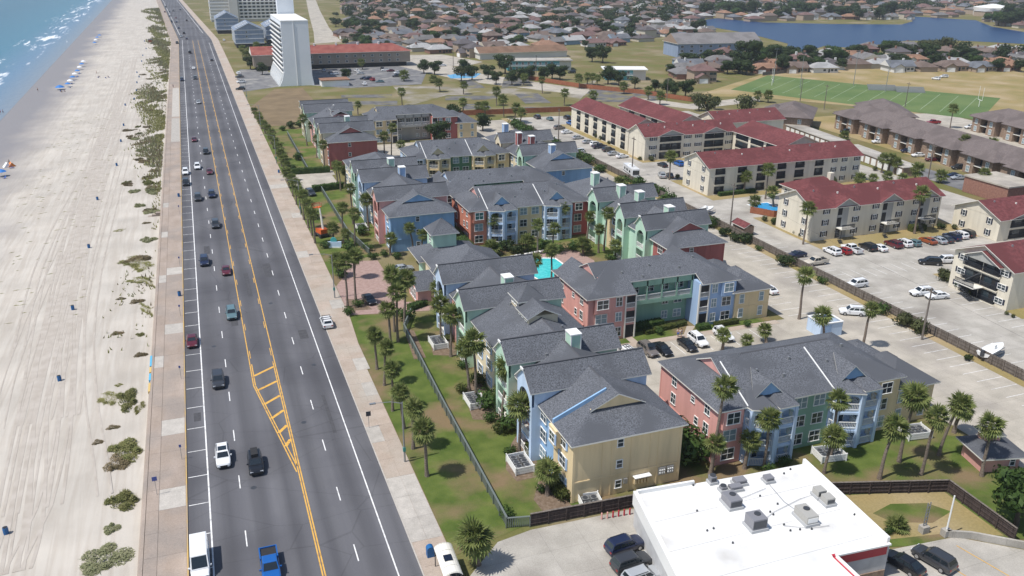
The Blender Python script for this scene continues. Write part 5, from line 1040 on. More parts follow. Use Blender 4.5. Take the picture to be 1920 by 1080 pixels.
# ================= SUBURB HOUSES =================
ROOFC = dict(brown=(0.16, 0.122, 0.105), grey=(0.17, 0.165, 0.165), dark=(0.105, 0.095, 0.1), terracotta=(0.27, 0.16, 0.11), rust=(0.165, 0.105, 0.098), pale=(0.34, 0.34, 0.34), slate=(0.14, 0.15, 0.17))
WALLC = dict(brick=(0.27, 0.15, 0.11), cream=(0.52, 0.47, 0.38), white=(0.66, 0.65, 0.62), blue=(0.26, 0.36, 0.46), tan=(0.37, 0.29, 0.22))
RM = {k: shingle('house_roof_' + k, v, scale=1.5, spread=0.13) for k, v in ROOFC.items()}
WM = {k: mottled('house_wall_' + k, [x * .9 for x in v], v, scale=0.3) for k, v in WALLC.items()}
HP = {}
def house_proto(shape, rc, wc):
    k = (shape, rc, wc)
    if k in HP: return HP[k]
    w, d, h, rise = {'hip': (16, 11, 2.9, 2.7), 'ell': (17, 10, 2.9, 2.6), 'gable': (15, 10, 3.0, 3.0), 'two': (12, 11, 5.8, 2.8)}[shape]
    wl_ = MB().box(-w / 2, -d / 2, 0, w / 2, d / 2, h); rf = MB()
    def grab(o):
        me = o.data; bpy.data.objects.remove(o); return me
    o = hip_roof(None, -w / 2, w / 2, -d / 2, d / 2, h, rise, 0.7, 'x', 'gable' if shape == 'gable' else 'hip', 'gable' if shape == 'gable' else 'hip', mat=RM[rc], gable_mat=WM[wc], trim=RM[rc], hipk=0.85)
    parts = [('wall', None), ('roof', grab(o))]
    if shape in ('ell', 'two', 'gable'):
        wl_.box(-w / 2 + 0.5, -d / 2 - 4.0, 0, -w / 2 + 7, -d / 2, h - (2.8 if shape == 'two' else 0.05))
        o = gable_roof(None, 'y', -w / 2 + 3.75, 3.3, -d / 2 - 4.6, 0.0 if shape != 'two' else -d / 2 + .1, h - (2.8 if shape == 'two' else 0.05), 1.9, RM[rc], RM[rc], 0.5); parts.append(('wing_roof', grab(o)))
        m = MB(); zz = h - (2.8 if shape == 'two' else 0.05); m._add([(-w / 2 + 0.5, -d / 2 - 4.01, zz - .1), (-w / 2 + 7, -d / 2 - 4.01, zz - .1), (-w / 2 + 3.75, -d / 2 - 4.01, zz + 1.75)], [(0, 1, 2)]); parts.append(('gable_front', m.mesh('gable_front', WM[wc])))
        parts.append(('garage_door', MB().box(-w / 2 + 1.5, -d / 2 - 4.08, 0.05, -w / 2 + 6, -d / 2 - 3.98, 2.3).mesh('garage_door', M_WHITE)))
    parts[0] = ('wall', wl_.mesh('wall', WM[wc]))
    parts.append(('chimney', MB().box(w * 0.2, 0.8, h, w * 0.2 + 0.9, 1.9, h + rise + 0.8).mesh('chimney', WM['brick' if wc != 'white' else 'white'])))
    parts.append(('door', MB().box(w * 0.1, -d / 2 - 0.06, 0.05, w * 0.1 + 1.0, -d / 2 + 0.02, 2.15).mesh('door', M_DARK)))
    wins = []
    for u in (-0.05, 0.25, 0.4):
        for f in range(2 if shape == 'two' else 1): wins.append((u * w, -d / 2 - 0.02, 0.9 + 2.8 * f))
    HP[k] = (parts, wins); return HP[k]
WINM = MB().box(-0.8, -0.06, 0, 0.8, 0.04, 1.2).mesh('window', M_GLASS)
NH = [0]
SHAPE_WORD = {'hip': 'hip roofed', 'ell': 'L shaped', 'gable': 'gable roofed', 'two': 'two storey'}
def house(x, y, rz, shape, rc, wc, area, wins=True, sc=1.0):
    parts, wn_ = house_proto(shape, rc, wc)
    e = empty('house', (x, y, 0), rz, '%s %s house with %s roof %s' % (wc, SHAPE_WORD[shape], rc, area), 'house', 'suburban houses'); e.scale = (sc, sc, sc)
    for nme, me in parts: link(nme, me, e)
    if wins:
        for w in wn_: link('window', WINM, e, w)
    NH[0] += 1
    return e
hr = random.Random(5)
def pick():
    return hr.choice(['hip', 'hip', 'ell', 'ell', 'gable', 'two']), hr.choice(['brown', 'brown', 'grey', 'dark', 'terracotta', 'rust', 'grey', 'pale', 'slate', 'grey', 'dark', 'pale', 'slate']), hr.choice(['brick', 'brick', 'cream', 'white', 'tan', 'blue', 'tan'])
def project(x, y, z=0):
    c = CM @ Vector((x, y, z - CAM_H)); return (960 + F_PX * c.x / c.z, 540 + F_PX * c.y / c.z) if c.z > 1 else (-1e4, -1e4)
# areas are drawn on the map in ground coordinates
MAIN = [G(*q) for q in [(655, 104), (735, 100), (905, 108), (1050, 96), (1150, 92), (1255, 70), (1250, 100), (1330, 66), (1325, 52), (1290, 38), (1300, 26), (600, 26), (614, 50), (645, 76)]]
EAST = [G(*q) for q in [(1255, 140), (1300, 155), (1430, 138), (1600, 132), (1920, 136), (1960, 100), (1700, 92), (1540, 106), (1470, 108), (1400, 108), (1290, 118)]]
MID = [G(*q) for q in [(1045, 120), (1250, 128), (1330, 140), (1300, 155), (1140, 128)]]
FARSH = [G(*q) for q in [(1280, 33), (1345, 30), (1560, 39), (1700, 40), (1715, 30), (1560, 22), (1300, 22)]]
FARE = [G(*q) for q in [(1840, 40), (1870, 50), (1990, 60), (1990, 40), (1880, 34)]]
HPOS = []
def fill(area, word, ang, dx, dy, x0, x1, y0, y1, lim, skip=0.1, wins=True, street=True):
    ca, sa = math.cos(ang), math.sin(ang); n = 0; j = 0; yy = y0
    while yy < y1:
        xx = x0 + (j % 2) * 5
        while xx < x1:
            px, py = xx * ca - yy * sa, xx * sa + yy * ca
            if in_poly(px, py, area) and not in_poly(px, py, LAKE_W) and hr.random() > skip and n < lim:
                s, r_, w_ = pick(); qx, qy = px + hr.uniform(-2, 2), py + hr.uniform(-2, 2)
                if all((qx - a) ** 2 + (qy - b_) ** 2 > 15 ** 2 for a, b_ in HPOS[-160:]):
                    house(qx, qy, ang + (0 if j % 2 else math.pi) + hr.choice([0, 0, 0, math.pi / 2]) + hr.uniform(-.06, .06), s, r_, w_, word, wins, hr.uniform(0.92, 1.12)); HPOS.append((qx, qy)); n += 1
            xx += dx
        yy += dy * (0.8 if j % 2 else 1.25); j += 1
    return n
n1 = fill(EAST, 'in the rows behind the sports field', R(-14), 17, 19, 150, 900, 400, 900, 112, 0.03)
n2 = fill(MID, 'beside the street behind the motels', R(-14), 20, 20, 150, 700, 350, 700, 20, 0.0)
n3 = fill(MAIN, 'in the suburb behind the long hotel', R(6), 21, 25, 50, 800, 540, 860, 118, 0.04)
n4 = fill(FARSH, 'on the far lake shore', R(-14), 22, 30, 300, 1400, 600, 1400, 34, 0.1, False)
n5 = fill(FARE, 'on the eastern lake point', R(-14), 22, 26, 400, 1400, 500, 1200, 14, 0.1, False)
# the rest of the suburb fades into one mass of roofs
KS = ['brown', 'grey', 'rust', 'dark', 'pale', 'slate', 'terracotta']; mw = MB(); far_n = 0
yy = 800.0; j = 0
while yy < 1500:
    xx = 60.0
    while xx < 1200:
        px, py = xx + hr.uniform(-3, 3), yy + hr.uniform(-3, 3)
        q = project(px, py)
        if -50 < q[0] < 1990 and q[1] > -30 and not in_poly(px, py, LAKE_W) and (q[0] > 640 + max(0, 40 - q[1]) * 0.1) and q[1] < 60 and hr.random() > 0.12 and all((px - a) ** 2 + (py - b_) ** 2 > 18 ** 2 for a, b_ in HPOS):
            k = hr.choice(['brown', 'brown', 'grey', 'rust', 'dark', 'pale', 'slate', 'grey', 'terracotta']); w, d, h, r_ = hr.uniform(12, 18), hr.uniform(9, 12), hr.choice([3, 3, 5.8]), 2.7
            if hr.random() < 0.4: w, d = d, w
            mw.box(px - w / 2, py - d / 2, 0, px + w / 2, py + d / 2, h)
            m = mw; hx, hy = (max(0, w / 2 - d / 2), 0) if w > d else (0, max(0, d / 2 - w / 2))
            m._add([(px - w / 2 - .6, py - d / 2 - .6, h), (px + w / 2 + .6, py - d / 2 - .6, h), (px + w / 2 + .6, py + d / 2 + .6, h), (px - w / 2 - .6, py + d / 2 + .6, h), (px - hx, py - hy, h + r_), (px + hx, py + hy, h + r_)],
                   [(0, 1, 5, 4), (1, 2, 5), (2, 3, 4, 5), (3, 0, 4)] if w > d else [(0, 1, 4), (1, 2, 5, 4), (2, 3, 5), (3, 0, 4, 5)], 1 + KS.index(k))
            far_n += 1
        xx += 23
    yy += 22 if j % 2 else 34; j += 1
tag(mw.build('far_houses', [WM['tan']] + [RM[k] for k in KS]), 'distant mass of suburban houses towards the horizon', 'houses', None, 'stuff')
# ================= STORE WITH WHITE FLAT ROOF =================
stx = empty('store', (0, 0, 0), 0, 'flat white roofed store with red fascia band', 'store')
MWR = mottled('white_roof_membrane', (0.66, 0.66, 0.65), (0.74, 0.74, 0.73), scale=0.35, rough=0.6, c3=(0.52, 0.51, 0.49), s3=0.22, lo3=0.54, hi3=0.78)
MBW = mottled('store_block', (0.45, 0.45, 0.45), (0.54, 0.54, 0.54), scale=0.8); M_STRED = plain('store_red', (0.42, 0.02, 0.04), 0.5)
OUT = [(43.4, 74.6), (40.5, 59.8), (36.7, 40.0), (57.6, 40.0), (57.9, 57.5), (65.2, 57.0), (66.5, 73.2), (58.0, 73.6)]
MB().prism(OUT, 0, 4.2).build('wall', MBW, stx)
MB().prism([(43.42, 74.58), (40.52, 59.8), (36.72, 40.02), (57.58, 40.02), (57.88, 57.52), (65.18, 57.02), (66.48, 73.18), (58.0, 73.58)], 4.2, 4.55).build('roof', MWR, stx)
def wallrun(pts, w, z0, z1):
    m = MB()
    for a, b_ in zip(pts[:-1], pts[1:]):
        a, b_ = Vector(a), Vector(b_); d = (b_ - a).normalized(); n_ = Vector((-d.y, d.x)) * w / 2; a2, b2 = a - d * 0.0, b_ + d * 0.0
        m.prism([a2 - n_, b2 - n_, b2 + n_, a2 + n_], z0, z1)
    return m
wallrun([(43.3, 74.5), (40.5, 59.8), (36.7, 40.0)], 0.5, 3.2, 5.05).build('parapet', M_WHITE, stx); wallrun([(43.5, 74.5), (51.0, 74.0)], 0.3, 4.4, 5.05).build('parapet', M_WHITE, stx); wallrun([(66.4, 73.2), (65.1, 57.2)], 0.35, 4.3, 5.3).build('parapet', M_WHITE, stx)
wallrun([(64.9, 57.1), (57.95, 57.55)], 0.3, 3.3, 4.6).build('fascia', M_STRED, stx); wallrun([(57.98, 57.3), (57.7, 40)], 0.3, 3.3, 4.6).build('fascia', M_STRED, stx)
wallrun([(65.1, 56.85), (58.2, 57.3)], 0.32, 4.6, 4.8).build('coping', M_WHITE, stx); wallrun([(58.15, 57.1), (57.88, 40)], 0.32, 4.6, 4.8).build('coping', M_WHITE, stx)
wallrun([(65.1, 56.95), (58.1, 57.4)], 0.1, 0, 1.2).build('plinth', M_BRICK, stx)
wallrun([(65.35, 58), (66.45, 72)], 0.1, 0, 1.2).build('plinth', M_BRICK, stx)
M_HVAC = plain('hvac_beige', (0.42, 0.41, 0.38), 0.6, 0.2); M_HVACG = plain('hvac_grey', (0.26, 0.26, 0.28), 0.55, 0.3); M_CURB = plain('roof_curb', (0.4, 0.41, 0.42), 0.6)
def hvac(px, py, w, d, h, mat, lab, fan=True, hood=False):
    x, y = G(px, py, 4.6); w, d, h = w * .86, d * .86, h * .86; e = empty('rooftop_unit', (x, y, 4.55), R(-3), lab, 'air conditioner', 'rooftop units on the store')
    MB().box(-w / 2 - 0.15, -d / 2 - 0.15, 0, w / 2 + 0.15, d / 2 + 0.15, 0.35).build('curb', M_CURB, e); b_ = MB().box(-w / 2, -d / 2, 0.35, w / 2, d / 2, h).build('cabinet', mat, e)
    if fan: MB().tube((w * 0.12, d * 0.12, h), (w * 0.12, d * 0.12, h + 0.08), 0.38, k=16).build('fan', M_DMETAL, b_)
    MB().box(-w / 2 + 0.1, -d / 2 - 0.04, 0.5, w / 2 - 0.1, -d / 2 - 0.005, h - 0.2).build('louvre', M_DMETAL if not hood else M_WHITE, b_)
hvac(1335, 905, 0.9, 0.9, 1.2, M_HVACG, 'small boxy condenser at the store roof corner'); hvac(1386, 907, 1.7, 1.2, 0.9, M_HVACG, 'low grey unit beside the fan box on the store roof', False); hvac(1378, 918, 1.8, 1.0, 0.8, M_HVACG, 'flat grey unit next to the leaf litter on the store roof', False)
hvac(1355, 920, 0.8, 0.8, 0.8, M_HVACG, 'tiny round topped fan box on the store roof'); hvac(1371, 946, 1.8, 2.4, 1.5, M_HVACG, 'long dark louvred unit on the store roof'); hvac(1416, 988, 2.1, 2.0, 1.9, M_HVACG, 'tall dark grey unit with round fan on the store roof')
hvac(1440, 902, 1.2, 1.1, 0.9, M_HVACG, 'small grey box unit with side opening on the store roof', False); hvac(1510, 974, 1.7, 2.9, 1.5, M_HVAC, 'long beige unit with round fan on the store roof', True, True); hvac(1535, 930, 1.3, 1.4, 1.3, M_HVAC, 'beige twin unit, rear one, on the store roof', False); hvac(1551, 944, 1.3, 1.4, 1.3, M_HVAC, 'beige twin unit, front one, on the store roof', False)
vm = MB()
for (px, py) in ((1307, 958), (1338, 991), (1425, 930), (1458, 945), (1444, 960), (1450, 965), (1470, 984), (1482, 995), (1500, 993), (1522, 992), (1602, 965), (1374, 1018), (1326, 995), (1278, 905), (1300, 910), (1470, 888), (1482, 880)):
    x, y = G(px, py, 4.6); vm.tube((x, y, 4.5), (x, y, 4.75), 0.13, 0.1, 8)
vm.build('roof_vents', M_DMETAL, stx)
for i in range(6): MB().box(43.4 - .19 * (74.6 - 43.5 - 5.1 * i) + .5, 43.5 + 5.1 * i, 4.54, 57.3 if 43.5 + 5.1 * i < 57 else 65.0, 43.56 + 5.1 * i, 4.575).build('membrane_seam', plain('seam_grey', (0.5, 0.5, 0.49), 0.7), stx)
for pts in ([(1419, 985), (1450, 960), (1500, 935), (1530, 925)], [(1440, 905), (1470, 940), (1505, 965)], [(1371, 940), (1400, 930), (1436, 915)], [(1470, 985), (1520, 990), (1555, 985)]):
    MB().path([(*G(*q_, 4.7), 4.68) for q_ in pts], [.025] * len(pts), 6).build('roof_conduit', M_METAL, stx)
# ================= FENCES AND WALLS =================
def fence(label, pts, h, mat, post_mat, step=2.4, rails=True, cap=None, th=0.05, name='wooden_fence', gap=0.0, post_out=-1, z0=0.0):
    e = empty(name, (pts[0][0], pts[0][1], 0), 0, label, 'fence'); ox, oy = pts[0]
    for a, b_ in zip(pts[:-1], pts[1:]):
        a, b_ = Vector(a), Vector(b_); L_ = (b_ - a).length; d = (b_ - a) / L_; ang = math.atan2(d.y, d.x); n = max(1, round(L_ / step)); s = L_ / n
        key = ('f', round(s, 3), h, mat.name, th, gap)
        if key not in RAILM:
            m = MB(); k = max(2, int(s / (0.15 + gap)))
            for i in range(k): m.box(s * i / k, -th / 2, 0.06, s * (i + 1) / k - (0.012 if not gap else gap), th / 2 + (0.008 if i % 2 else 0), h - (0.02 * (i % 3) if not cap else 0.0))
            RAILM[key] = m.mesh('panel', mat)
        for i in range(n):
            q = a + d * s * i; link('panel', RAILM[key], e, (q.x - ox, q.y - oy, z0), ang)
            MB().box(-0.07, 0.03, 0, 0.07, 0.17, h + 0.05).build('post', post_mat, e, (q.x - ox, q.y - oy, z0), ang + (math.pi if post_out > 0 else 0))
        if rails:
            m = MB()
            for z in (0.35, h * 0.5, h - 0.35): m.box(0, 0.04, z, L_, 0.1, z + 0.1)
            m.build('rail', post_mat, e, (a.x - ox, a.y - oy, z0), ang + 0 if post_out < 0 else ang)
        if cap: MB().box(0, -0.1, h, L_, 0.14, h + 0.06).build('cap_rail', cap, e, (a.x - ox, a.y - oy, z0), ang)
    return e
fence('dark stained wooden fence between store lot and yellow end wall', [(45.4, 77.9), (31.6, 78.6)], 1.8, M_WOOD_DARK, M_WOOD_DARK, cap=M_WOOD)
fence('dark stained wooden fence bending round the dry grass corner', [(84.4, 56.8), (84.8, 67.2), (70.0, 71.8), (66.5, 73.0)], 1.8, M_WOOD_DARK, M_WOOD_DARK, cap=M_WOOD)
fence('long weathered grey wooden fence along the alley', [(121.0, 60.0), (121.0, 150.0), (121.4, 240.0), (121.4, 318.0)], 1.9, M_WOOD, M_WOOD)
fence('reddish cedar fence closing off the vacant lots', [(54, 345), (104, 350), (162, 344)], 2.2, M_WOOD_RED, M_WOOD_RED, rails=False, step=4.0)
fence('reddish cedar fence along the street behind the vacant lots', [G(985, 148), G(1090, 165), G(1200, 176), G(1330, 196)], 2.2, M_WOOD_RED, M_WOOD_RED, rails=False, step=5.0)
fence('reddish cedar fence round the small pool', [(136, 184), (139.5, 178.5), (146, 178)], 1.8, M_WOOD_RED, M_WOOD_RED, rails=False)
fence('dark backyard fence behind the sports field', [G(1430, 142), G(1640, 118), G(1760, 116)], 2.0, M_WOOD, M_WOOD, rails=False, step=6.0)
M_GALV = plain('grey_green_iron', (0.2, 0.23, 0.21), 0.5, 0.4)
fence('grey iron picket fence running along the sea side lawn', [(28.9, 79.3), (29.6, 110.0), (30.6, 139.0)], 1.5, M_GALV, M_GALV, rails=False, th=0.03, gap=0.09, name='iron_fence', step=2.5, cap=M_GALV)
fence('grey iron picket fence closing the end of the lawn', [(31.6, 78.7), (28.9, 79.3)], 1.4, M_GALV, M_GALV, rails=False, th=0.03, gap=0.09, name='iron_fence', cap=M_GALV)
fence('grey iron picket fence angled towards the clubhouse path', [(30.6, 139.0), (33.6, 146.0)], 1.5, M_GALV, M_GALV, rails=False, th=0.03, gap=0.09, name='iron_fence', cap=M_GALV)
fence('grey iron picket fence on the lawn by the blue end building', [(33.0, 183.0), (31.0, 200.0), (31.0, 244.0)], 1.5, M_GALV, M_GALV, rails=False, th=0.03, gap=0.09, name='iron_fence', cap=M_GALV)
fence('grey iron picket fence on the far lawn', [(30.5, 268.0), (31.0, 330.0)], 1.5, M_GALV, M_GALV, rails=False, th=0.03, gap=0.09, name='iron_fence', cap=M_GALV)
rw = tag(wallrun([(77.5, 60.2), (80.0, 59.0), (84.5, 55.4), (88, 51)], 0.3, -0.1, 0.9).build('retaining_wall', M_CONC_GREY), 'low curved concrete wall beside the store lot', 'wall')
# ================= SHEDS, KIOSK, SHELTER =================
kq = empty('mail_kiosk', (95.6, 70.6, 0), R(-14), 'small pink kiosk with grey two tier roof on the lawn', 'kiosk')
MB().box(-2.6, -2.2, 0, 2.6, 2.2, 2.5).build('wall', SID['pink'], kq); hip_roof(kq, -2.6, 2.6, -2.2, 2.2, 2.5, 0.9, 0.8, 'x'); MB().box(-1.0, 0.2, 3.0, 1.0, 2.0, 4.3).build('upper_wall', SID['pink'], kq); hip_roof(kq, -1.0, 1.0, 0.2, 2.0, 4.3, 0.9, 0.5, 'x', name='upper_roof'); window(kq, 1.6, -2.21, 0.9, 0.8, 1.2, '-y')
sh = empty('dumpster_enclosure', (103.0, 113.6, 0), R(-3), 'pale blue dumpster enclosure with open top beside the palms', 'enclosure')
m = MB(); m.box(-2.3, -2.0, 0, 2.3, -1.8, 2.6).box(-2.3, 1.8, 0, 2.3, 2.0, 2.6).box(-2.3, -1.8, 0, -2.1, 1.8, 2.6).box(2.1, -1.8, 0, 2.3, 1.8, 2.6); m.build('wall', SID['paleblue'], sh); MB().box(-2.0, -1.6, 0, 2.0, 1.6, 1.5).build('dumpster', M_DMETAL, sh)
m = MB(); m.box(-2.4, -2.1, 2.6, 2.4, -1.75, 2.75).box(-2.4, 1.75, 2.6, 2.4, 2.1, 2.75).box(-2.4, -1.75, 2.6, -2.05, 1.75, 2.75).box(2.05, -1.75, 2.6, 2.4, 1.75, 2.75); m.build('cap', M_WHITE, sh); MB().box(-1.5, -2.04, 0.2, -0.1, -1.99, 2.2).build('gate', SID['ltblue'], sh)
s2 = empty('shed', (107.5, 282, 0), 0, 'pale blue garden shed with grey gable roof by the alley', 'shed'); MB().box(-3, -3.4, 0, 3, 3.4, 3.4).build('wall', SID['paleblue'], s2); gable_roof(s2, 'y', 0, 3.0, -3.8, 3.8, 3.4, 1.6)
d2 = empty('dumpster_enclosure', (99.0, 281, 0), 0, 'reddish board dumpster enclosure beside the pale blue shed', 'enclosure'); m = MB(); m.box(-3, -1.6, 0, 3, -1.45, 2).box(-3, 1.45, 0, 3, 1.6, 2).box(-3, -1.45, 0, -2.85, 1.45, 2).box(2.85, -1.45, 0, 3, 1.45, 2); m.build('wall', SID['pink'], d2)
bs = empty('bus_shelter', (19.8, 73.0, 0), R(-3), 'white curved roof bus shelter on the sidewalk', 'bus shelter')
m = MB(); n = 8
for i in range(n):
    a0, a1 = math.pi * (0.12 + 0.76 * i / n), math.pi * (0.12 + 0.76 * (i + 1) / n); p0, p1 = (-1.1 * math.cos(a0), 2.2 + 0.75 * math.sin(a0)), (-1.1 * math.cos(a1), 2.2 + 0.75 * math.sin(a1))
    m._add([(p0[0], -2.6, p0[1]), (p1[0], -2.6, p1[1]), (p1[0], 2.6, p1[1]), (p0[0], 2.6, p0[1]), (p0[0], -2.6, p0[1] - .06), (p1[0], -2.6, p1[1] - .06), (p1[0], 2.6, p1[1] - .06), (p0[0], 2.6, p0[1] - .06)], [(3, 2, 1, 0), (4, 5, 6, 7), (0, 1, 5, 4), (2, 3, 7, 6)])
m.build('roof', M_TRIM, bs)
for y in (-2.5, -1.3, 0, 1.3, 2.5): m = MB(); [m.tube((-1.1 * math.cos(math.pi * (0.12 + 0.76 * i / n)), y, 2.24 + 0.75 * math.sin(math.pi * (0.12 + 0.76 * i / n))), (-1.1 * math.cos(math.pi * (0.12 + 0.76 * (i + 1) / n)), y, 2.24 + 0.75 * math.sin(math.pi * (0.12 + 0.76 * (i + 1) / n))), 0.035, k=5) for i in range(n)]; m.build('rib', M_TRIM, bs)
MB().box(-0.5, -0.6, 2.98, 0.4, 0.4, 3.03).build('solar_panel', plain('solar_blue', (0.01, 0.015, 0.03), 0.2), bs)
for x in (-0.95, 0.95):
    for y in (-2.4, 2.4): MB().box(x - 0.05, y - 0.05, 0, x + 0.05, y + 0.05, 2.5).build('post', M_DMETAL, bs)
MB().box(0.9, -2.3, 0.4, 0.94, 2.3, 2.3).build('glass_back', M_GLASS, bs); MB().box(0.3, -1.8, 0.4, 0.8, 1.8, 0.48).build('bench', M_DMETAL, bs); MB().tube((-0.5, -2.66, 2.35), (-0.5, -2.6, 2.35), 0.28, k=16).build('round_sign', plain('sign_cyan', (0.05, 0.45, 0.7), 0.5), bs)
M_BLUE = plain('barrel_blue', (0.01, 0.11, 0.3), 0.5)
bx = empty('newspaper_box', (18.9, 77.4, 0.05), 0, 'bright blue rounded bin beside the bus shelter', 'bin'); MB().box(-0.4, -0.35, 0, 0.4, 0.35, 1.1).build('body', M_BLUE, bx); MB().tube((0, -0.36, 1.0), (0, 0.36, 1.0), 0.42, k=16).build('lid', M_BLUE, bx)
for i in range(8):
    x, y = 45.5 - 0.75 * i * 0.98, 76.6 + 0.06 * i; b_ = empty('bollard', (x, y, 0), 0, 'short red post in the row beside the wooden fence' if i < 6 else 'short pink faded post at the end of the red row', 'bollard', 'red bollards by the fence' if i < 6 else 'faded bollards')
    MB().tube((0, 0, 0), (0, 0, 0.85), 0.11, 0.1, 10).build('post', M_STRED if i < 6 else SID['pink'], b_); MB().tube((0, 0, 0.85), (0, 0, 0.92), 0.1, 0.04, 10).build('cap', M_STRED if i < 6 else SID['pink'], b_)
for (x, y, h, lab) in ((75.6, 61.8, 4.2, 'twin bare sign frame on a concrete block'), (77.6, 60.4, 5.6, 'single bare white sign pole on a concrete block')):
    e = empty('bare_sign_pole', (x, y, 0), 0, lab, 'pole'); MB().box(-0.5, -0.4, 0, 0.5, 0.4, 0.9).build('footing', M_CONC_GREY, e)
    if h < 5:
        for s in (-0.2, 0.2): MB().box(s - 0.05, -0.05, 0.9, s + 0.05, 0.05, h).build('post', M_METAL, e)
        m = MB(); [m.box(-0.15, -0.04, 1.2 + 0.5 * k, 0.15, 0.04, 1.26 + 0.5 * k) for k in range(6)]; m.build('rung', M_METAL, e)
    else: MB().tube((0, 0, 0.9), (0, 0, h), 0.11, 0.09, 10).build('post', M_WHITE, e)
# ================= STREET LAMPS, SIGNS, POLES =================
def lamp(x, y, lab):
    e = empty('street_lamp', (x, y, 0), 0, lab, 'street lamp', 'street lamps along the sidewalk'); MB().path([(0, 0, 0), (0, 0, 4), (0, 0, 9.2)], [0.14, 0.11, 0.08], 8).build('pole', M_METAL, e)
    MB().path([(0, 0, 9.0), (-1.5, 0, 9.5), (-3.6, 0, 9.7)], [0.06, 0.05, 0.04], 6).build('arm', M_METAL, e); MB().box(-4.3, -0.16, 9.6, -3.5, 0.16, 9.75).build('lamp_head', M_METAL, e); MB().box(-0.18, -0.16, 1.7, 0.18, 0.16, 2.3).build('control_box', plain('teal_box', (0.05, 0.25, 0.22), 0.6), e)
for (x, y, lab) in ((20.7, 97.3, 'street lamp with long arm beside the near lawn palms'), (21.3, 159.5, 'street lamp with long arm at the brick forecourt'), (22.3, 221, 'street lamp with long arm by the row of small palms'), (22.3, 283, 'street lamp with long arm before the far red end building'), (22.5, 345, 'street lamp with long arm near the bare lot'), (22.5, 420, 'street lamp with long arm before the tower car park')): lamp(x, y, lab)
M_SIGN = plain('sign_blue', (0.06, 0.09, 0.3), 0.5); M_SIGNK = plain('sign_black', (0.03, 0.035, 0.05), 0.5)
def post_sign(x, y, h, mat, lab, w=0.6, hh=0.6, z=0.05):
    e = empty('sign', (x, y, z), 0, lab, 'sign', None); MB().tube((0, 0, 0), (0, 0, h), 0.035, k=6).build('post', M_METAL, e); MB().box(-w / 2, -0.06, h - hh, w / 2, -0.03, h).build('panel', mat, e)
post_sign(17.9, 107.7, 2.7, M_SIGNK, 'small black square sign on the tan sidewalk', 0.7, 0.75); post_sign(-10.6, 100.4, 2.7, M_SIGN, 'small blue sign on the outer edge of the walkway')
for y in (108.0, 133.0, 160.0, 189.0, 232.0): post_sign(-7.6, y, 2.3, M_SIGN, 'thin parking sign post along the kerb %s' % {108.0: 'beside the empty bays', 133.0: 'by the maroon parked car', 160.0: 'near the blue bin', 189.0: 'beyond the pale slabs', 232.0: 'by the white parked car'}[y], 0.3, 0.4)
es = empty('entrance_sign', (26.4, 191.0, 0), R(-20), 'teal and white entrance sign in a round planting bed', 'sign'); MB().box(-1.6, -0.2, 0.3, 1.6, 0.2, 1.5).build('board', SID['paleblue'], es); MB().tube((-0.2, -0.12, 1.8), (-0.2, 0.12, 1.8), 0.75, k=18).build('emblem', plain('sign_teal', (0.06, 0.35, 0.36), 0.6), es); MB().box(-1.4, -0.25, 0, 1.4, 0.25, 0.3).build('base', M_WHITE, es)
def upole(x, y, h, lab, arms=True):
    e = empty('utility_pole', (x, y, 0), R(90), lab, 'utility pole', 'utility poles'); MB().path([(0, 0, 0), (0, 0, h / 2), (0, 0, h)], [0.2, 0.17, 0.12], 8).build('pole', M_WOOD, e)
    if arms: MB().box(-1.2, -0.07, h - 0.8, 1.2, 0.07, h - 0.65).build('crossarm', M_WOOD, e); [MB().tube((s, 0, h - 0.65), (s, 0, h - 0.45), 0.06, k=6).build('insulator', M_DMETAL, e) for s in (-1.1, -0.5, 0.5, 1.1)]
UP = [(117.6, 105.0, 10.0, 'wooden utility pole beside the alley bushes'), (122.0, 172.5, 12.0, 'wooden utility pole next to the small red shelter'), (124.5, 230, 12.5, 'wooden utility pole by the white motorhome'), (124.0, 287, 12.0, 'wooden utility pole among the alley hedges')]
for x, y, h, lab in UP: upole(x, y, h, lab)
for (px, py, lab) in ((1250, 190, 'utility pole behind the red roofed blocks'), (1500, 190, 'utility pole at the near touchline'), (1545, 205, 'utility pole beside the taupe hip roof'), (1697, 200, 'utility pole with transformer by the field'), (1005, 140, 'utility pole by the turquoise motel'), (768, 112, 'utility pole at the concrete lot'), (850, 128, 'utility pole at the street corner'), (1740, 335, 'utility pole by the brick flat roof')):
    x, y = G(px, py); upole(x, y, 11, lab)
def cable(a, b_, sag=0.8, lab=''):
    pts = [Vector(a).lerp(Vector(b_), t / 12) - Vector((0, 0, sag * 4 * (t / 12) * (1 - t / 12))) for t in range(13)]; o = MB().path(pts, [0.015] * 13, 4).build('power_line', M_BLACK); tag(o, lab, 'cable', None)
cable((117.6, 105, 9.5), (122, 172.5, 11.4), lab='sagging cable from the bush side pole to the shelter pole'); cable((122, 172.5, 11.4), (124.5, 230, 11.9), lab='sagging cable from the shelter pole to the motorhome pole'); cable((124.5, 230, 11.9), (124, 287, 11.4), lab='sagging cable from the motorhome pole to the hedge pole'); cable((117.6, 105, 9.5), (112, 30, 11), lab='sagging cable leaving the bush side pole towards the store')
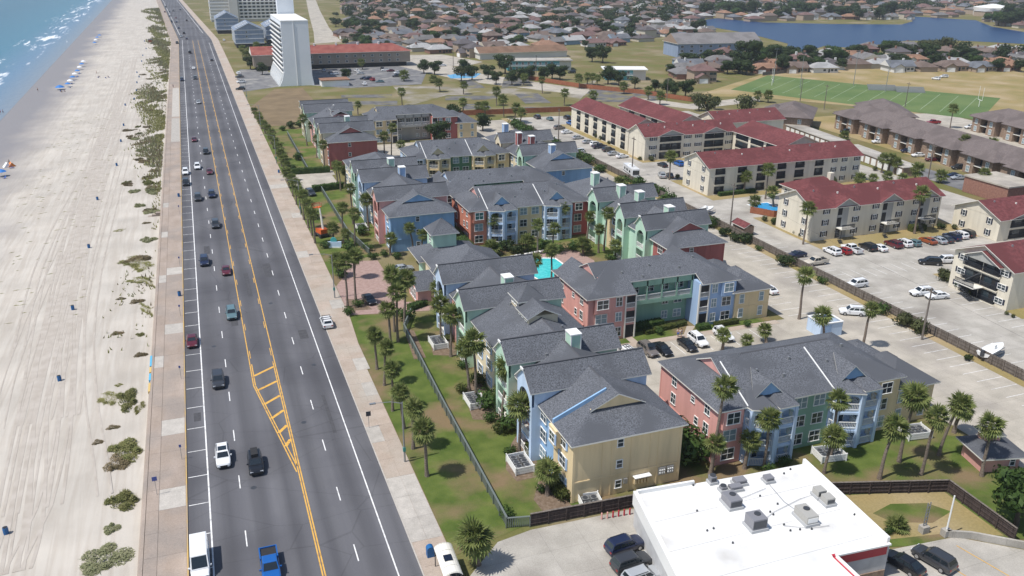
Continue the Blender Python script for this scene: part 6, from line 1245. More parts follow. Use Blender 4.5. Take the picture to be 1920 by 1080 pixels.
# sports field furniture
def goal(p, lab):
    e = empty('goal_post', (p[0], p[1], 0), R(60), lab, 'goal post'); MB().tube((0, 0, 0), (0, 0, 3), 0.12, k=8).build('stem', M_WHITE, e); MB().box(-2.8, -0.08, 3, 2.8, 0.08, 3.16).build('crossbar', M_WHITE, e); [MB().tube((s * 2.8, 0, 3.1), (s * 2.8, 0, 9), 0.08, k=6).build('upright', M_WHITE, e) for s in (-1, 1)]
goal(G(1447, 160), 'white goal posts at the far end of the field'); goal(G(1835, 200), 'white goal posts at the near end of the field')
for (px, py, lab) in ((1652, 168, 'grey bleachers beside the touchline, the left bank'), (1705, 172, 'grey bleachers beside the touchline, the longer bank')):
    e = empty('bleachers', (*G(px, py), 0), R(-28), lab, 'bleachers'); [MB().box(-7, -3 + 0.8 * k, 0.4 * k, 7, -2.2 + 0.8 * k, 0.4 * k + 0.35).build('bench', M_METAL, e) for k in range(6)]
for (px, py) in ((1500, 165), (1600, 160), (1660, 172), (1450, 155)):
    e = empty('floodlight', (*G(px, py), 0), 0, 'tall thin light pole standing round the field', 'light pole', 'field light poles'); MB().path([(0, 0, 0), (0, 0, 9), (0, 0, 18)], [0.2, 0.16, 0.1], 6).build('pole', M_METAL, e); MB().box(-1.2, -0.2, 17.5, 1.2, 0.2, 18.1).build('lamp_head', M_DMETAL, e)
# ================= VEHICLES =================
PAINT = {k: plain('paint_' + k, v, 0.28, 0.0 if k in ('white', 'cream') else 0.25, 0.6) for k, v in dict(white=(0.74, 0.75, 0.76), black=(0.012, 0.013, 0.016), charcoal=(0.045, 0.048, 0.055), silver=(0.42, 0.44, 0.46), navy=(0.012, 0.02, 0.06), blue=(0.01, 0.12, 0.42), maroon=(0.12, 0.012, 0.022), red=(0.3, 0.012, 0.016), orange=(0.32, 0.075, 0.02), taupe=(0.2, 0.175, 0.16), teal=(0.13, 0.22, 0.24), cream=(0.55, 0.5, 0.42)).items()}
for _m in PAINT.values(): _m.node_tree.nodes['Principled BSDF'].inputs['Coat Weight'].default_value = 0.6
M_CGLASS = plain('car_glass', (0.015, 0.022, 0.028), 0.08, 0.0, 0.8); M_TYRE = M_BLACK; M_RIM = plain('alloy_rim', (0.45, 0.46, 0.48), 0.35, 0.8); M_HEAD = plain('headlamp_glass', (0.7, 0.72, 0.75), 0.15); M_TAIL = plain('tail_lamp', (0.32, 0.01, 0.012), 0.3); M_SHADE = plain('sun_shade_blue', (0.02, 0.25, 0.5), 0.5)
CK = dict(   # length, half width, roof z, body stations (y, zlo, zhi, w), greenhouse: base y0,y1 roof y0,y1, belt z, roof half width
    sedan=(4.75, 0.91, 1.45, [(-2.37, .42, .8, .74), (-2.25, .3, .98, .86), (-1.6, .22, 1.02, .91), (0, .2, 1.0, .91), (.9, .2, .97, .91), (1.75, .22, .86, .89), (2.2, .28, .74, .8), (2.37, .36, .6, .68)], (-1.95, 1.05, -1.05, .25, .96, .66)),
    suv=(4.8, 0.95, 1.74, [(-2.4, .45, .95, .84), (-2.3, .34, 1.12, .91), (-1.6, .27, 1.14, .95), (0, .26, 1.12, .95), (1.0, .26, 1.08, .95), (1.85, .28, 1.0, .93), (2.25, .34, .88, .86), (2.4, .42, .7, .74)], (-2.3, 1.15, -1.95, .45, 1.08, .74)),
    hatch=(4.2, 0.89, 1.52, [(-2.1, .42, .9, .76), (-2.0, .3, 1.02, .86), (-1.4, .22, 1.04, .89), (0, .2, 1.0, .89), (.9, .2, .96, .89), (1.6, .22, .86, .86), (2.0, .3, .72, .76), (2.1, .38, .6, .66)], (-2.0, 1.0, -1.6, .2, .98, .66)),
    pickup=(5.7, 1.0, 1.86, [(-2.85, .5, 1.05, .95), (-2.8, .42, 1.12, 1.0), (-1.6, .36, 1.12, 1.0), (0, .34, 1.13, 1.0), (1.1, .34, 1.12, 1.0), (2.2, .36, 1.06, .98), (2.7, .42, .95, .92), (2.85, .5, .8, .84)], (-.75, 1.35, -.6, .7, 1.08, .78)),
    van=(5.95, 1.03, 2.6, [(-2.97, .4, 1.25, .98), (-2.9, .32, 1.3, 1.02), (-1.5, .3, 1.3, 1.03), (1.0, .3, 1.3, 1.03), (2.1, .32, 1.22, 1.0), (2.7, .36, 1.0, .92), (2.97, .45, .75, .8)], (-2.92, 2.1, -2.85, 1.3, 1.25, .9)),
    cargo=(5.5, 1.0, 2.05, [(-2.75, .4, 1.1, .95), (-2.68, .32, 1.15, 1.0), (-1.3, .3, 1.15, 1.0), (1.0, .3, 1.14, 1.0), (1.9, .32, 1.05, .98), (2.5, .36, .92, .92), (2.75, .45, .75, .8)], (-2.7, 1.75, -2.6, 1.0, 1.1, .86)))
CM_ = {}
def car_meshes(kind, colr):
    key = (kind, colr)
    if key in CM_: return CM_[key]
    L_, W, H, stn, (b0, b1, r0, r1, bz, rw) = CK[kind]; pm = PAINT[colr]; out = []
    m = MB(); prof = lambda w, lo, hi: [(-w + .1, lo), (-w, lo + .12), (-w, hi - .16), (-w + .06, hi - .05), (-w + .2, hi), (w - .2, hi), (w - .06, hi - .05), (w, hi - .16), (w, lo + .12), (w - .1, lo)]
    k = 10
    for (y, lo, hi, w) in stn: m.v += [(x, y, z) for x, z in prof(w, lo, hi)]
    for i in range(len(stn) - 1):
        for j in range(k): m.f.append((i * k + j, i * k + (j + 1) % k, (i + 1) * k + (j + 1) % k, (i + 1) * k + j)); m.m.append(0)
    m.f.append(tuple(range(k))); m.m.append(0); m.f.append(tuple(reversed([(len(stn) - 1) * k + j for j in range(k)]))); m.m.append(0)
    gw = W - 0.07
    base = [(-gw, b0, bz), (gw, b0, bz), (gw, b1, bz), (-gw, b1, bz)]; rf = [(-rw, r0, H - .05), (rw, r0, H - .05), (rw, r1, H - .05), (-rw, r1, H - .05)]; rt = [(-rw + .1, r0 + .12, H), (rw - .1, r0 + .12, H), (rw - .1, r1 - .12, H), (-rw + .1, r1 - .12, H)]
    m._add(base + rf + rt, [(0, 1, 5, 4), (1, 2, 6, 5), (2, 3, 7, 6), (3, 0, 4, 7), (4, 5, 9, 8), (5, 6, 10, 9), (6, 7, 11, 10), (7, 4, 8, 11), (8, 9, 10, 11)])
    if kind == 'pickup':   # open load bed
        m.box(-.8, -2.7, 1.1, .8, -.85, 1.13); 
    out.append(('body', m.mesh('car_body', pm), None))
    def quad_on(a, b_, c, d, s0, s1, t0, t1, push):
        a, b_, c, d = map(Vector, (a, b_, c, d)); P = lambda s, t: (a.lerp(b_, s)).lerp(d.lerp(c, s), t); n_ = (b_ - a).cross(d - a).normalized() * push
        q = [P(s0, t0), P(s1, t0), P(s1, t1), P(s0, t1)]; mm = MB(); mm._add([p + n_ for p in q] + [p - n_ * 2 for p in q], [(0, 1, 2, 3), (0, 4, 5, 1), (1, 5, 6, 2), (2, 6, 7, 3), (3, 7, 4, 0)]); return mm
    B_, T_ = base, rf
    out.append(('windscreen', quad_on(B_[2], B_[3], T_[3], T_[2], .07, .93, .1, .93, .015).mesh('windscreen', M_CGLASS), None))
    if kind not in ('van',): out.append(('rear_window', quad_on(B_[0], B_[1], T_[1], T_[0], .1, .9, .25 if kind != 'sedan' else .12, .9, .015).mesh('rear_window', M_CGLASS), None))
    spans = ((.04, .48), (.53, .95)) if kind in ('sedan', 'hatch', 'pickup') else (((.05, .3), (.34, .64), (.68, .95)) if kind == 'suv' else ((.05, .2), ))
    for s0, s1 in spans:
        a, b2 = 1 - s1, 1 - s0
        out.append(('side_window', quad_on(B_[1], B_[2], T_[2], T_[1], a if kind not in ('van', 'cargo') else .78, b2 if kind not in ('van', 'cargo') else .95, .14, .88, .012).mesh('side_window', M_CGLASS), None))
        out.append(('side_window', quad_on(B_[3], B_[0], T_[0], T_[3], s0, s1, .14, .88, .012).mesh('side_window', M_CGLASS), None))
    fy, ry = stn[-1][0], stn[0][0]; fw, hz = stn[-2][3], stn[-2][2]
    for s in (-1, 1):
        out.append(('headlight', MB().box(min(s * (fw - .42), s * (fw - .04)), fy - .32, hz - .22, max(s * (fw - .42), s * (fw - .04)), fy - .06, hz - .06).mesh('headlight', M_HEAD), None))
        out.append(('taillight', MB().box(min(s * (stn[0][3] - .3), s * stn[0][3]), ry - .02, stn[0][2] - .25, max(s * (stn[0][3] - .3), s * stn[0][3]), ry + .12, stn[0][2] - .04).mesh('taillight', M_TAIL), None))
        out.append(('mirror', MB().box(min(s * (W - .02), s * (W + .2)), b1 - .45, bz + .02, max(s * (W - .02), s * (W + .2)), b1 - .3, bz + .18).mesh('mirror', pm), None))
        for yy in (-L_ * .3, L_ * .305):
            r_ = .36 if kind in ('suv', 'pickup', 'van', 'cargo') else .32
            out.append(('wheel', MB().tube((s * (W - .22), yy, r_), (s * (W + .01), yy, r_), r_, k=14).mesh('wheel', M_TYRE), MB().tube((s * (W - .0), yy, r_), (s * (W + .02), yy, r_), r_ * .62, k=12).mesh('rim', M_RIM)))
    out.append(('grille', MB().box(-.45, fy - .06, .38, .45, fy + .012, hz - .2).mesh('grille', M_BLACK), None))
    if kind == 'suv':
        for s in (-1, 1): out.append(('roof_rail', MB().box(s * (rw - .06) - .03, r0 + .25, H - .03, s * (rw - .06) + .03, r1 - .25, H + .05).mesh('roof_rail', M_DMETAL), None))
    if kind == 'pickup':
        m = MB(); m.box(-.86, -2.72, 1.125, .86, -.84, 1.15); out.append(('load_bed', m.mesh('load_bed', M_BLACK), None))
        m = MB(); m.box(-1.0, -2.84, 1.0, -.86, -.8, 1.3).box(.86, -2.84, 1.0, 1.0, -.8, 1.3).box(-.86, -2.84, 1.0, .86, -2.72, 1.3); out.append(('bed_side', m.mesh('bed_side', pm), None))
    CM_[key] = out; return out
def car(x, y, heading, kind, colr, label, group=None, z=0.0, cat=None):
    e = empty('car' if kind in ('sedan', 'suv', 'hatch') else ('pickup_truck' if kind == 'pickup' else 'van'), (x, y, z), heading, label, cat or ('car' if kind in ('sedan', 'suv', 'hatch') else ('pickup truck' if kind == 'pickup' else 'van')), group)
    for nme, me, sub in car_meshes(kind, colr):
        o = link(nme, me, e)
        if sub: link('rim', sub, o)
    return e
def carp(px, py, heading, kind, colr, label, group=None):
    x, y = G(px, py, 0.7); return car(x, y, heading, kind, colr, label, group)
UP_, DN = 0.0, math.pi       # heading +Y, -Y
# boulevard traffic towards the camera
van = car(-5.72, 84.3, DN, 'van', 'white', 'tall white delivery van parked in the kerb bay')
car(1.55, 80.9, DN, 'pickup', 'blue', 'bright blue pickup truck driving on the boulevard')
w1 = carp(418, 855, DN, 'suv', 'white', 'white sport utility car with black roof panel driving on the boulevard'); MB().box(-.55, -.9, 1.735, .55, .2, 1.76).build('sunroof', M_CGLASS, w1)
w2 = carp(479, 868, DN, 'suv', 'black', 'black car with a roof box driving on the boulevard'); MB().box(-.45, -1.7, 1.78, .45, .1, 2.1).build('roof_box', M_BLACK, w2)
for (px, py, k, c, lab) in ((409, 712, 'suv', 'charcoal', 'charcoal car driving level with the hatched gore'), (434, 587, 'suv', 'teal', 'grey green sport utility car driving beside the yellow line'), (424, 506, 'sedan', 'maroon', 'dark red sedan driving beside the turning lane'), (383, 489, 'suv', 'navy', 'navy car driving in the kerb lane behind the dark red sedan'),
        (404, 420, 'suv', 'charcoal', 'charcoal sport utility car alone in the inner lane'), (397, 364, 'suv', 'navy', 'navy car side by side with another dark car'), (371, 370, 'suv', 'charcoal', 'charcoal car in the kerb lane beside a navy car'), (370, 312, 'suv', 'white', 'white sport utility car driving beside the white parked cars'), (393, 321, 'sedan', 'maroon', 'maroon sedan driving beside the white sport utility car'),
        (386, 284, 'suv', 'black', 'black car driving ahead of the maroon sedan'), (364, 261, 'sedan', 'maroon', 'maroon car in the kerb lane with empty bays beside it'), (372, 191, 'sedan', 'silver', 'silver sedan alone on the far boulevard'), (366, 146, 'suv', 'charcoal', 'dark car on the far boulevard between two white ones'), (363, 127, 'sedan', 'white', 'white sedan on the far boulevard')):
    carp(px, py, DN, k, c, lab)
for (px, py, k, c, lab) in ((359, 638, 'sedan', 'maroon', 'maroon sedan parked in a kerb bay'), (347, 342, 'suv', 'black', 'black car parked in a kerb bay behind a white one'), (345, 322, 'suv', 'white', 'white sport utility car parked in a kerb bay'), (339, 149, 'suv', 'navy', 'dark car parked in a far kerb bay')):
    x, y = G(px, py, .7); car(-5.7, y, DN, k, c, lab)
carp(397, 112, UP_, 'sedan', 'charcoal', 'dark sedan driving away near the tower car park')
rf_ = random.Random(3)
for i, (px, py) in enumerate(((356, 98), (350, 72), (340, 68), (332, 80), (335, 52), (331, 41), (350, 38), (318, 30), (311, 13), (325, 20), (338, 18), (345, 62), (318, 22), (330, 33), (322, 40), (309, 22))):
    c = rf_.choice(['white', 'black', 'silver', 'charcoal', 'navy', 'maroon']); carp(px, py, DN if px < 345 else UP_, rf_.choice(['sedan', 'suv', 'pickup']), c, '%s vehicle in the distant boulevard traffic' % c, 'distant boulevard traffic')
sv = carp(612, 603, UP_, 'suv', 'white', 'white service car with roof bars parked on the sidewalk'); m = MB(); [m.box(-.8, y, 1.78, .8, y + .08, 1.86) for y in (-1.5, -.6, .3)]; m.build('roof_bar', M_DMETAL, sv)
# forecourt and lots
carp(755, 502, R(-86), 'sedan', 'silver', 'silver sedan across the end of the brick forecourt'); carp(692, 560, DN + R(8), 'sedan', 'black', 'black sedan on the brick forecourt by the palm bed'); carp(582, 361, DN + R(12), 'suv', 'charcoal', 'charcoal car in the small concrete car park')
vn = carp(1176, 664, UP_ + R(4), 'cargo', 'white', 'white work van with open rear doors and roof ladder')
MB().box(-.85, -2.79, .5, .85, -2.74, 1.9).build('cargo_opening', M_DARK, vn); [MB().box(s * 1.0 - .03, -3.6, .5, s * 1.0 + .03, -2.76, 1.9).build('rear_door', PAINT['white'], vn) for s in (-1, 1)]; m = MB(); [m.box(s, -2.2, 2.08, s + .06, 1.0, 2.16) for s in (-.5, .0, .45)]; [m.box(-.6, y, 2.1, .6, y + .06, 2.18) for y in (-2, -1, 0, .8)]; m.build('roof_rack', M_DMETAL, vn)
ts = carp(1215, 655, DN + R(4), 'suv', 'taupe', 'taupe sport utility car with bright blue sun shade'); MB().box(-.66, .55, 1.2, .66, 1.25, 1.24).build('sun_shade', M_SHADE, ts).rotation_euler = (R(-38), 0, 0); ts.children[-1].location = (0, .1, .55)
for (px, py, h, k, c, lab) in ((1243, 653, DN, 'sedan', 'black', 'black sedan parked beside the taupe car'), (1289, 645, DN, 'sedan', 'black', 'black sedan with open boot beside two people'), (1309, 637, DN, 'suv', 'white', 'white sport utility car with black sunroof in the apartment lot'), (1357, 627, DN, 'suv', 'white', 'white car half hidden by the lot palm'), (1138, 672, DN, 'hatch', 'red', 'red car half hidden behind the roof eave'),
        (1598, 583, UP_ + R(60), 'suv', 'white', 'white car alone by the alley palm'), (1441, 541, UP_, 'sedan', 'white', 'white sedan behind the yellow wing'), (1248, 384, UP_, 'suv', 'black', 'black car beside the alley fence'), (1073, 338, R(80), 'suv', 'silver', 'silver car behind the blue alley end wall'), (1090, 349, R(80), 'suv', 'white', 'white and blue car behind the grey roof'),
        (1172, 1021, R(-84), 'suv', 'navy', 'navy sport utility car parked beside the store'), (1184, 1053, R(-84), 'suv', 'charcoal', 'charcoal sport utility car parked next to the navy one'), (1205, 1080, R(-84), 'suv', 'silver', 'silver car at the edge of the store lot'), (1694, 1053, UP_ + R(14), 'sedan', 'black', 'black sedan parked at the store side wall'), (1751, 1046, UP_ + R(14), 'suv', 'charcoal', 'charcoal estate car parked beside the black sedan')):
    carp(px, py, h, k, c, lab)
RL = 'red roofed apartment lot'
for (px, py, h, k, c, lab) in ((1560, 470, 0, 'suv', 'white', 'white sport utility car at the start of the parked row'), (1582, 469, 0, 'hatch', 'red', 'red hatchback between two white vehicles'), (1597, 466, 0, 'pickup', 'white', 'white pickup truck in the parked row'), (1627, 462, 0, 'suv', 'black', 'black sport utility car in the parked row'), (1648, 463, 0, 'sedan', 'white', 'white sedan next to the black sport utility car'),
        (1675, 457, 0, 'suv', 'maroon', 'maroon car in the parked row'), (1693, 455, 0, 'suv', 'white', 'white car next to the maroon one'), (1712, 454, 0, 'hatch', 'teal', 'grey green car next to a white one'), (1740, 450, 0, 'sedan', 'orange', 'rust orange sedan in the parked row'), (1759, 449, 0, 'sedan', 'silver', 'silver sedan beside the rust orange one'), (1772, 447, 0, 'sedan', 'charcoal', 'charcoal sedan in the parked row'), (1785, 443, 0, 'suv', 'navy', 'navy sport utility car in the parked row'), (1798, 440, 0, 'suv', 'white', 'white car towards the end of the parked row'), (1811, 437, 0, 'suv', 'black', 'black car ending the parked row'),
        (1744, 490, R(60), 'suv', 'black', 'black van like car alone in the lot aisle'), (1771, 487, R(75), 'suv', 'white', 'white car beside the red roof corner'), (1728, 547, R(80), 'suv', 'white', 'white hatchback by the utility pole'), (1757, 553, R(80), 'sedan', 'white', 'white sedan in front of the open stair well'), (1530, 490, R(90), 'pickup', 'cream', 'cream pickup truck against the alley fence'), (1494, 476, R(90), 'sedan', 'navy', 'dark sedan against the alley fence'), (1606, 532, R(90), 'suv', 'white', 'white sport utility car against the alley fence'),
        (1007, 219, 0, 'suv', 'charcoal', 'dark truck at the cedar fence'), (1031, 222, 0, 'sedan', 'teal', 'small dark green car at the cedar fence'), (1063, 220, 0, 'suv', 'black', 'black car at the cedar fence'), (1070, 231, 0, 'pickup', 'blue', 'blue pickup beside the long red roofed wing'), (1049, 239, R(-82), 'suv', 'taupe', 'taupe sport utility car at the end of the alley row'), (1063, 247, R(-82), 'sedan', 'white', 'white sedan on the dry grass edge'), (1084, 257, R(-82), 'sedan', 'silver', 'silver sedan on the dry grass edge'), (1103, 265, R(-82), 'sedan', 'silver', 'pale silver sedan before a white one'), (1118, 270, R(-82), 'suv', 'white', 'white car next to the dark blue truck'),
        (1124, 274, R(-82), 'pickup', 'navy', 'dark blue truck in the alley row'), (1141, 280, R(-82), 'suv', 'charcoal', 'grey car behind the pole'), (1151, 287, R(-82), 'sedan', 'silver', 'silver sedan near the alley pole'), (1167, 292, R(-82), 'sedan', 'white', 'white sedan ending the alley row'), (1008, 250, R(98), 'suv', 'white', 'white sport utility car behind the alley hedge'), (1022, 257, R(98), 'pickup', 'charcoal', 'dark pickup behind the alley hedge'), (1032, 260, R(98), 'sedan', 'white', 'white sedan behind the alley hedge'), (1053, 271, R(98), 'sedan', 'red', 'red car behind the alley hedge'), (1067, 278, R(98), 'suv', 'silver', 'silver car behind the alley hedge'), (1084, 284, R(98), 'suv', 'white', 'white car between hedge bushes'), (1095, 291, R(98), 'sedan', 'black', 'black sedan between hedge bushes'), (1016, 273, R(98), 'pickup', 'white', 'white pickup seen over the grey roof'),
        (1217, 351, R(98), 'suv', 'navy', 'navy car by the alley bushes'), (1242, 308, 0, 'sedan', 'black', 'black sedan under the palm'), (1272, 306, 0, 'suv', 'blue', 'bright blue car beside the cream gable end'), (1241, 328, R(-20), 'suv', 'silver', 'silver car beside the palm trunk'), (1256, 328, R(-20), 'sedan', 'charcoal', 'charcoal sedan beside the palm trunk'), (1591, 331, R(-80), 'sedan', 'maroon', 'maroon sedan by the rounded hedge')):
    carp(px, py, h, k, c, lab)
for (px, py, h, k, c, lab) in ((1587, 246, R(75), 'suv', 'black', 'black jeep on the worn street'), (1647, 265, R(75), 'suv', 'white', 'white sport utility car by the brown brick front'), (1702, 282, R(75), 'suv', 'navy', 'navy sport utility car by the brown brick front'), (1722, 290, R(75), 'sedan', 'white', 'white sedan by the brown brick front'), (1748, 298, R(75), 'sedan', 'maroon', 'maroon sedan by the brown brick front'), (1798, 313, R(75), 'suv', 'charcoal', 'grey sport utility car by the brown brick front'), (1787, 328, R(75), 'sedan', 'navy', 'navy sedan at the garages'), (1797, 332, R(75), 'sedan', 'silver', 'silver sedan at the garages'), (1750, 229, R(75), 'pickup', 'red', 'red pickup behind the taupe roofs'), (1820, 238, R(75), 'suv', 'white', 'white car in the pale lot behind the taupe roofs')):
    carp(px, py, h, k, c, lab)
for i, (px, py, c) in enumerate(((655, 131, 'navy'), (668, 132, 'white'), (672, 135, 'white'), (676, 137, 'silver'), (717, 129, 'charcoal'), (722, 131, 'white'), (732, 132, 'maroon'), (746, 136, 'white'), (743, 142, 'charcoal'), (682, 146, 'black'), (690, 147, 'navy'), (698, 149, 'red'), (712, 152, 'teal'), (683, 157, 'white'), (607, 132, 'silver'), (620, 136, 'charcoal'), (627, 138, 'white'), (447, 137, 'white'), (449, 143, 'charcoal'), (452, 153, 'white'), (451, 166, 'black'), (830, 122, 'white'), (812, 124, 'charcoal'), (975, 124, 'white'), (985, 126, 'navy'), (1000, 127, 'charcoal'), (1072, 135, 'black'), (420, 75, 'white'), (1770, 143, 'white'), (1755, 147, 'white'))):
    carp(px, py, R(rf_.choice([0, 10, 80, 95])), 'suv' if i % 3 else 'sedan', c, '%s car parked %s' % (c, 'in the hotel car park' if i < 17 else ('beside the tower near the sidewalk' if i < 21 else ('at the motels' if i < 27 else 'on open ground'))), 'cars parked by the hotel and motels')
# motorhome
rv = empty('motorhome', (*G(1183, 330), 0), R(170), 'white motorhome parked along the alley fence', 'motorhome'); PW = PAINT['white']
MB().prism([(-1.25, -4.6), (1.25, -4.6), (1.25, 4.3), (1.1, 4.7), (-1.1, 4.7), (-1.25, 4.3)], 0.5, 3.2).build('body', PW, rv); MB().box(-1.05, 4.62, 1.5, 1.05, 4.74, 2.8).build('windscreen', M_CGLASS, rv); MB().box(-.5, -2, 3.2, .5, -1, 3.5).build('roof_unit', M_WHITE, rv)
for s in (-1, 1):
    for y0_ in (-3.4, -1.0, 1.6): MB().box(s * 1.26 - .03, y0_, 1.7, s * 1.26 + .03, y0_ + 1.2, 2.4).build('side_window', M_CGLASS, rv)
    MB().box(s * 1.26 - .015, -4.4, 1.0, s * 1.26 + .015, 3.6, 1.25).build('stripe', M_DMETAL, rv)
    for y0_ in (-2.6, 3.0): MB().tube((s * .95, y0_, .45), (s * 1.24, y0_, .45), .45, k=14).build('wheel', M_TYRE, rv)
# boats on trailers
def boat(px, py, rz, lab):
    e = empty('boat', (*G(px, py), 0), rz, lab, 'boat'); n = 8; m = MB(); secs = []
    for i in range(n + 1):
        t = i / n; y = -3.2 + 6.6 * t; w = 1.15 * (1 - max(0, (t - .45) / .55) ** 2.2) + .02; secs.append([(-w, y, 1.55 + .25 * t), (-w * .75, y, .95 + .2 * t), (0, y, .65 + .5 * t * t), (w * .75, y, .95 + .2 * t), (w, y, 1.55 + .25 * t)])
    for s_ in secs: m.v += s_
    for i in range(n):
        for j in range(4): m.f.append((i * 5 + j, (i + 1) * 5 + j, (i + 1) * 5 + j + 1, i * 5 + j + 1)); m.m.append(0)
    m.f.append((0, 1, 2, 3, 4)); m.m.append(0); m.build('hull', PW, e)
    m = MB(); [m._add([secs[i][0], secs[i][4], secs[i + 1][4], secs[i + 1][0]], [(0, 1, 2, 3)]) for i in range(n)]; o = m.build('deck', M_WHITE, e); o.location = (0, 0, -.12)
    MB().box(-.45, -.4, 1.5, .45, .4, 2.3).build('console', M_WHITE, e); MB().box(-.25, -3.7, 1.0, .25, -3.2, 2.1).build('outboard', M_DMETAL, e); MB().box(-.7, -2.6, .35, .7, 2.6, .5).build('trailer', M_METAL, e); MB().box(-.05, 2.6, .38, .05, 4.6, .48).build('tow_bar', M_METAL, e)
    for s in (-1, 1): MB().tube((s * .75, -.8, .32), (s * 1.0, -.8, .32), .32, k=12).build('wheel', M_TYRE, e)
boat(1858, 668, R(-75), 'white fishing boat on a trailer behind the alley fence'); boat(1322, 402, R(-70), 'white boat on a trailer beside the far alley fence')
# orange boom lift
bl = empty('boom_lift', (*G(604, 443), 0), R(20), 'orange boom lift with raised basket under the palms', 'boom lift'); M_OR = plain('lift_orange', (0.55, 0.1, 0.015), 0.5)
MB().box(-1.1, -1.6, .5, 1.1, 1.6, 1.0).build('chassis', M_DMETAL, bl); MB().box(-1.0, -1.5, 1.0, 1.0, 1.2, 2.1).build('turret', M_OR, bl)
for s in (-1, 1):
    for y in (-1.15, 1.15): MB().tube((s * .9, y, .5), (s * 1.25, y, .5), .5, k=14).build('wheel', M_TYRE, bl)
MB().path([(0, -.8, 1.9), (0, -.4, 4.2), (0, .2, 7.0)], [.28, .24, .18], 6).build('boom', M_TRIM, bl); MB().path([(0, .2, 7.0), (-.2, 1.0, 7.3)], [.16, .12], 6).build('jib', M_OR, bl)
m = MB(); [m.box(x0, y0_, 7.0, x0 + .06, y0_ + .06, 8.0) for x0 in (-1.1, .9) for y0_ in (.9, 1.8)]; m.box(-1.1, .9, 7.0, .96, 1.86, 7.1).box(-1.1, .9, 7.95, .96, .96, 8.02).box(-1.1, 1.8, 7.95, .96, 1.86, 8.02); m.build('basket', M_OR, bl)
LANDMARKS = [(45, 95, 'the yellow end row'), (45, 125, 'the cream sea windows'), (38, 150, 'the clubhouse'), (45, 195, 'the blue end row'), (45, 225, 'the pale blue sea gable'), (45, 285, 'the dark red end row'), (45, 330, 'the farthest sea row'), (75, 88, 'the pink end block'), (75, 128, 'the green gallery block'), (72, 170, 'the turquoise pool'), (72, 188, 'the brick red end block'), (92, 165, 'the green courtyard porches'), (95, 235, 'the red chimneys'), (72, 245, 'the cream porch block'), (75, 308, 'the grey gallery block'), (115, 110, 'the alley by the pale blue enclosure'), (121, 170, 'the small red shelter'), (122, 230, 'the motorhome'), (118, 285, 'the pale blue shed'),
    (150, 200, 'the six stack balcony block'), (140, 165, 'the cream gable of the stair entry block'), (165, 156, 'the stair entries'), (146, 118, 'the open stair well block'), (185, 150, 'the two gallery block'), (165, 184, 'the red hip roofed pool house'), (145, 190, 'the small blue pool'), (155, 250, 'the twin balcony gables'), (142, 285, 'the long balcony wing'), (180, 232, 'the open gallery wing'), (210, 215, 'the white garage doors'), (225, 190, 'the long brown brick block'), (232, 250, 'the far end of the brown brick block'), (215, 290, 'the taupe roofed corner block'), (285, 230, 'the pale lot behind the taupe roofs'), (200, 165, 'the flat brick building'),
    (35, 400, 'the bare brown lot'), (50, 490, 'the white tower'), (90, 500, 'the hotel car park'), (110, 370, 'the dark foundation pads'), (150, 360, 'the cedar fence'), (150, 480, 'the blue pool cover'), (195, 490, 'the two storey turquoise motel'), (225, 436, 'the white roofed turquoise motel'), (210, 380, 'the pale street'), (260, 370, 'the corner of the sports field'), (300, 430, 'the goal posts'), (35, 700, 'the blue grey condominiums'), (360, 420, 'the bleachers'), (27, 165, 'the brick forecourt'), (27, 190, 'the entrance sign'), (30, 215, 'the orange boom lift')]
def near(desc, x, y): return desc + ' ' + min(LANDMARKS, key=lambda l: (l[0] - x) ** 2 + (l[1] - y) ** 2)[2]
# ================= PALMS =================
vr = random.Random(21)
def frond_pts(droop, L_=0.75, fan=0.95, n=11, seed=0):
    """fan leaf along +X: petiole, then pleated leaflets spreading and drooping"""
    q = random.Random(seed); v = []; f = []
    hub = Vector((L_, 0, -0.06 * droop)); v += [(0, -.025, 0), (0, .025, 0), tuple(hub + Vector((0, .02, 0))), tuple(hub + Vector((0, -.02, 0)))]; f.append((0, 1, 2, 3))
    for i in range(n):
        a = R(-105 + 210 * i / (n - 1)); l = fan * (1.0 - .25 * abs(i / (n - 1) - .5)) * q.uniform(.88, 1.08); d = Vector((math.cos(a), math.sin(a), 0)); s = Vector((-d.y, d.x, 0)) * 0.085
        mid = hub + d * l * .55 + Vector((0, 0, .05 - .06 * droop)); tip = hub + d * l + Vector((0, 0, -.18 * droop - .05 * q.random())); o = len(v)
        v += [tuple(hub), tuple(mid + s + Vector((0, 0, .02))), tuple(tip), tuple(mid - s - Vector((0, 0, .03)))]; f.append((o, o + 3, o + 2, o + 1))
    return v, f
FROND = []
for i in range(3):
    m = MB(); v, f = frond_pts(0.6 + .5 * i, seed=i); m._add(v, f); FROND.append(m.mesh('frond', M_FROND))
m = MB(); v, f = frond_pts(2.2, .6, .8, seed=9); m._add(v, f); FROND_DRY = m.mesh('dry_frond', M_FROND_DRY)
def crown_layout(n, seed, dry=0):
    q = random.Random(seed); out = []
    for i in range(n):
        t = (i + .5) / n; el = R(78 - 122 * t + q.uniform(-16, 14)); out.append((i * 2.39996 + q.uniform(-.25, .25), el, q.uniform(.9, 1.15), 0 if t < .35 else (1 if t < .7 else 2)))
    for i in range(dry): out.append((i * 2.39996 * 1.1 + q.random(), R(q.uniform(-72, -42)), q.uniform(.8, 1.05), 3))
    return out
def frond_matrix(az, el, s, r=1.0): return Matrix.Rotation(az, 4, 'Z') @ Matrix.Rotation(-el, 4, 'Y') @ Matrix.Scale(s * r, 4)
CROWN = []
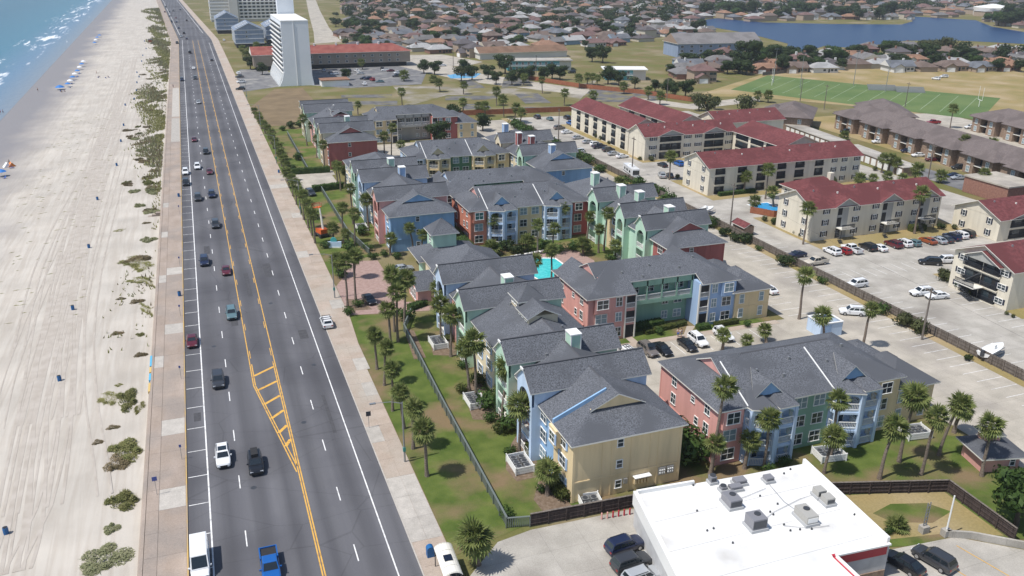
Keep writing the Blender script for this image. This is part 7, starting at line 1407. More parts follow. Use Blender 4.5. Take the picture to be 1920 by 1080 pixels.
for sd_ in range(4):
    m = MB(); mi_src = {}
    for (az, el, s, k) in crown_layout(38, sd_, 9 if sd_ % 2 else 3):
        M_ = frond_matrix(az, el, s); v, f = frond_pts([.6, 1.1, 1.6, 2.2][k], .75 if k < 3 else .6, .95 if k < 3 else .8, 9, sd_ * 50 + k); m._add([M_ @ Vector(p) for p in v], f, 1 if k == 3 else 0)
    CROWN.append(m.mesh('crown', [M_FROND, M_FROND_DRY]))
def trunk_mesh(h, r0, r1, lean, seed):
    q = random.Random(seed); b = lean; pts = [(b[0] * (t / 6) ** 1.6 + .06 * math.sin(t * 1.3 + seed), b[1] * (t / 6) ** 1.6, -.1 + (h + .1) * t / 6) for t in range(7)]
    rad = [r0 * 1.35] + [r0 + (r1 - r0) * t / 6 for t in range(1, 7)]; return MB().path(pts, rad, 9), pts[-1]
def solve_h(px, py, top):
    x, y = G(px, py); lo, hi = .2, 30.0
    for _ in range(40):
        mid = (lo + hi) / 2
        if project(x, y, mid)[1] > top: lo = mid
        else: hi = mid
    return x, y, lo
PCOUNT = [0]
def palm_at(x, y, h, label, group, r=1.0, dry=False, near=False, lean=None, z=0.0):
    PCOUNT[0] += 1; k = PCOUNT[0]; e = empty('palm_tree', (x, y, z), vr.random() * 6.28, label, 'palm tree', group)
    lean = lean or (vr.gauss(0, .38), vr.gauss(0, .38)); m, top = trunk_mesh(h, vr.uniform(.2, .27) if h > 5 else .28, .16 if h > 5 else .21, lean, k); m.build('trunk', M_TRUNK, e)
    if near:
        hub = MB().tube((0, 0, -.35), (0, 0, .25), .3, .12, 8).build('crown', M_FROND, e, top); hub.scale = (r,) * 3; hub.rotation_euler = (vr.gauss(0, .13), vr.gauss(0, .13), vr.random() * 6)
        for (az, el, s, t) in crown_layout(30 + k % 9, k, 15 if dry else 6 + k % 6):
            o = link('frond' if t < 3 else 'dry_frond', FROND[t] if t < 3 else FROND_DRY, hub); o.matrix_local = frond_matrix(az, el, s * 1.0)
    else:
        o = link('crown', CROWN[(k * 2 + (1 if dry else 0)) % 4], e, top, vr.random() * 6); o.scale = (r * vr.uniform(.85, 1.05),) * 3
    return e
def palm(px, py, top, label, group, r=1.0, dry=False, near_=None, lean=None, minh=1.5):
    x, y, h = solve_h(px, py, top); h = max(minh, h)
    return palm_at(x, y, h, label, group, r, dry, near_ if near_ is not None else math.hypot(x, y) < 135, lean)
gB = 'palms on the lawn behind the store'
for (bx_, by, ty, r, lab) in ((1334, 886, 724, 1.15, 'tall palm against the pink corner'), (1332, 890, 832, .95, 'short palm in front of the pink wall by the big bush'), (1396, 878, 825, 1.0, 'short palm in front of the first blue porch'), (1432, 881, 784, 1.15, 'palm in front of the second column of the first blue porch'), (1556, 864, 753, 1.1, 'palm against the second blue porch'), (1545, 887, 817, 1.1, 'leaning palm on bare patch before the green wall'), (1648, 897, 803, 1.2, 'palm behind the dark wooden fence, before the yellow wall'), (1685, 865, 742, 1.3, 'tall leaning palm before the yellow wing'), (1727, 890, 780, 1.15, 'palm with shaggy trunk base at the wooden fence bend'), (1760, 853, 753, 1.15, 'palm beside the blue utility box'), (1788, 810, 765, 1.15, 'palm at the edge of the parking lot, beyond the utility box'), (1840, 892, 800, 1.15, 'palm in front of the pink kiosk')):
    palm(bx_, by, ty, lab, gB, r)
gL = 'palms in the apartment lot'
for (bx_, by, ty, r, lab) in ((1498, 598, 515, 1.2, 'tall palm at the parking lot by the yellow wing'), (1545, 655, 595, 1.2, 'short palm hiding the pale blue enclosure'), (1617, 652, 580, 1.2, 'palm on the alley verge'), (1355, 658, 627, 1.1, 'palm in front of a white car'), (1400, 656, 637, 1.0, 'low twin palm at the lot edge'), (1437, 645, 624, 1.0, 'low palm between the lot and the walkway'), (1073, 596, 540, 1.25, 'tall palm against the pink end wall in the courtyard')):
    palm(bx_, by, ty, lab, gL, r, minh=1.8)
gS = 'palms along the sidewalk lawn'
for (bx_, by, ty, r, dry, lab) in ((757, 803, 732, 1.0, True, 'sidewalk palm beside the street lamp'), (775, 841, 765, 1.05, True, 'sidewalk palm next beyond the street lamp'), (801, 892, 803, 1.15, True, 'sidewalk palm with round shadow on the lawn'), (737, 770, 693, 1.0, True, 'sidewalk palm with dry skirt before the iron fence'), (721, 722, 653, .95, True, 'slender sidewalk palm at the dry lawn patch'), (707, 692, 630, 1.0, True, 'bushy sidewalk palm near the brick forecourt drive'), (897, 1058, 1003, 1.45, True, 'big shaggy palm at the corner of the store lot')):
    palm(bx_, by, ty, lab, gS, r, dry, True)
gC = 'palm clump at the lawn fence'
for (bx_, by, ty, r, lab) in ((746, 641, 548, 1.2, 'front palm of the clump by the iron fence'), (733, 644, 581, 1.15, 'lower palm of the clump by the iron fence'), (759, 607, 525, 1.3, 'tallest palm of the clump by the clubhouse hedge'), (740, 622, 518, 1.2, 'rear palm of the clump by the clubhouse hedge'), (827, 638, 571, 1.25, 'palm before the cream sea windows, upright one'), (846, 668, 590, 1.25, 'leaning palm beside the air conditioner pen'), (652, 575, 491, 1.15, 'tall palm in the forecourt bed by the lamp'), (667, 562, 482, 1.1, 'tall palm in the forecourt bed behind the black sedan'),
        (893, 745, 640, 1.35, 'palm against the cream sea wall'), (880, 735, 655, 1.1, 'lower palm against the cream sea wall'), (942, 790, 690, 1.35, 'palm under the green gable'), (974, 850, 760, 1.35, 'palm beside the air conditioner pen under the blue gable'), (1026, 928, 885, 1.15, 'short palm in the mulch bed by the yellow corner'), (930, 750, 745, .8, 'low palm bush by the sea wall'), (822, 610, 540, 1.1, 'palm by the blue sea gable')):
    palm(bx_, by, ty, lab, gC, r, near_=True)
gP = 'palms in the pool garden'
for (bx_, by, ty, r, lab) in ((927, 460, 413, 1.2, 'palm before the brick red end'), (1008, 477, 420, 1.2, 'palm behind the pool before the yellow wall'), (1036, 470, 427, 1.2, 'palm behind the pool beside the porch'), (1057, 447, 390, 1.2, 'palm against the right hand porch'), (999, 532, 487, 1.1, 'palm at the near pool edge'), (1033, 562, 470, 1.1, 'tall palm at the pool corner'), (1100, 452, 407, 1.2, 'palm by the garden path'), (1122, 474, 428, 1.1, 'palm before the green porch'), (1132, 470, 400, 1.1, 'taller palm before the green porch'), (1153, 488, 460, 1.1, 'low palm by the courtyard roof'), (1174, 486, 463, 1.1, 'low twin palm by the courtyard roof'), (1093, 478, 457, 1.3, 'short bushy palm on the garden lawn'), (923, 478, 467, 1.4, 'short bushy palm by the clubhouse roof'), (983, 470, 453, 1.5, 'wide bushy palm behind the deck chairs')):
    palm(bx_, by, ty, lab, gP, r, near_=False)
gN = 'palms in the sea side gardens further up'
for (bx_, by, ty, r) in ((644, 456, 390, 1.1), (666, 466, 400, 1.1), (626, 454, 426, 1.1), (656, 462, 438, 1.0), (665, 521, 477, 1.2), (637, 520, 489, 1.2), (691, 427, 375, 1.3), (662, 420, 353, 1.2), (639, 357, 312, 1.1), (652, 350, 320, 1.1), (776, 477, 428, 1.1), (790, 491, 441, 1.1), (732, 478, 447, 1.1), (576, 273, 222, 1.2), (588, 270, 235, 1.2), (594, 296, 263, 1.2), (609, 317, 272, 1.2), (683, 298, 268, 1.2), (721, 296, 256, 1.2), (734, 296, 240, 1.2), (671, 215, 196, 1.2), (755, 306, 272, 1.2), (763, 312, 283, 1.2), (806, 325, 290, 1.3), (825, 322, 288, 1.3), (633, 345, 311, 1.2), (648, 352, 320, 1.2), (906, 322, 293, 1.4), (923, 325, 295, 1.4), (1010, 385, 338, 1.4), (940, 320, 300, 1.2), (905, 235, 228, 1.4)):
    palm(bx_, by, ty, near('tall palm beside', *G(bx_, by)), gN, r, near_=False)
gW = 'small palms lining the upper sidewalk'
for i, (bx_, by, ty) in enumerate(((591, 456, 402), (585, 441, 396), (578, 427, 381), (570, 412, 366), (564, 399, 358), (556, 384, 346), (549, 368, 335), (543, 352, 322), (538, 340, 310), (533, 325, 297), (528, 312, 286), (523, 300, 275), (518, 289, 266), (513, 279, 257), (508, 270, 248), (503, 260, 240), (497, 250, 232), (492, 240, 224), (487, 231, 215), (478, 222, 208))):
    palm(bx_, by, ty, 'small shaggy palm in the row lining the upper sidewalk', gW, 1.15, True, False)
gR = 'palms round the red roofed apartments'
for (bx_, by, ty, r) in ((1506, 458, 392, 1.5), (1714, 438, 363, 1.5), (1435, 373, 318, 1.5), (1386, 358, 335, 1.4), (1394, 362, 331, 1.4), (1255, 337, 293, 1.5), (1161, 364, 342, 1.5), (1171, 366, 350, 1.3), (1607, 349, 335, 1.3), (1636, 349, 335, 1.3), (1663, 345, 331, 1.3), (1689, 346, 333, 1.3), (1653, 324, 297, 1.3), (1664, 324, 298, 1.3), (1675, 326, 305, 1.3), (1713, 343, 318, 1.6), (1762, 342, 329, 1.4), (1840, 358, 326, 1.5), (1823, 358, 346, 1.5), (1860, 360, 345, 1.4), (1800, 306, 263, 1.6), (1851, 309, 268, 1.6), (1781, 240, 204, 1.6), (1433, 269, 245, 1.5), (1410, 395, 378, 1.3), (1450, 388, 360, 1.3), (1585, 262, 255, 1.4), (1690, 262, 245, 1.2)):
    palm(bx_, by, ty, near('fan palm standing by', *G(bx_, by)), gR, r, near_=False)
gV = 'palms scattered over the vacant lots'
for (bx_, by, ty, r) in ((869, 177, 160, 1.7), (931, 198, 171, 1.7), (945, 220, 186, 1.7), (869, 213, 192, 1.6), (910, 218, 199, 1.6), (965, 228, 202, 1.6), (976, 231, 211, 1.6), (1017, 175, 150, 1.5), (1058, 198, 175, 1.6), (1112, 192, 179, 1.7), (1086, 166, 147, 1.7), (1101, 158, 143, 1.6), (1110, 159, 144, 1.6), (1119, 160, 146, 1.6), (1170, 176, 162, 1.8), (1215, 188, 170, 1.8), (1237, 196, 180, 1.8), (982, 160, 145, 1.7), (680, 130, 117, 1.8), (754, 198, 172, 1.6), (757, 152, 141, 2.0), (812, 155, 150, 1.8), (825, 172, 155, 1.8), (898, 206, 200, 1.6), (1340, 205, 190, 1.5), (1420, 190, 178, 1.8), (1440, 192, 178, 1.8), (470, 112, 95, 2), (477, 125, 108, 2), (500, 112, 92, 2), (455, 108, 92, 2), (464, 118, 103, 2), (483, 100, 85, 2), (443, 55, 42, 2.2)):
    palm(bx_, by, ty, near('lone palm with round head near', *G(bx_, by)), gV, r, near_=False)
# ================= BROADLEAF TREES, BUSHES, HEDGES =================
def leaf_quads(m, c, rad, n, q, size, flat=1.0, mi=0):
    for _ in range(n):
        d = Vector((q.gauss(0, 1), q.gauss(0, 1), q.gauss(0, 1))).normalized(); rr = q.uniform(.55, 1.04); p = Vector(c) + Vector((d.x * rad[0], d.y * rad[1], d.z * rad[2])) * rr
        u = (d.cross(Vector((q.gauss(0, 1), q.gauss(0, 1), q.gauss(0, 1))))).normalized(); u = (u + d * q.uniform(-.4, .4)).normalized(); w = d.cross(u).normalized(); s = size * q.uniform(.6, 1.3)
        m._add([p - u * s, p + w * s * .55, p + u * s, p - w * s * .55], [(0, 1, 2, 3)], mi)
def tree_proto(seed, leafmat_, n=1500):
    q = random.Random(seed); m = MB()
    for i in range(11):
        a = q.uniform(0, 6.28); rr = q.uniform(.15, .62); c = (math.cos(a) * rr, math.sin(a) * rr, .95 + q.uniform(-.3, .42)); s = q.uniform(.3, .5); leaf_quads(m, c, (s, s, s * .72), n // 11, q, .085)
    crown = m.mesh('crown', leafmat_); t = MB().path([(0, 0, -.02), (.02, 0, .35), (0, .03, .75)], [.075, .055, .035], 7)
    for i in range(4): a = 1.57 * i + q.random(); t.path([(0, 0, .38 + .05 * i), (math.cos(a) * .22, math.sin(a) * .22, .7), (math.cos(a) * .42, math.sin(a) * .42, .98)], [.04, .028, .014], 5)
    return crown, t.mesh('trunk', M_BARK)
TREES = [tree_proto(1, M_LEAF[0]), tree_proto(2, M_LEAF[0]), tree_proto(3, M_LEAF[1]), tree_proto(4, M_LEAF[2], 900)]
def tree(x, y, s, k, label, group, sz=1.0):
    e = empty('tree', (x, y, 0), vr.random() * 6.28, label, 'tree', group); e.scale = (s, s, s * sz); link('crown', TREES[k][0], e); link('trunk', TREES[k][1], e); return e
def bush_proto(seed, leafm, n=420):
    q = random.Random(seed); m = MB()
    for i in range(6): a = q.uniform(0, 6.28); rr = q.uniform(0, .5); s = q.uniform(.45, .62); leaf_quads(m, (math.cos(a) * rr, math.sin(a) * rr, .5 + q.uniform(-.05, .15)), (s, s, s * .85), n // 6, q, .12)
    st_ = MB().path([(0, 0, -.02), (0, 0, .5)], [.06, .03], 6); return m.mesh('foliage', leafm), st_.mesh('stem', M_BARK)
BUSH = [bush_proto(5, M_LEAF[1]), bush_proto(6, M_HEDGE), bush_proto(7, M_LEAF[2]), bush_proto(8, M_LEAF[0])]
def bush(x, y, s, k, label, group, sz=1.0, z=0.0):
    e = empty('bush', (x, y, z), vr.random() * 6.28, label, 'bush', group); e.scale = (s, s, s * sz); link('foliage', BUSH[k][0], e); link('stem', BUSH[k][1], e); return e
def hedge(label, pts, w, h, k=1):
    e = empty('hedge', (pts[0][0], pts[0][1], 0), 0, label, 'hedge'); q = random.Random(len(pts) + int(pts[0][0])); m = MB(); lm = (M_LEAF[1], M_HEDGE, M_LEAF[2], M_LEAF[0])[k]
    for a, b_ in zip(pts[:-1], pts[1:]):
        a, b_ = Vector(a), Vector(b_); n = int((b_ - a).length * (w + h) * 38); d = (b_ - a); nn = Vector((-d.y, d.x)).normalized()
        for _ in range(n):
            f = q.random(); c = a + d * f; side = q.choice((0, 0, 1, 2)); o, z = (q.uniform(-w / 2, w / 2), h * q.uniform(.93, 1.05)) if side == 0 else ((w / 2 if side == 1 else -w / 2) * q.uniform(.9, 1.06), q.uniform(0.02, h))
            p = Vector((c.x + nn.x * o - pts[0][0], c.y + nn.y * o - pts[0][1], z)); u = Vector((q.gauss(0, 1), q.gauss(0, 1), q.gauss(0, .6))).normalized(); v = u.orthogonal().normalized(); s = .13 * q.uniform(.7, 1.4); m._add([p - u * s, p + v * s * .6, p + u * s, p - v * s * .6], [(0, 1, 2, 3)])
        m.prism([(a - nn * w * .42) - Vector(pts[0]), (b_ - nn * w * .42) - Vector(pts[0]), (b_ + nn * w * .42) - Vector(pts[0]), (a + nn * w * .42) - Vector(pts[0])], 0, h * .92)
    m.build('foliage', lm, e); MB().tube((0, 0, -.05), (0, 0, h * .5), .05, k=6).build('stem', M_BARK, e)
for (x0, y0_, x1, y1_, w, h, k, lab) in ((70.2, 125.6, 76.5, 126.3, 1.6, 1.3, 0, 'dark hedge along the foot of the green gallery wall'), (71.5, 123.6, 80.8, 125.0, 1.1, .8, 1, 'yellow green clipped hedge along the walkway'), (81.6, 122.3, 84.2, 122.3, 1.4, .9, 0, 'rounded hedge at the blue porch'), (85.3, 122.2, 90.4, 122.4, 1.1, .9, 1, 'clipped hedge below the blue wall'), (37.6, 150.5, 33.8, 148.6, 1.6, 1.1, 0, 'curved hedge in front of the clubhouse'), (61.2, 137.5, 70.5, 139.3, 3.0, 2.2, 0, 'tall dark hedge beside the pool deck'), (24.6, 266.8, 37, 266, 1.6, 1.8, 0, 'long clipped hedge at the far lawn'), (28.5, 243.5, 37.5, 245.0, 1.6, 1.8, 0, 'clipped hedge by the concrete car park'), (54.6, 176, 54.9, 195, 2.4, 2.4, 0, 'dark hedge between the blue and brick red ends'), (94.6, 66.2, 98.6, 65.8, 1.8, 1.2, 0, 'clipped hedge in front of the pink kiosk'), (37.4, 82.6, 37.4, 86.0, 1.3, 1.4, 1, 'yellow green hedge at the yellow corner'), (37.3, 92.4, 37.3, 94.2, .9, 1.8, 1, 'bright clipped shrub between the pen and the blue gable'), (164.5, 157.0, 169.0, 156.8, 1.8, 1.6, 1, 'bright clipped hedge before the stair entries'), (137.5, 201.5, 150, 201.9, 1.2, 1.1, 0, 'low hedge along the balcony block'), (146, 177.6, 150, 176.2, 1.4, 1.4, 1, 'clipped hedge by the small pool')):
    hedge(lab, [(x0, y0_), (x1, y1_)], w, h, k)
big = bush(57.4, 84.2, 4.2, 0, 'big dark green bush between yellow end wall and pink end wall', None, 1.0)
bush(57.0, 87.8, 4.0, 0, 'second big bush in the gap behind the yellow building', None, .95); bush(56.8, 91.6, 3.6, 0, 'third big bush in the gap behind the yellow building', None, .9)
tree(*G(1905, 985), 5.0, 2, 'leafy green tree at the end of the dark wooden fence', None)
gA = 'bushes along the alley fence'
for (px, py, s) in ((965, 240, 3.6), (973, 244, 3.4), (986, 252, 3.6), (1007, 260, 2.6), (1025, 272, 3.4), (1040, 279, 3.4), (1052, 283, 2.6), (1071, 294, 3.4), (1082, 299, 3.3), (1100, 308, 3.4), (1122, 323, 2.4), (1128, 322, 2.2), (1170, 348, 3.0), (1196, 353, 3.3), (1238, 366, 2.6), (1222, 358, 2.2), (1315, 422, 3.0), (1332, 426, 2.6), (1359, 442, 2.2), (1377, 452, 2.1), (1395, 456, 2.6), (1473, 498, 2.6), (1540, 532, 1.5), (1422, 470, 1.2), (1648, 588, 2.2), (1250, 385, 3.4), (1815, 675, 1.1)):
    bush(*G(px, py), s, 0 if px < 1260 else 3 if px % 2 else 0, near('round green bush on the alley verge near', *G(px, py)), gA)
for (px, py, s, k) in ((1695, 610, 2.6, 2), (1718, 622, 2.6, 2)): bush(*G(px, py), s, k, 'spiky olive bush at the alley pole', 'spiky bushes by the pole')
yx, yy = G(1685, 990); palm_at(yx, yy, .45, 'low spiky fan palm beside the store corner', None, .95, False, True); bush(*G(1665, 1000), .8, 0, 'small round shrub at the store corner', None)
gG = 'shrubs in the planting beds of the pastel apartments'
for (px, py, s, k) in ((912, 765, 2.6, 0), (898, 720, 2.0, 1), (920, 790, 1.4, 0), (955, 805, 2.4, 0), (940, 812, 1.6, 1), (957, 852, 1.2, 0), (1015, 922, 1.0, 0), (1055, 935, 1.5, 1), (951, 970, 1.3, 0), (868, 690, 1.3, 0), (838, 640, 1.4, 1), (867, 735, 1.4, 1), (640, 520, 2.0, 0), (655, 590, 1.6, 0), (672, 575, 1.4, 0), (720, 480, 1.4, 0), (745, 485, 1.5, 0), (700, 486, 1.5, 0), (760, 600, 2.2, 0), (785, 540, 1.8, 0), (690, 470, 1.6, 0), (680, 440, 2.4, 0), (720, 425, 2.4, 0), (1440, 885, 1.2, 0), (1470, 872, 1.3, 0), (1128, 640, 1.8, 0), (1090, 640, 1.6, 0), (930, 475, 2.4, 0), (950, 468, 2.6, 3), (965, 475, 2.4, 3), (1020, 470, 2.6, 0), (1045, 474, 2.2, 0), (1075, 470, 2.2, 0), (1145, 490, 1.6, 0), (1100, 470, 1.8, 0), (1180, 500, 1.4, 0), (1235, 626, 1.3, 0), (1400, 612, 1.1, 0), (610, 465, 1.6, 0), (655, 470, 2.2, 0), (550, 318, 1.6, 0), (560, 300, 2.4, 0), (545, 240, 2.8, 3), (562, 238, 2.6, 0), (530, 245, 1.8, 0), (790, 320, 1.8, 0), (840, 325, 1.8, 0), (870, 330, 1.6, 0), (990, 386, 2.0, 0)):
    bush(*G(px, py), s, k, near('shrub in a planting bed by', *G(px, py)), gG)
gD = 'rounded shrubs of the red roofed apartments'
for (px, py, s) in ((1432, 414, 1.4), (1453, 420, 1.8), (1478, 432, 1.0), (1490, 438, 1.2), (1500, 444, 1.0), (1526, 447, 1.7), (1270, 335, 1.4), (1315, 356, 1.4), (1345, 360, 1.8), (1360, 358, 1.8), (1545, 325, 2.0), (1560, 322, 1.8), (1580, 320, 2.0), (1600, 318, 2.0), (1562, 345, 2.2), (1200, 300, 1.2), (1222, 302, 1.6), (1230, 296, 1.4), (1118, 258, 1.6), (1126, 262, 1.6), (1142, 270, 1.2), (1770, 525, 2.4), (1782, 531, 2.2), (1795, 540, 1.6), (1766, 512, 1.2), (1812, 555, 1.3), (1848, 562, 1.6), (1886, 590, .7), (1898, 595, .7), (1880, 420, 1.4), (1765, 430, 1.6), (1790, 430, 1.3), (1640, 320, 1.4), (1820, 305, 1.6), (1770, 300, 1.8)):
    bush(*G(px, py), s, 3 if px % 2 else 2, near('rounded clipped shrub by', *G(px, py)), gD)
gO = 'bushy trees over the vacant lots'
for (px, py, s, k) in ((795, 138, 5, 0), (815, 140, 5, 0), (870, 142, 6, 0), (885, 150, 5, 0), (915, 148, 5, 0), (930, 158, 4.5, 0), (947, 138, 7, 0), (960, 160, 5, 0), (980, 155, 5, 0), (992, 150, 5, 0), (1020, 152, 5, 0), (1035, 148, 5.5, 0), (1050, 150, 5, 0), (1140, 158, 6, 0), (1160, 160, 5, 0), (1250, 178, 5, 0), (1265, 182, 5, 0), (1285, 182, 5.5, 0), (1310, 208, 5, 3), (1397, 222, 6.5, 3), (1325, 222, 6.5, 3), (1228, 172, 4, 0), (865, 152, 5, 3), (650, 150, 4, 0), (470, 130, 5, 0), (492, 140, 4.5, 0), (1190, 166, 4, 3), (1400, 128, 11, 0), (1385, 136, 8, 0), (1450, 120, 8, 0), (1570, 122, 8, 2), (1130, 118, 7, 0), (1110, 116, 6, 0), (1765, 108, 9, 3), (1740, 110, 8, 3), (820, 272, 5.5, 0), (850, 238, 5.5, 0), (905, 245, 4.5, 0)):
    tree(*G(px, py), s, k, near('dark bushy tree near', *G(px, py)), gO)
tn = [0]
FARTREES = []
def scatter(area, n, smin, smax, lab, grp, seed, keep=999):
    q = random.Random(seed); xs = [p[0] for p in area]; ys_ = [p[1] for p in area]; c = 0; tries = 0; cand = []
    while c < n and tries < 6000:
        tries += 1; x, y = q.uniform(min(xs), max(xs)), q.uniform(min(ys_), max(ys_))
        if not in_poly(x, y, area) or in_poly(x, y, LAKE_W): continue
        if any((x - a) ** 2 + (y - b_) ** 2 < 72 for a, b_ in HPOS): continue
        px, py = project(x, y)
        if not (-30 < px < 1950 and py > -20): continue
        cand.append((math.hypot(x, y), x, y, q.uniform(smin, smax), q.choice([0, 1, 0, 1, 2, 0]), q.uniform(.7, .95))); c += 1
    cand.sort()
    for (d, x, y, s, k, sz) in cand[:keep]: tree(x, y, s, k, lab, grp, sz)
    FARTREES.extend(cand[keep:])
scatter(MAIN, 260, 3.6, 7.4, 'spreading dark oak among the suburban houses behind the hotel', 'suburb trees', 1, 115)
scatter(EAST, 85, 4, 7.6, 'spreading dark oak among the houses behind the sports field', 'trees behind the field', 2, 70)
scatter(FARSH, 38, 7, 12, 'dark tree on the far lake shore', 'lake shore trees', 3); scatter(FARE, 8, 7, 12, 'dark tree on the eastern lake point', 'lake point trees', 4)
# far wood: tree mass towards the horizon
q = random.Random(8); m = MB()
for _ in range(900):
    y = q.uniform(860, 1700); x = q.uniform(80, 1300); px, py = project(x, y)
    if not (640 < px < 1960 and -60 < py < 34) or in_poly(x, y, LAKE_W) or any((x - a) ** 2 + (y - b_) ** 2 < 80 for a, b_ in HPOS): continue
    s = q.uniform(5, 10); leaf_quads(m, (x, y, s * .75), (s, s, s * .62), 70, q, s * .22)
for (d, x, y, s, k, sz) in FARTREES:
    for j in range(4): a = 1.57 * j + q.random(); leaf_quads(m, (x + math.cos(a) * s * .4, y + math.sin(a) * s * .4, s * .8), (s * .55, s * .55, s * .42), 45, q, s * .14)
tag(m.build('far_wood', M_LEAF[0]), 'distant mass of dark trees towards the horizon', 'trees', None, 'stuff')
# ================= DUNE PLANTS =================
def tuft_proto(seed, leafm, n=330, spike=False):
    """irregular patch: several overlapping lobes of different height, blades and small leaves"""
    q = random.Random(seed); m = MB(); lobes = [(0, 0, .55, .5)] + [(math.cos(a) * q.uniform(.3, .75), math.sin(a) * q.uniform(.3, .75), q.uniform(.16, .42), q.uniform(.18, .55)) for a in [q.uniform(0, 6.28) for _ in range(9)]]
    for _ in range(n):
        lx, ly, lr, lh = q.choice(lobes); a = q.uniform(0, 6.28); r_ = math.sqrt(q.random()); p = Vector((lx + math.cos(a) * r_ * lr, ly + math.sin(a) * r_ * lr, 0)); hgt = (lh * (1 - r_ * r_) + .06) * q.uniform(.5, 1.2); out = Vector((q.gauss(0, .09), q.gauss(0, .09), hgt)); w = Vector((q.gauss(0, 1), q.gauss(0, 1), 0)).normalized() * .022; b0 = p + Vector((0, 0, hgt * .2 if not spike else 0)); m._add([b0 - w, b0 + w, p + out], [(0, 1, 2)])
        if not spike: c = p + Vector((0, 0, hgt * .8)); u = Vector((q.gauss(0, 1), q.gauss(0, 1), q.gauss(0, .5))).normalized() * .05; v = u.orthogonal().normalized() * .03; m._add([c - u, c + v, c + u, c - v], [(0, 1, 2, 3)])
    return m.mesh('foliage', leafm)
TUFT = [tuft_proto(1, M_DUNE[0], 1100, True), tuft_proto(2, M_DUNE[1], 1100), tuft_proto(3, M_DUNE[2], 1500), tuft_proto(4, M_DUNE[3], 1700)]
def dune(px, py, sx, sy, h, k, label, group=None):
    x, y, z = B(px, py); x = min(x, WALL_X - .95 - sx * .9); o = link('dune_plant', TUFT[k], None, (x, y, beach_z(x, y) - .03)); o.scale = (sx, sy, h * .75); o.rotation_euler = (0, 0, vr.uniform(-.3, .3)); tag(o, label, 'beach plant', group); return o
dune(240, 845, 2.7, 3.6, 2.0, 3, 'green brown dune scrub mound against the seawall'); dune(222, 868, 2.0, 2.6, 1.5, 1, 'brown dune scrub fringe beside the green mound'); dune(240, 940, 2.4, 2.3, 2.6, 3, 'dark spiky dune shrub below the seawall'); dune(193, 1052, 3.2, 3.2, 1.1, 2, 'pale sage green dune mound'); dune(208, 993, 1.1, 1.3, .9, 2, 'small sage tuft on the sand'); dune(236, 750, 2.0, 4.2, 1.8, 3, 'olive dune scrub by the seawall'); dune(205, 748, 2.4, 3.0, 1.0, 0, 'yellow green dune grass beside the olive scrub'); dune(262, 765, 1.0, 2.4, 1.0, 0, 'thin grass fringe at the seawall')
for (px, py, sx, sy, h, k) in ((185, 829, 1.0, .9, .7, 1), (213, 801, 1.2, .8, .6, 1), (221, 625, 1.4, 1.0, .9, 1), (262, 628, 1.1, .8, 1.0, 3), (276, 664, 1.4, 1.0, 1.1, 1), (258, 565, 1.8, 1.3, 1.0, 1), (228, 560, 1.2, .9, .6, 1), (283, 580, 1.2, 5.0, .8, 0), (284, 530, 1.0, 5, .7, 0), (250, 490, 4.5, 4.5, .8, 0), (270, 500, 3.0, 4.0, .8, 0), (262, 525, 3.5, 2.5, .5, 0), (283, 450, 2.2, 2.6, 1.2, 2), (285, 397, 2.4, 3.0, 1.3, 2), (275, 418, 1.4, 1.0, .7, 1), (225, 432, 2.2, 1.4, .6, 0), (288, 355, 2.6, 3.2, 1.4, 2), (290, 320, 2.2, 2.2, 1.2, 1), (272, 335, 1.4, 1, .6, 1), (222, 722, .9, .7, .5, 0)):
    dune(px, py, sx, sy, h, k, 'clump of dune grass and scrub on the sand below the seawall', 'dune clumps')
q = random.Random(17)
def dune_density(x, y):          # patchy cover: densest by the wall, broken by bare sand
    d = WALL_X + bend(y) - 1.0 - x
    if d < 0: return 0
    w = 7 + 4 * math.sin(y * .045) + 3 * math.sin(y * .017 + 1) + min(8, max(0, (y - 250) * .03)); k = math.sin(x * .35 + y * .021) + math.sin(y * .093 + x * .2) + math.sin(y * .31 - x * .5) * .7
    return max(0, 1 - d / max(3, w)) * (1.0 if k > -.35 else .06)
mg = [MB(), MB(), MB()]
for i in range(120000):
    y = 150 + 1050 * q.random() ** 1.7; x = WALL_X + bend(y) - 1.0 - q.random() * 26
    if y < 262 and q.random() > .12: continue
    if q.random() > dune_density(x, y): continue
    s = .5 + y / 480; hgt = q.uniform(.25, .8) * (1 + y / 900); z = beach_z(x, y) - .03; w = Vector((q.gauss(0, 1), q.gauss(0, .6), 0)).normalized() * .2 * s; o_ = Vector((q.gauss(0, .3), q.gauss(0, .3), hgt)); b0 = Vector((x, y, z)); mg[0 if math.sin(x * .3 + y * .05) + q.gauss(0, .5) > -.2 else q.choice((1, 2))]._add([b0 - w, b0 + w, b0 + o_], [(0, 1, 2)])
tag_m = MB(); 
for k_, g_ in enumerate(mg): tag_m._add(g_.v, g_.f, k_)
tag(tag_m.build('dune_grass', M_DUNE[:3]), 'long patchy band of dune grass below the seawall', 'dune grass', None, 'stuff')
for i in range(46):
    y = q.uniform(200, 560); s = q.uniform(1.0, 2.6); x = WALL_X - 1 - s - abs(q.gauss(0, 1)) * 5; o = link('dune_plant', TUFT[q.choice([1, 2, 3, 1])], None, (x, y, beach_z(x, y) - .03), q.uniform(0, 6)); o.scale = (s, s * q.uniform(1, 1.7), q.uniform(.9, 1.6)); tag(o, 'low scrub clump standing in the long band of dune grass', 'beach plant', 'dune band clumps')
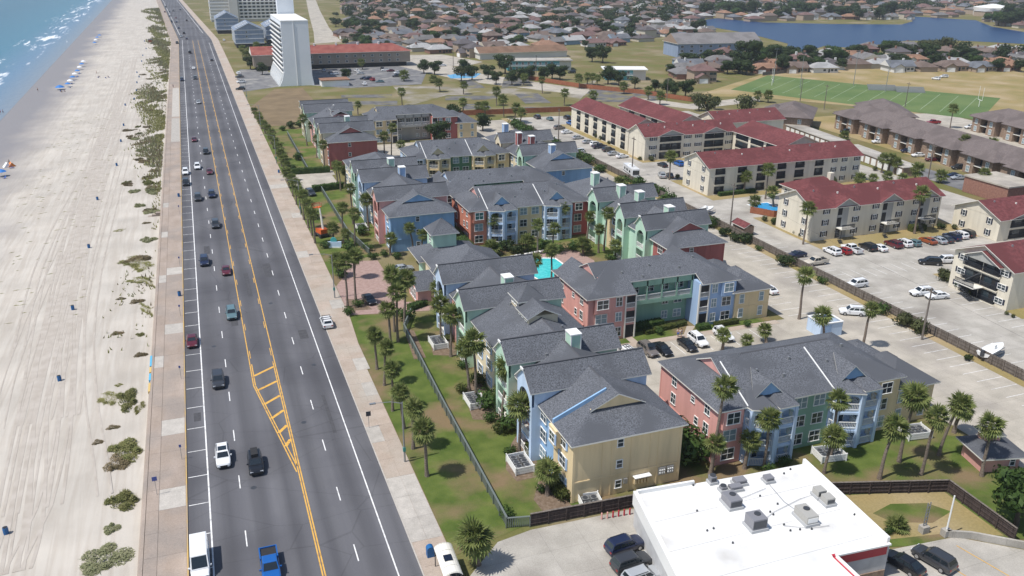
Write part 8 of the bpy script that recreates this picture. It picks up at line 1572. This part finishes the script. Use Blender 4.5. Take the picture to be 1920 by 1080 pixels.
# dry wrack: thin seaweed streaks lying over the sand
m = MB()
for _ in range(230):
    t = q.uniform(-46, -22); y = q.uniform(170, 420); x = t - .02 * y; z = beach_z(x, y) + .02; w = q.uniform(.25, 1.2); h_ = q.uniform(.04, .15)
    a = q.uniform(-.25, .25); m._add([(x - w, y - h_ + a, z), (x, y - h_ * 1.3, z + .06), (x + w, y + h_ - a, z), (x, y + h_ * 1.2, z + .05)], [(0, 1, 2, 3)])
tag(m.build('seaweed_wrack', M_DUNE[0]), 'scattered brown seaweed streaks over the sand', 'seaweed', None, 'stuff')
# ================= BEACH THINGS AND PEOPLE =================
def barrel(x, y, z, lab, grp):
    e = empty('litter_barrel', (x, y, z), 0, lab, 'litter barrel', grp); m = MB(); m.path([(0, 0, 0), (0, 0, .3), (0, 0, .6), (0, 0, .95)], [.3, .31, .31, .3], 14); m.build('drum', M_BLUE, e); MB().tube((0, 0, .93), (0, 0, .96), .27, k=14).build('opening', M_BLACK, e); [MB().tube((0, 0, z0), (0, 0, z0 + .05), .325, k=14).build('hoop', M_BLUE, e) for z0 in (.3, .62)]
for (px, py) in ((12, 1001), (112, 714), (137, 581), (167, 465), (183, 375), (219, 311), (227, 266), (232, 236), (235, 198), (252, 187), (256, 171), (257, 156), (261, 145), (257, 137), (266, 116), (268, 105), (274, 92), (271, 78)): barrel(*B(px, py), 'blue steel litter barrel standing in the line on the sand', 'blue barrels on the sand')
for (x, y, lab) in ((-7.75, G(337, 555)[1], 'blue litter barrel on the seawall walkway'), (21.7, G(497, 326)[1], 'blue litter barrel on the tan sidewalk'), (-7.75, 250, 'blue litter barrel at the kerb before the white parked car')): barrel(x, y, .06, lab, None)
UB = [plain('umbrella_blue', (0.02, 0.17, 0.5), .7), plain('umbrella_white', (.75, .77, .8), .7)]; M_ORANGE = plain('tent_orange', (.65, .2, .03), .7)
SKIN = plain('skin', (.4, .22, .15), .6); CLOTH = {k: plain('cloth_' + k, v, .8) for k, v in dict(white=(.7, .7, .7), black=(.02, .02, .025), red=(.4, .03, .05), blue=(.04, .1, .35), tan=(.4, .3, .2), grey=(.2, .2, .22)).items()}
def person(x, y, z, rz, top, legs, label, sit=False, step=.12):
    """one continuous skinned body with clothing children"""
    e = empty('person', (x, y, z), rz, label, 'person'); hip = .92 if not sit else .22
    V = [(0, 0, hip), (0, 0, hip + .25), (0, 0, hip + .48), (0, 0, hip + .58), (0, .02, hip + .7), (0, .02, hip + .8)]; Rr = [.14, .13, .16, .06, .095, .07]; E = [(0, 1), (1, 2), (2, 3), (3, 4), (4, 5)]
    def chain(start, pts, rad):
        p = start
        for c, r_ in zip(pts, rad): V.append(c); Rr.append(r_); E.append((p, len(V) - 1)); p = len(V) - 1
    for s in (-1, 1):
        if sit: chain(0, [(s * .1, .1, hip), (s * .14, .42, hip + .18), (s * .14, .62, .06), (s * .14, .75, .04)], [.09, .07, .045, .04])
        else: chain(0, [(s * .1, 0, hip - .06), (s * .11, s * step, hip * .52), (s * .11, s * step * .9 - .03, .07), (s * .11, s * step * .9 + .13, .04)], [.09, .07, .045, .04])
        chain(2, [(s * .2, 0, hip + .46), (s * .25, .02 - s * .03, hip + .2), (s * .25, .12, hip - .02), (s * .245, .16, hip - .1)], [.055, .045, .035, .035])
    me = bpy.data.meshes.new('body'); me.from_pydata(V, E, []); me.materials.append(SKIN); o = bpy.data.objects.new('body', me); col.objects.link(o); o.parent = e
    md = o.modifiers.new('skin', 'SKIN'); md.use_smooth_shade = True
    for i, sv_ in enumerate(me.skin_vertices[0].data): sv_.radius = (Rr[i], Rr[i] * .85); sv_.use_root = i == 0
    o.modifiers.new('sub', 'SUBSURF').levels = 1
    def cloth(idx, edges, scale, mat, name):
        m2 = bpy.data.meshes.new(name); m2.from_pydata([V[i] for i in idx], [(idx.index(a), idx.index(b_)) for a, b_ in edges], []); m2.materials.append(mat); c = bpy.data.objects.new(name, m2); col.objects.link(c); c.parent = e; md = c.modifiers.new('skin', 'SKIN'); md.use_smooth_shade = True
        for i, sv_ in enumerate(m2.skin_vertices[0].data): sv_.radius = (Rr[idx[i]] * scale, Rr[idx[i]] * scale * .9); sv_.use_root = i == 0
        c.modifiers.new('sub', 'SUBSURF').levels = 1
    cloth([1, 2, 10, 11, 18, 19], [(1, 2), (2, 10), (10, 11), (2, 18), (18, 19)], 1.2, CLOTH[top], 'shirt'); cloth([0, 6, 7, 14, 15], [(0, 6), (6, 7), (0, 14), (14, 15)], 1.22, CLOTH[legs], 'shorts')
    h = MB().tube((0, .0, hip + .72), (0, -.01, hip + .9), .1, .07, 10); h.build('hair', plain('hair_dark', (.03, .02, .015), .7), e); return e
for (px, py, c, lab) in ((113, 168, 0, 'large blue beach canopy nearest the waterline group'), (128, 163, 0, 'blue beach umbrella next to the large canopy'), (132, 157, 1, 'white beach umbrella between blue ones'), (137, 150, 0, 'blue beach umbrella in the middle of the line'), (141, 144, 1, 'white beach umbrella in the middle of the line'), (146, 138, 0, 'blue beach umbrella in the upper part of the line'), (150, 131, 1, 'white beach umbrella in the upper part of the line'), (154, 125, 0, 'blue beach umbrella near the end of the line'), (157, 120, 1, 'white beach umbrella at the end of the line'), (178, 84, 0, 'blue umbrella in the far group'), (180, 79, 1, 'white umbrella in the far group'), (183, 74, 0, 'second blue umbrella in the far group'), (187, 70, 0, 'last blue umbrella of the far group'), (4, 331, 0, 'blue beach umbrella alone on the lower sand')):
    x, y, z = B(px, py); umbrella((x, y, z), UB[c], lab, 'beach umbrellas', r=2.4 if (px, py) == (113, 168) else 1.6, h=2.4, cat='beach umbrella')
def tent(px, py, mat, lab):
    x, y, z = B(px, py); e = empty('beach_tent', (x, y, z), .4, lab, 'beach tent'); m = MB(); m._add([(-1.3, -1, 0), (1.3, -1, 0), (1.3, 1, 0), (-1.3, 1, 0), (0, -.9, 1.5), (0, .9, 1.5)], [(0, 1, 4), (1, 2, 5, 4), (2, 3, 5), (3, 0, 4, 5)]); m.build('canopy', mat, e); [MB().tube((s * 1.3, -1, 0), (0, -.9, 1.55), .03, k=5).build('pole', M_WHITE, e) for s in (-1, 1)]
tent(22, 312, M_ORANGE, 'orange beach tent on the wet sand'); tent(14, 313, UB[1], 'white and blue beach tent beside the orange one')
def beach_chair(px, py, lab):
    x, y, z = B(px, py); e = empty('beach_chair', (x, y, z), vr.random() * 6, lab, 'beach chair', 'beach chairs'); MB().box(-.3, -.3, .2, .3, .3, .26).build('seat', CLOTH['blue'], e); m = MB(); m._add([(-.3, .3, .24), (.3, .3, .24), (.3, .6, .85), (-.3, .6, .85), (-.3, .34, .2), (.3, .34, .2), (.3, .64, .82), (-.3, .64, .82)], [(0, 1, 2, 3), (7, 6, 5, 4), (0, 4, 5, 1), (1, 5, 6, 2), (2, 6, 7, 3), (3, 7, 4, 0)]); m.build('backrest', CLOTH['blue'], e); [MB().box(sx - .02, sy - .02, 0, sx + .02, sy + .02, .2).build('leg', M_METAL, e) for sx in (-.28, .28) for sy in (-.28, .28)]
for i, (px, py) in enumerate(((114, 172), (119, 171), (131, 165), (135, 158), (140, 152), (144, 145), (149, 139), (20, 316), (25, 315), (8, 335), (184, 146), (199, 147), (205, 146))): beach_chair(px, py, 'low folding chair under the beach umbrellas' if i < 7 else ('low folding chair beside the tents' if i < 10 else 'low folding chair in the upper beach group'))
PB = [((1, 212), 'red', 'red', 'person in dark red swimwear wading at the waterline', False), ((6, 212), 'blue', 'black', 'person in dark swimwear wading at the waterline', False), ((71, 171), 'tan', 'black', 'person standing alone on the wet sand', False), ((116, 173), 'black', 'black', 'person in black sitting under the large canopy', True), ((121, 172), 'black', 'blue', 'person sitting beside the large canopy', True), ((186, 145), 'black', 'grey', 'person in black sitting in the upper beach group', True), ((203, 145), 'black', 'tan', 'person sitting at the edge of the upper beach group', True), ((181, 138), 'grey', 'tan', 'person standing beside the upper beach group', False), ((18, 309), 'black', 'grey', 'person in black between the tents', False)]
for (p, t, l_, lab, s_) in PB:
    x, y, z = B(*p); person(x, y, z if z > -3.75 else -3.9, vr.random() * 6, t, l_, lab, s_)
x, y = G(325, 165); person(x, y, .06, 0, 'blue', 'black', 'person walking on the seawall walkway')
for (px, py, t, l_, rz, lab) in ((1271, 632, 'white', 'blue', 2.6, 'person in white top standing by the open boot'), (1277, 632, 'white', 'grey', 3.4, 'person in pale shirt behind the black sedan'), (1187, 690, 'tan', 'tan', .3, 'worker in tan clothes at the rear of the work van')):
    x, y = G(px, py); person(x, y, 0, rz, t, l_, lab)
lt = empty('lifeguard_hut', B(282, 82), 0, 'small dark lifeguard hut on stilts on the upper beach', 'hut'); MB().box(-1.2, -1.2, 1.2, 1.2, 1.2, 3.0).build('cabin', M_WOOD_RED, lt); MB().box(-1.6, -1.6, 3.0, 1.6, 1.6, 3.2).build('roof', M_DMETAL, lt); [MB().box(a - .1, b_ - .1, -.2, a + .1, b_ + .1, 1.2).build('leg', M_WOOD, lt) for a in (-1, 1) for b_ in (-1, 1)]
# steps down to the sand and a painted mural on the seawall
sp = tag(MB().box(-13.6, 236.0, -2.0, -12.3, 237.4, -.3).box(-14.6, 236.0, -2.0, -13.6, 237.4, -.8).box(-15.6, 236, -2, -14.6, 237.4, -1.2).build('beach_steps', M_WALK), 'concrete steps from the walkway down to the sand', 'steps')
MUR = [plain('mural_blue', (.1, .4, .6), .6), plain('mural_yellow', (.6, .42, .15), .6)]
for i, (ya, yb, k) in enumerate(((134, 136.5, 0), (137, 139, 1), (139.4, 143.5, 0), (130, 133, 1))): MB().box(-12.5, ya, -.42, -12.18, yb, .075).build('mural_panel', MUR[k], bpy.data.objects['seawall'])
# parking bay lines in the lots
lots = bpy.data.objects['parking_lot']
def bay_lines(x0, y0_, dx, dy, n, lx, ly, w=.1, parent=None, z=0.006):
    for i in range(n):
        a = Vector((x0 + dx * i, y0_ + dy * i)); b_ = a + Vector((lx, ly)); d = (b_ - a).normalized(); nn = Vector((-d.y, d.x)) * w / 2; sheet('bay_line', [a - nn, b_ - nn, b_ + nn, a + nn], z, M_LINE, parent=parent)
bay_lines(63.2, 113.8, 2.75, 0, 11, 0, 5.2, parent=lots); bay_lines(113.6, 64, 0, 2.8, 46, 5.4, 0, parent=lots); bay_lines(101.5, 122, 0, 2.8, 20, 5.0, 0, parent=lots); bay_lines(122.6, 84, 0, 2.8, 40, 5.2, 0, parent=lots); bay_lines(137.6, 92, 0, 2.9, 13, 5.4, 0, parent=lots); bay_lines(138, 147.4, 2.8, 0, 13, 0, 5.0, parent=lots); bay_lines(128, 134, 2.8, 0, 8, 0, 5.0, parent=lots); bay_lines(131, 256, 0, 2.9, 18, 5.2, 0, parent=lots)
for i, x in enumerate((67.5, 71.6, 75.8, 80)): sheet('bay_line', [(x, 46), (x + .12, 46), (x - 2.6, 58.5), (x - 2.72, 58.5)], .006, M_YELLOW, parent=lots)
# flagstone walk in front of the parked cars
st(sheet('path', [(62, 119.6), (98, 119.6), (98, 121.2), (62, 121.2)], 0.012, M_WALK_TAN), 'concrete walkway before the parked cars'); [st(sheet('path', p, 0.016, M_WALK_TAN), l_) for p, l_ in (([(78.2, 121.2), (79.6, 121.2), (82.2, 123.8), (80.6, 124.2)], 'short path to the blue porch'), ([(67.4, 121.2), (68.8, 121.2), (68.8, 123.4), (67.4, 123.4)], 'short path to the pink stair porch'))]
st(sheet('lawn', [(62, 121.3), (98, 121.3), (98, 123.2), (90, 127.6), (69.2, 127.6), (62, 123.4)], 0.004, M_GRASS), 'small lawn strips before the green gallery')
for (pts, lab) in (([(33.4, 88), (37.6, 88), (37.6, 99), (36, 97), (34, 94), (33, 91)], 'mulch bed under the blue gable'), ([(32.8, 105), (37.6, 103), (37.6, 118), (34, 114)], 'mulch bed along the cream windows'), ([(33.0, 128), (37.6, 126), (37.6, 136), (34, 134)], 'mulch bed round the leaning palms'), ([(34.2, 80.6), (38, 80.4), (38, 87), (36, 87), (34.0, 83.5)], 'mulch bed at the yellow corner'), ([(29.5, 127.5), (31.6, 127.5), (32.4, 139), (30.8, 141)], 'mulch bed under the palm clump'), ([(23.0, 152), (27.2, 151.4), (26.2, 157), (23.2, 158.5)], 'mulch bed beside the forecourt')):
    st(sheet('mulch_bed', pts, -.006, M_MULCH), lab)
# ================= HAZE =================
def haze():
    o = MB().box(-900, -120, -9, 2000, 2600, 66.5).build('haze', [])
    m = bpy.data.materials.new('sea_haze'); m.use_nodes = True; n = m.node_tree.nodes; n.clear(); out = n.new('ShaderNodeOutputMaterial'); v = n.new('ShaderNodeVolumePrincipled'); v.inputs['Color'].default_value = (.8, .87, .95, 1); v.inputs['Density'].default_value = .00012; v.inputs['Anisotropy'].default_value = .2; m.node_tree.links.new(v.outputs[0], out.inputs['Volume']); o.data.materials.append(m)
    tag(o, 'thin sea haze over the whole town', 'haze', None, 'stuff')
haze()
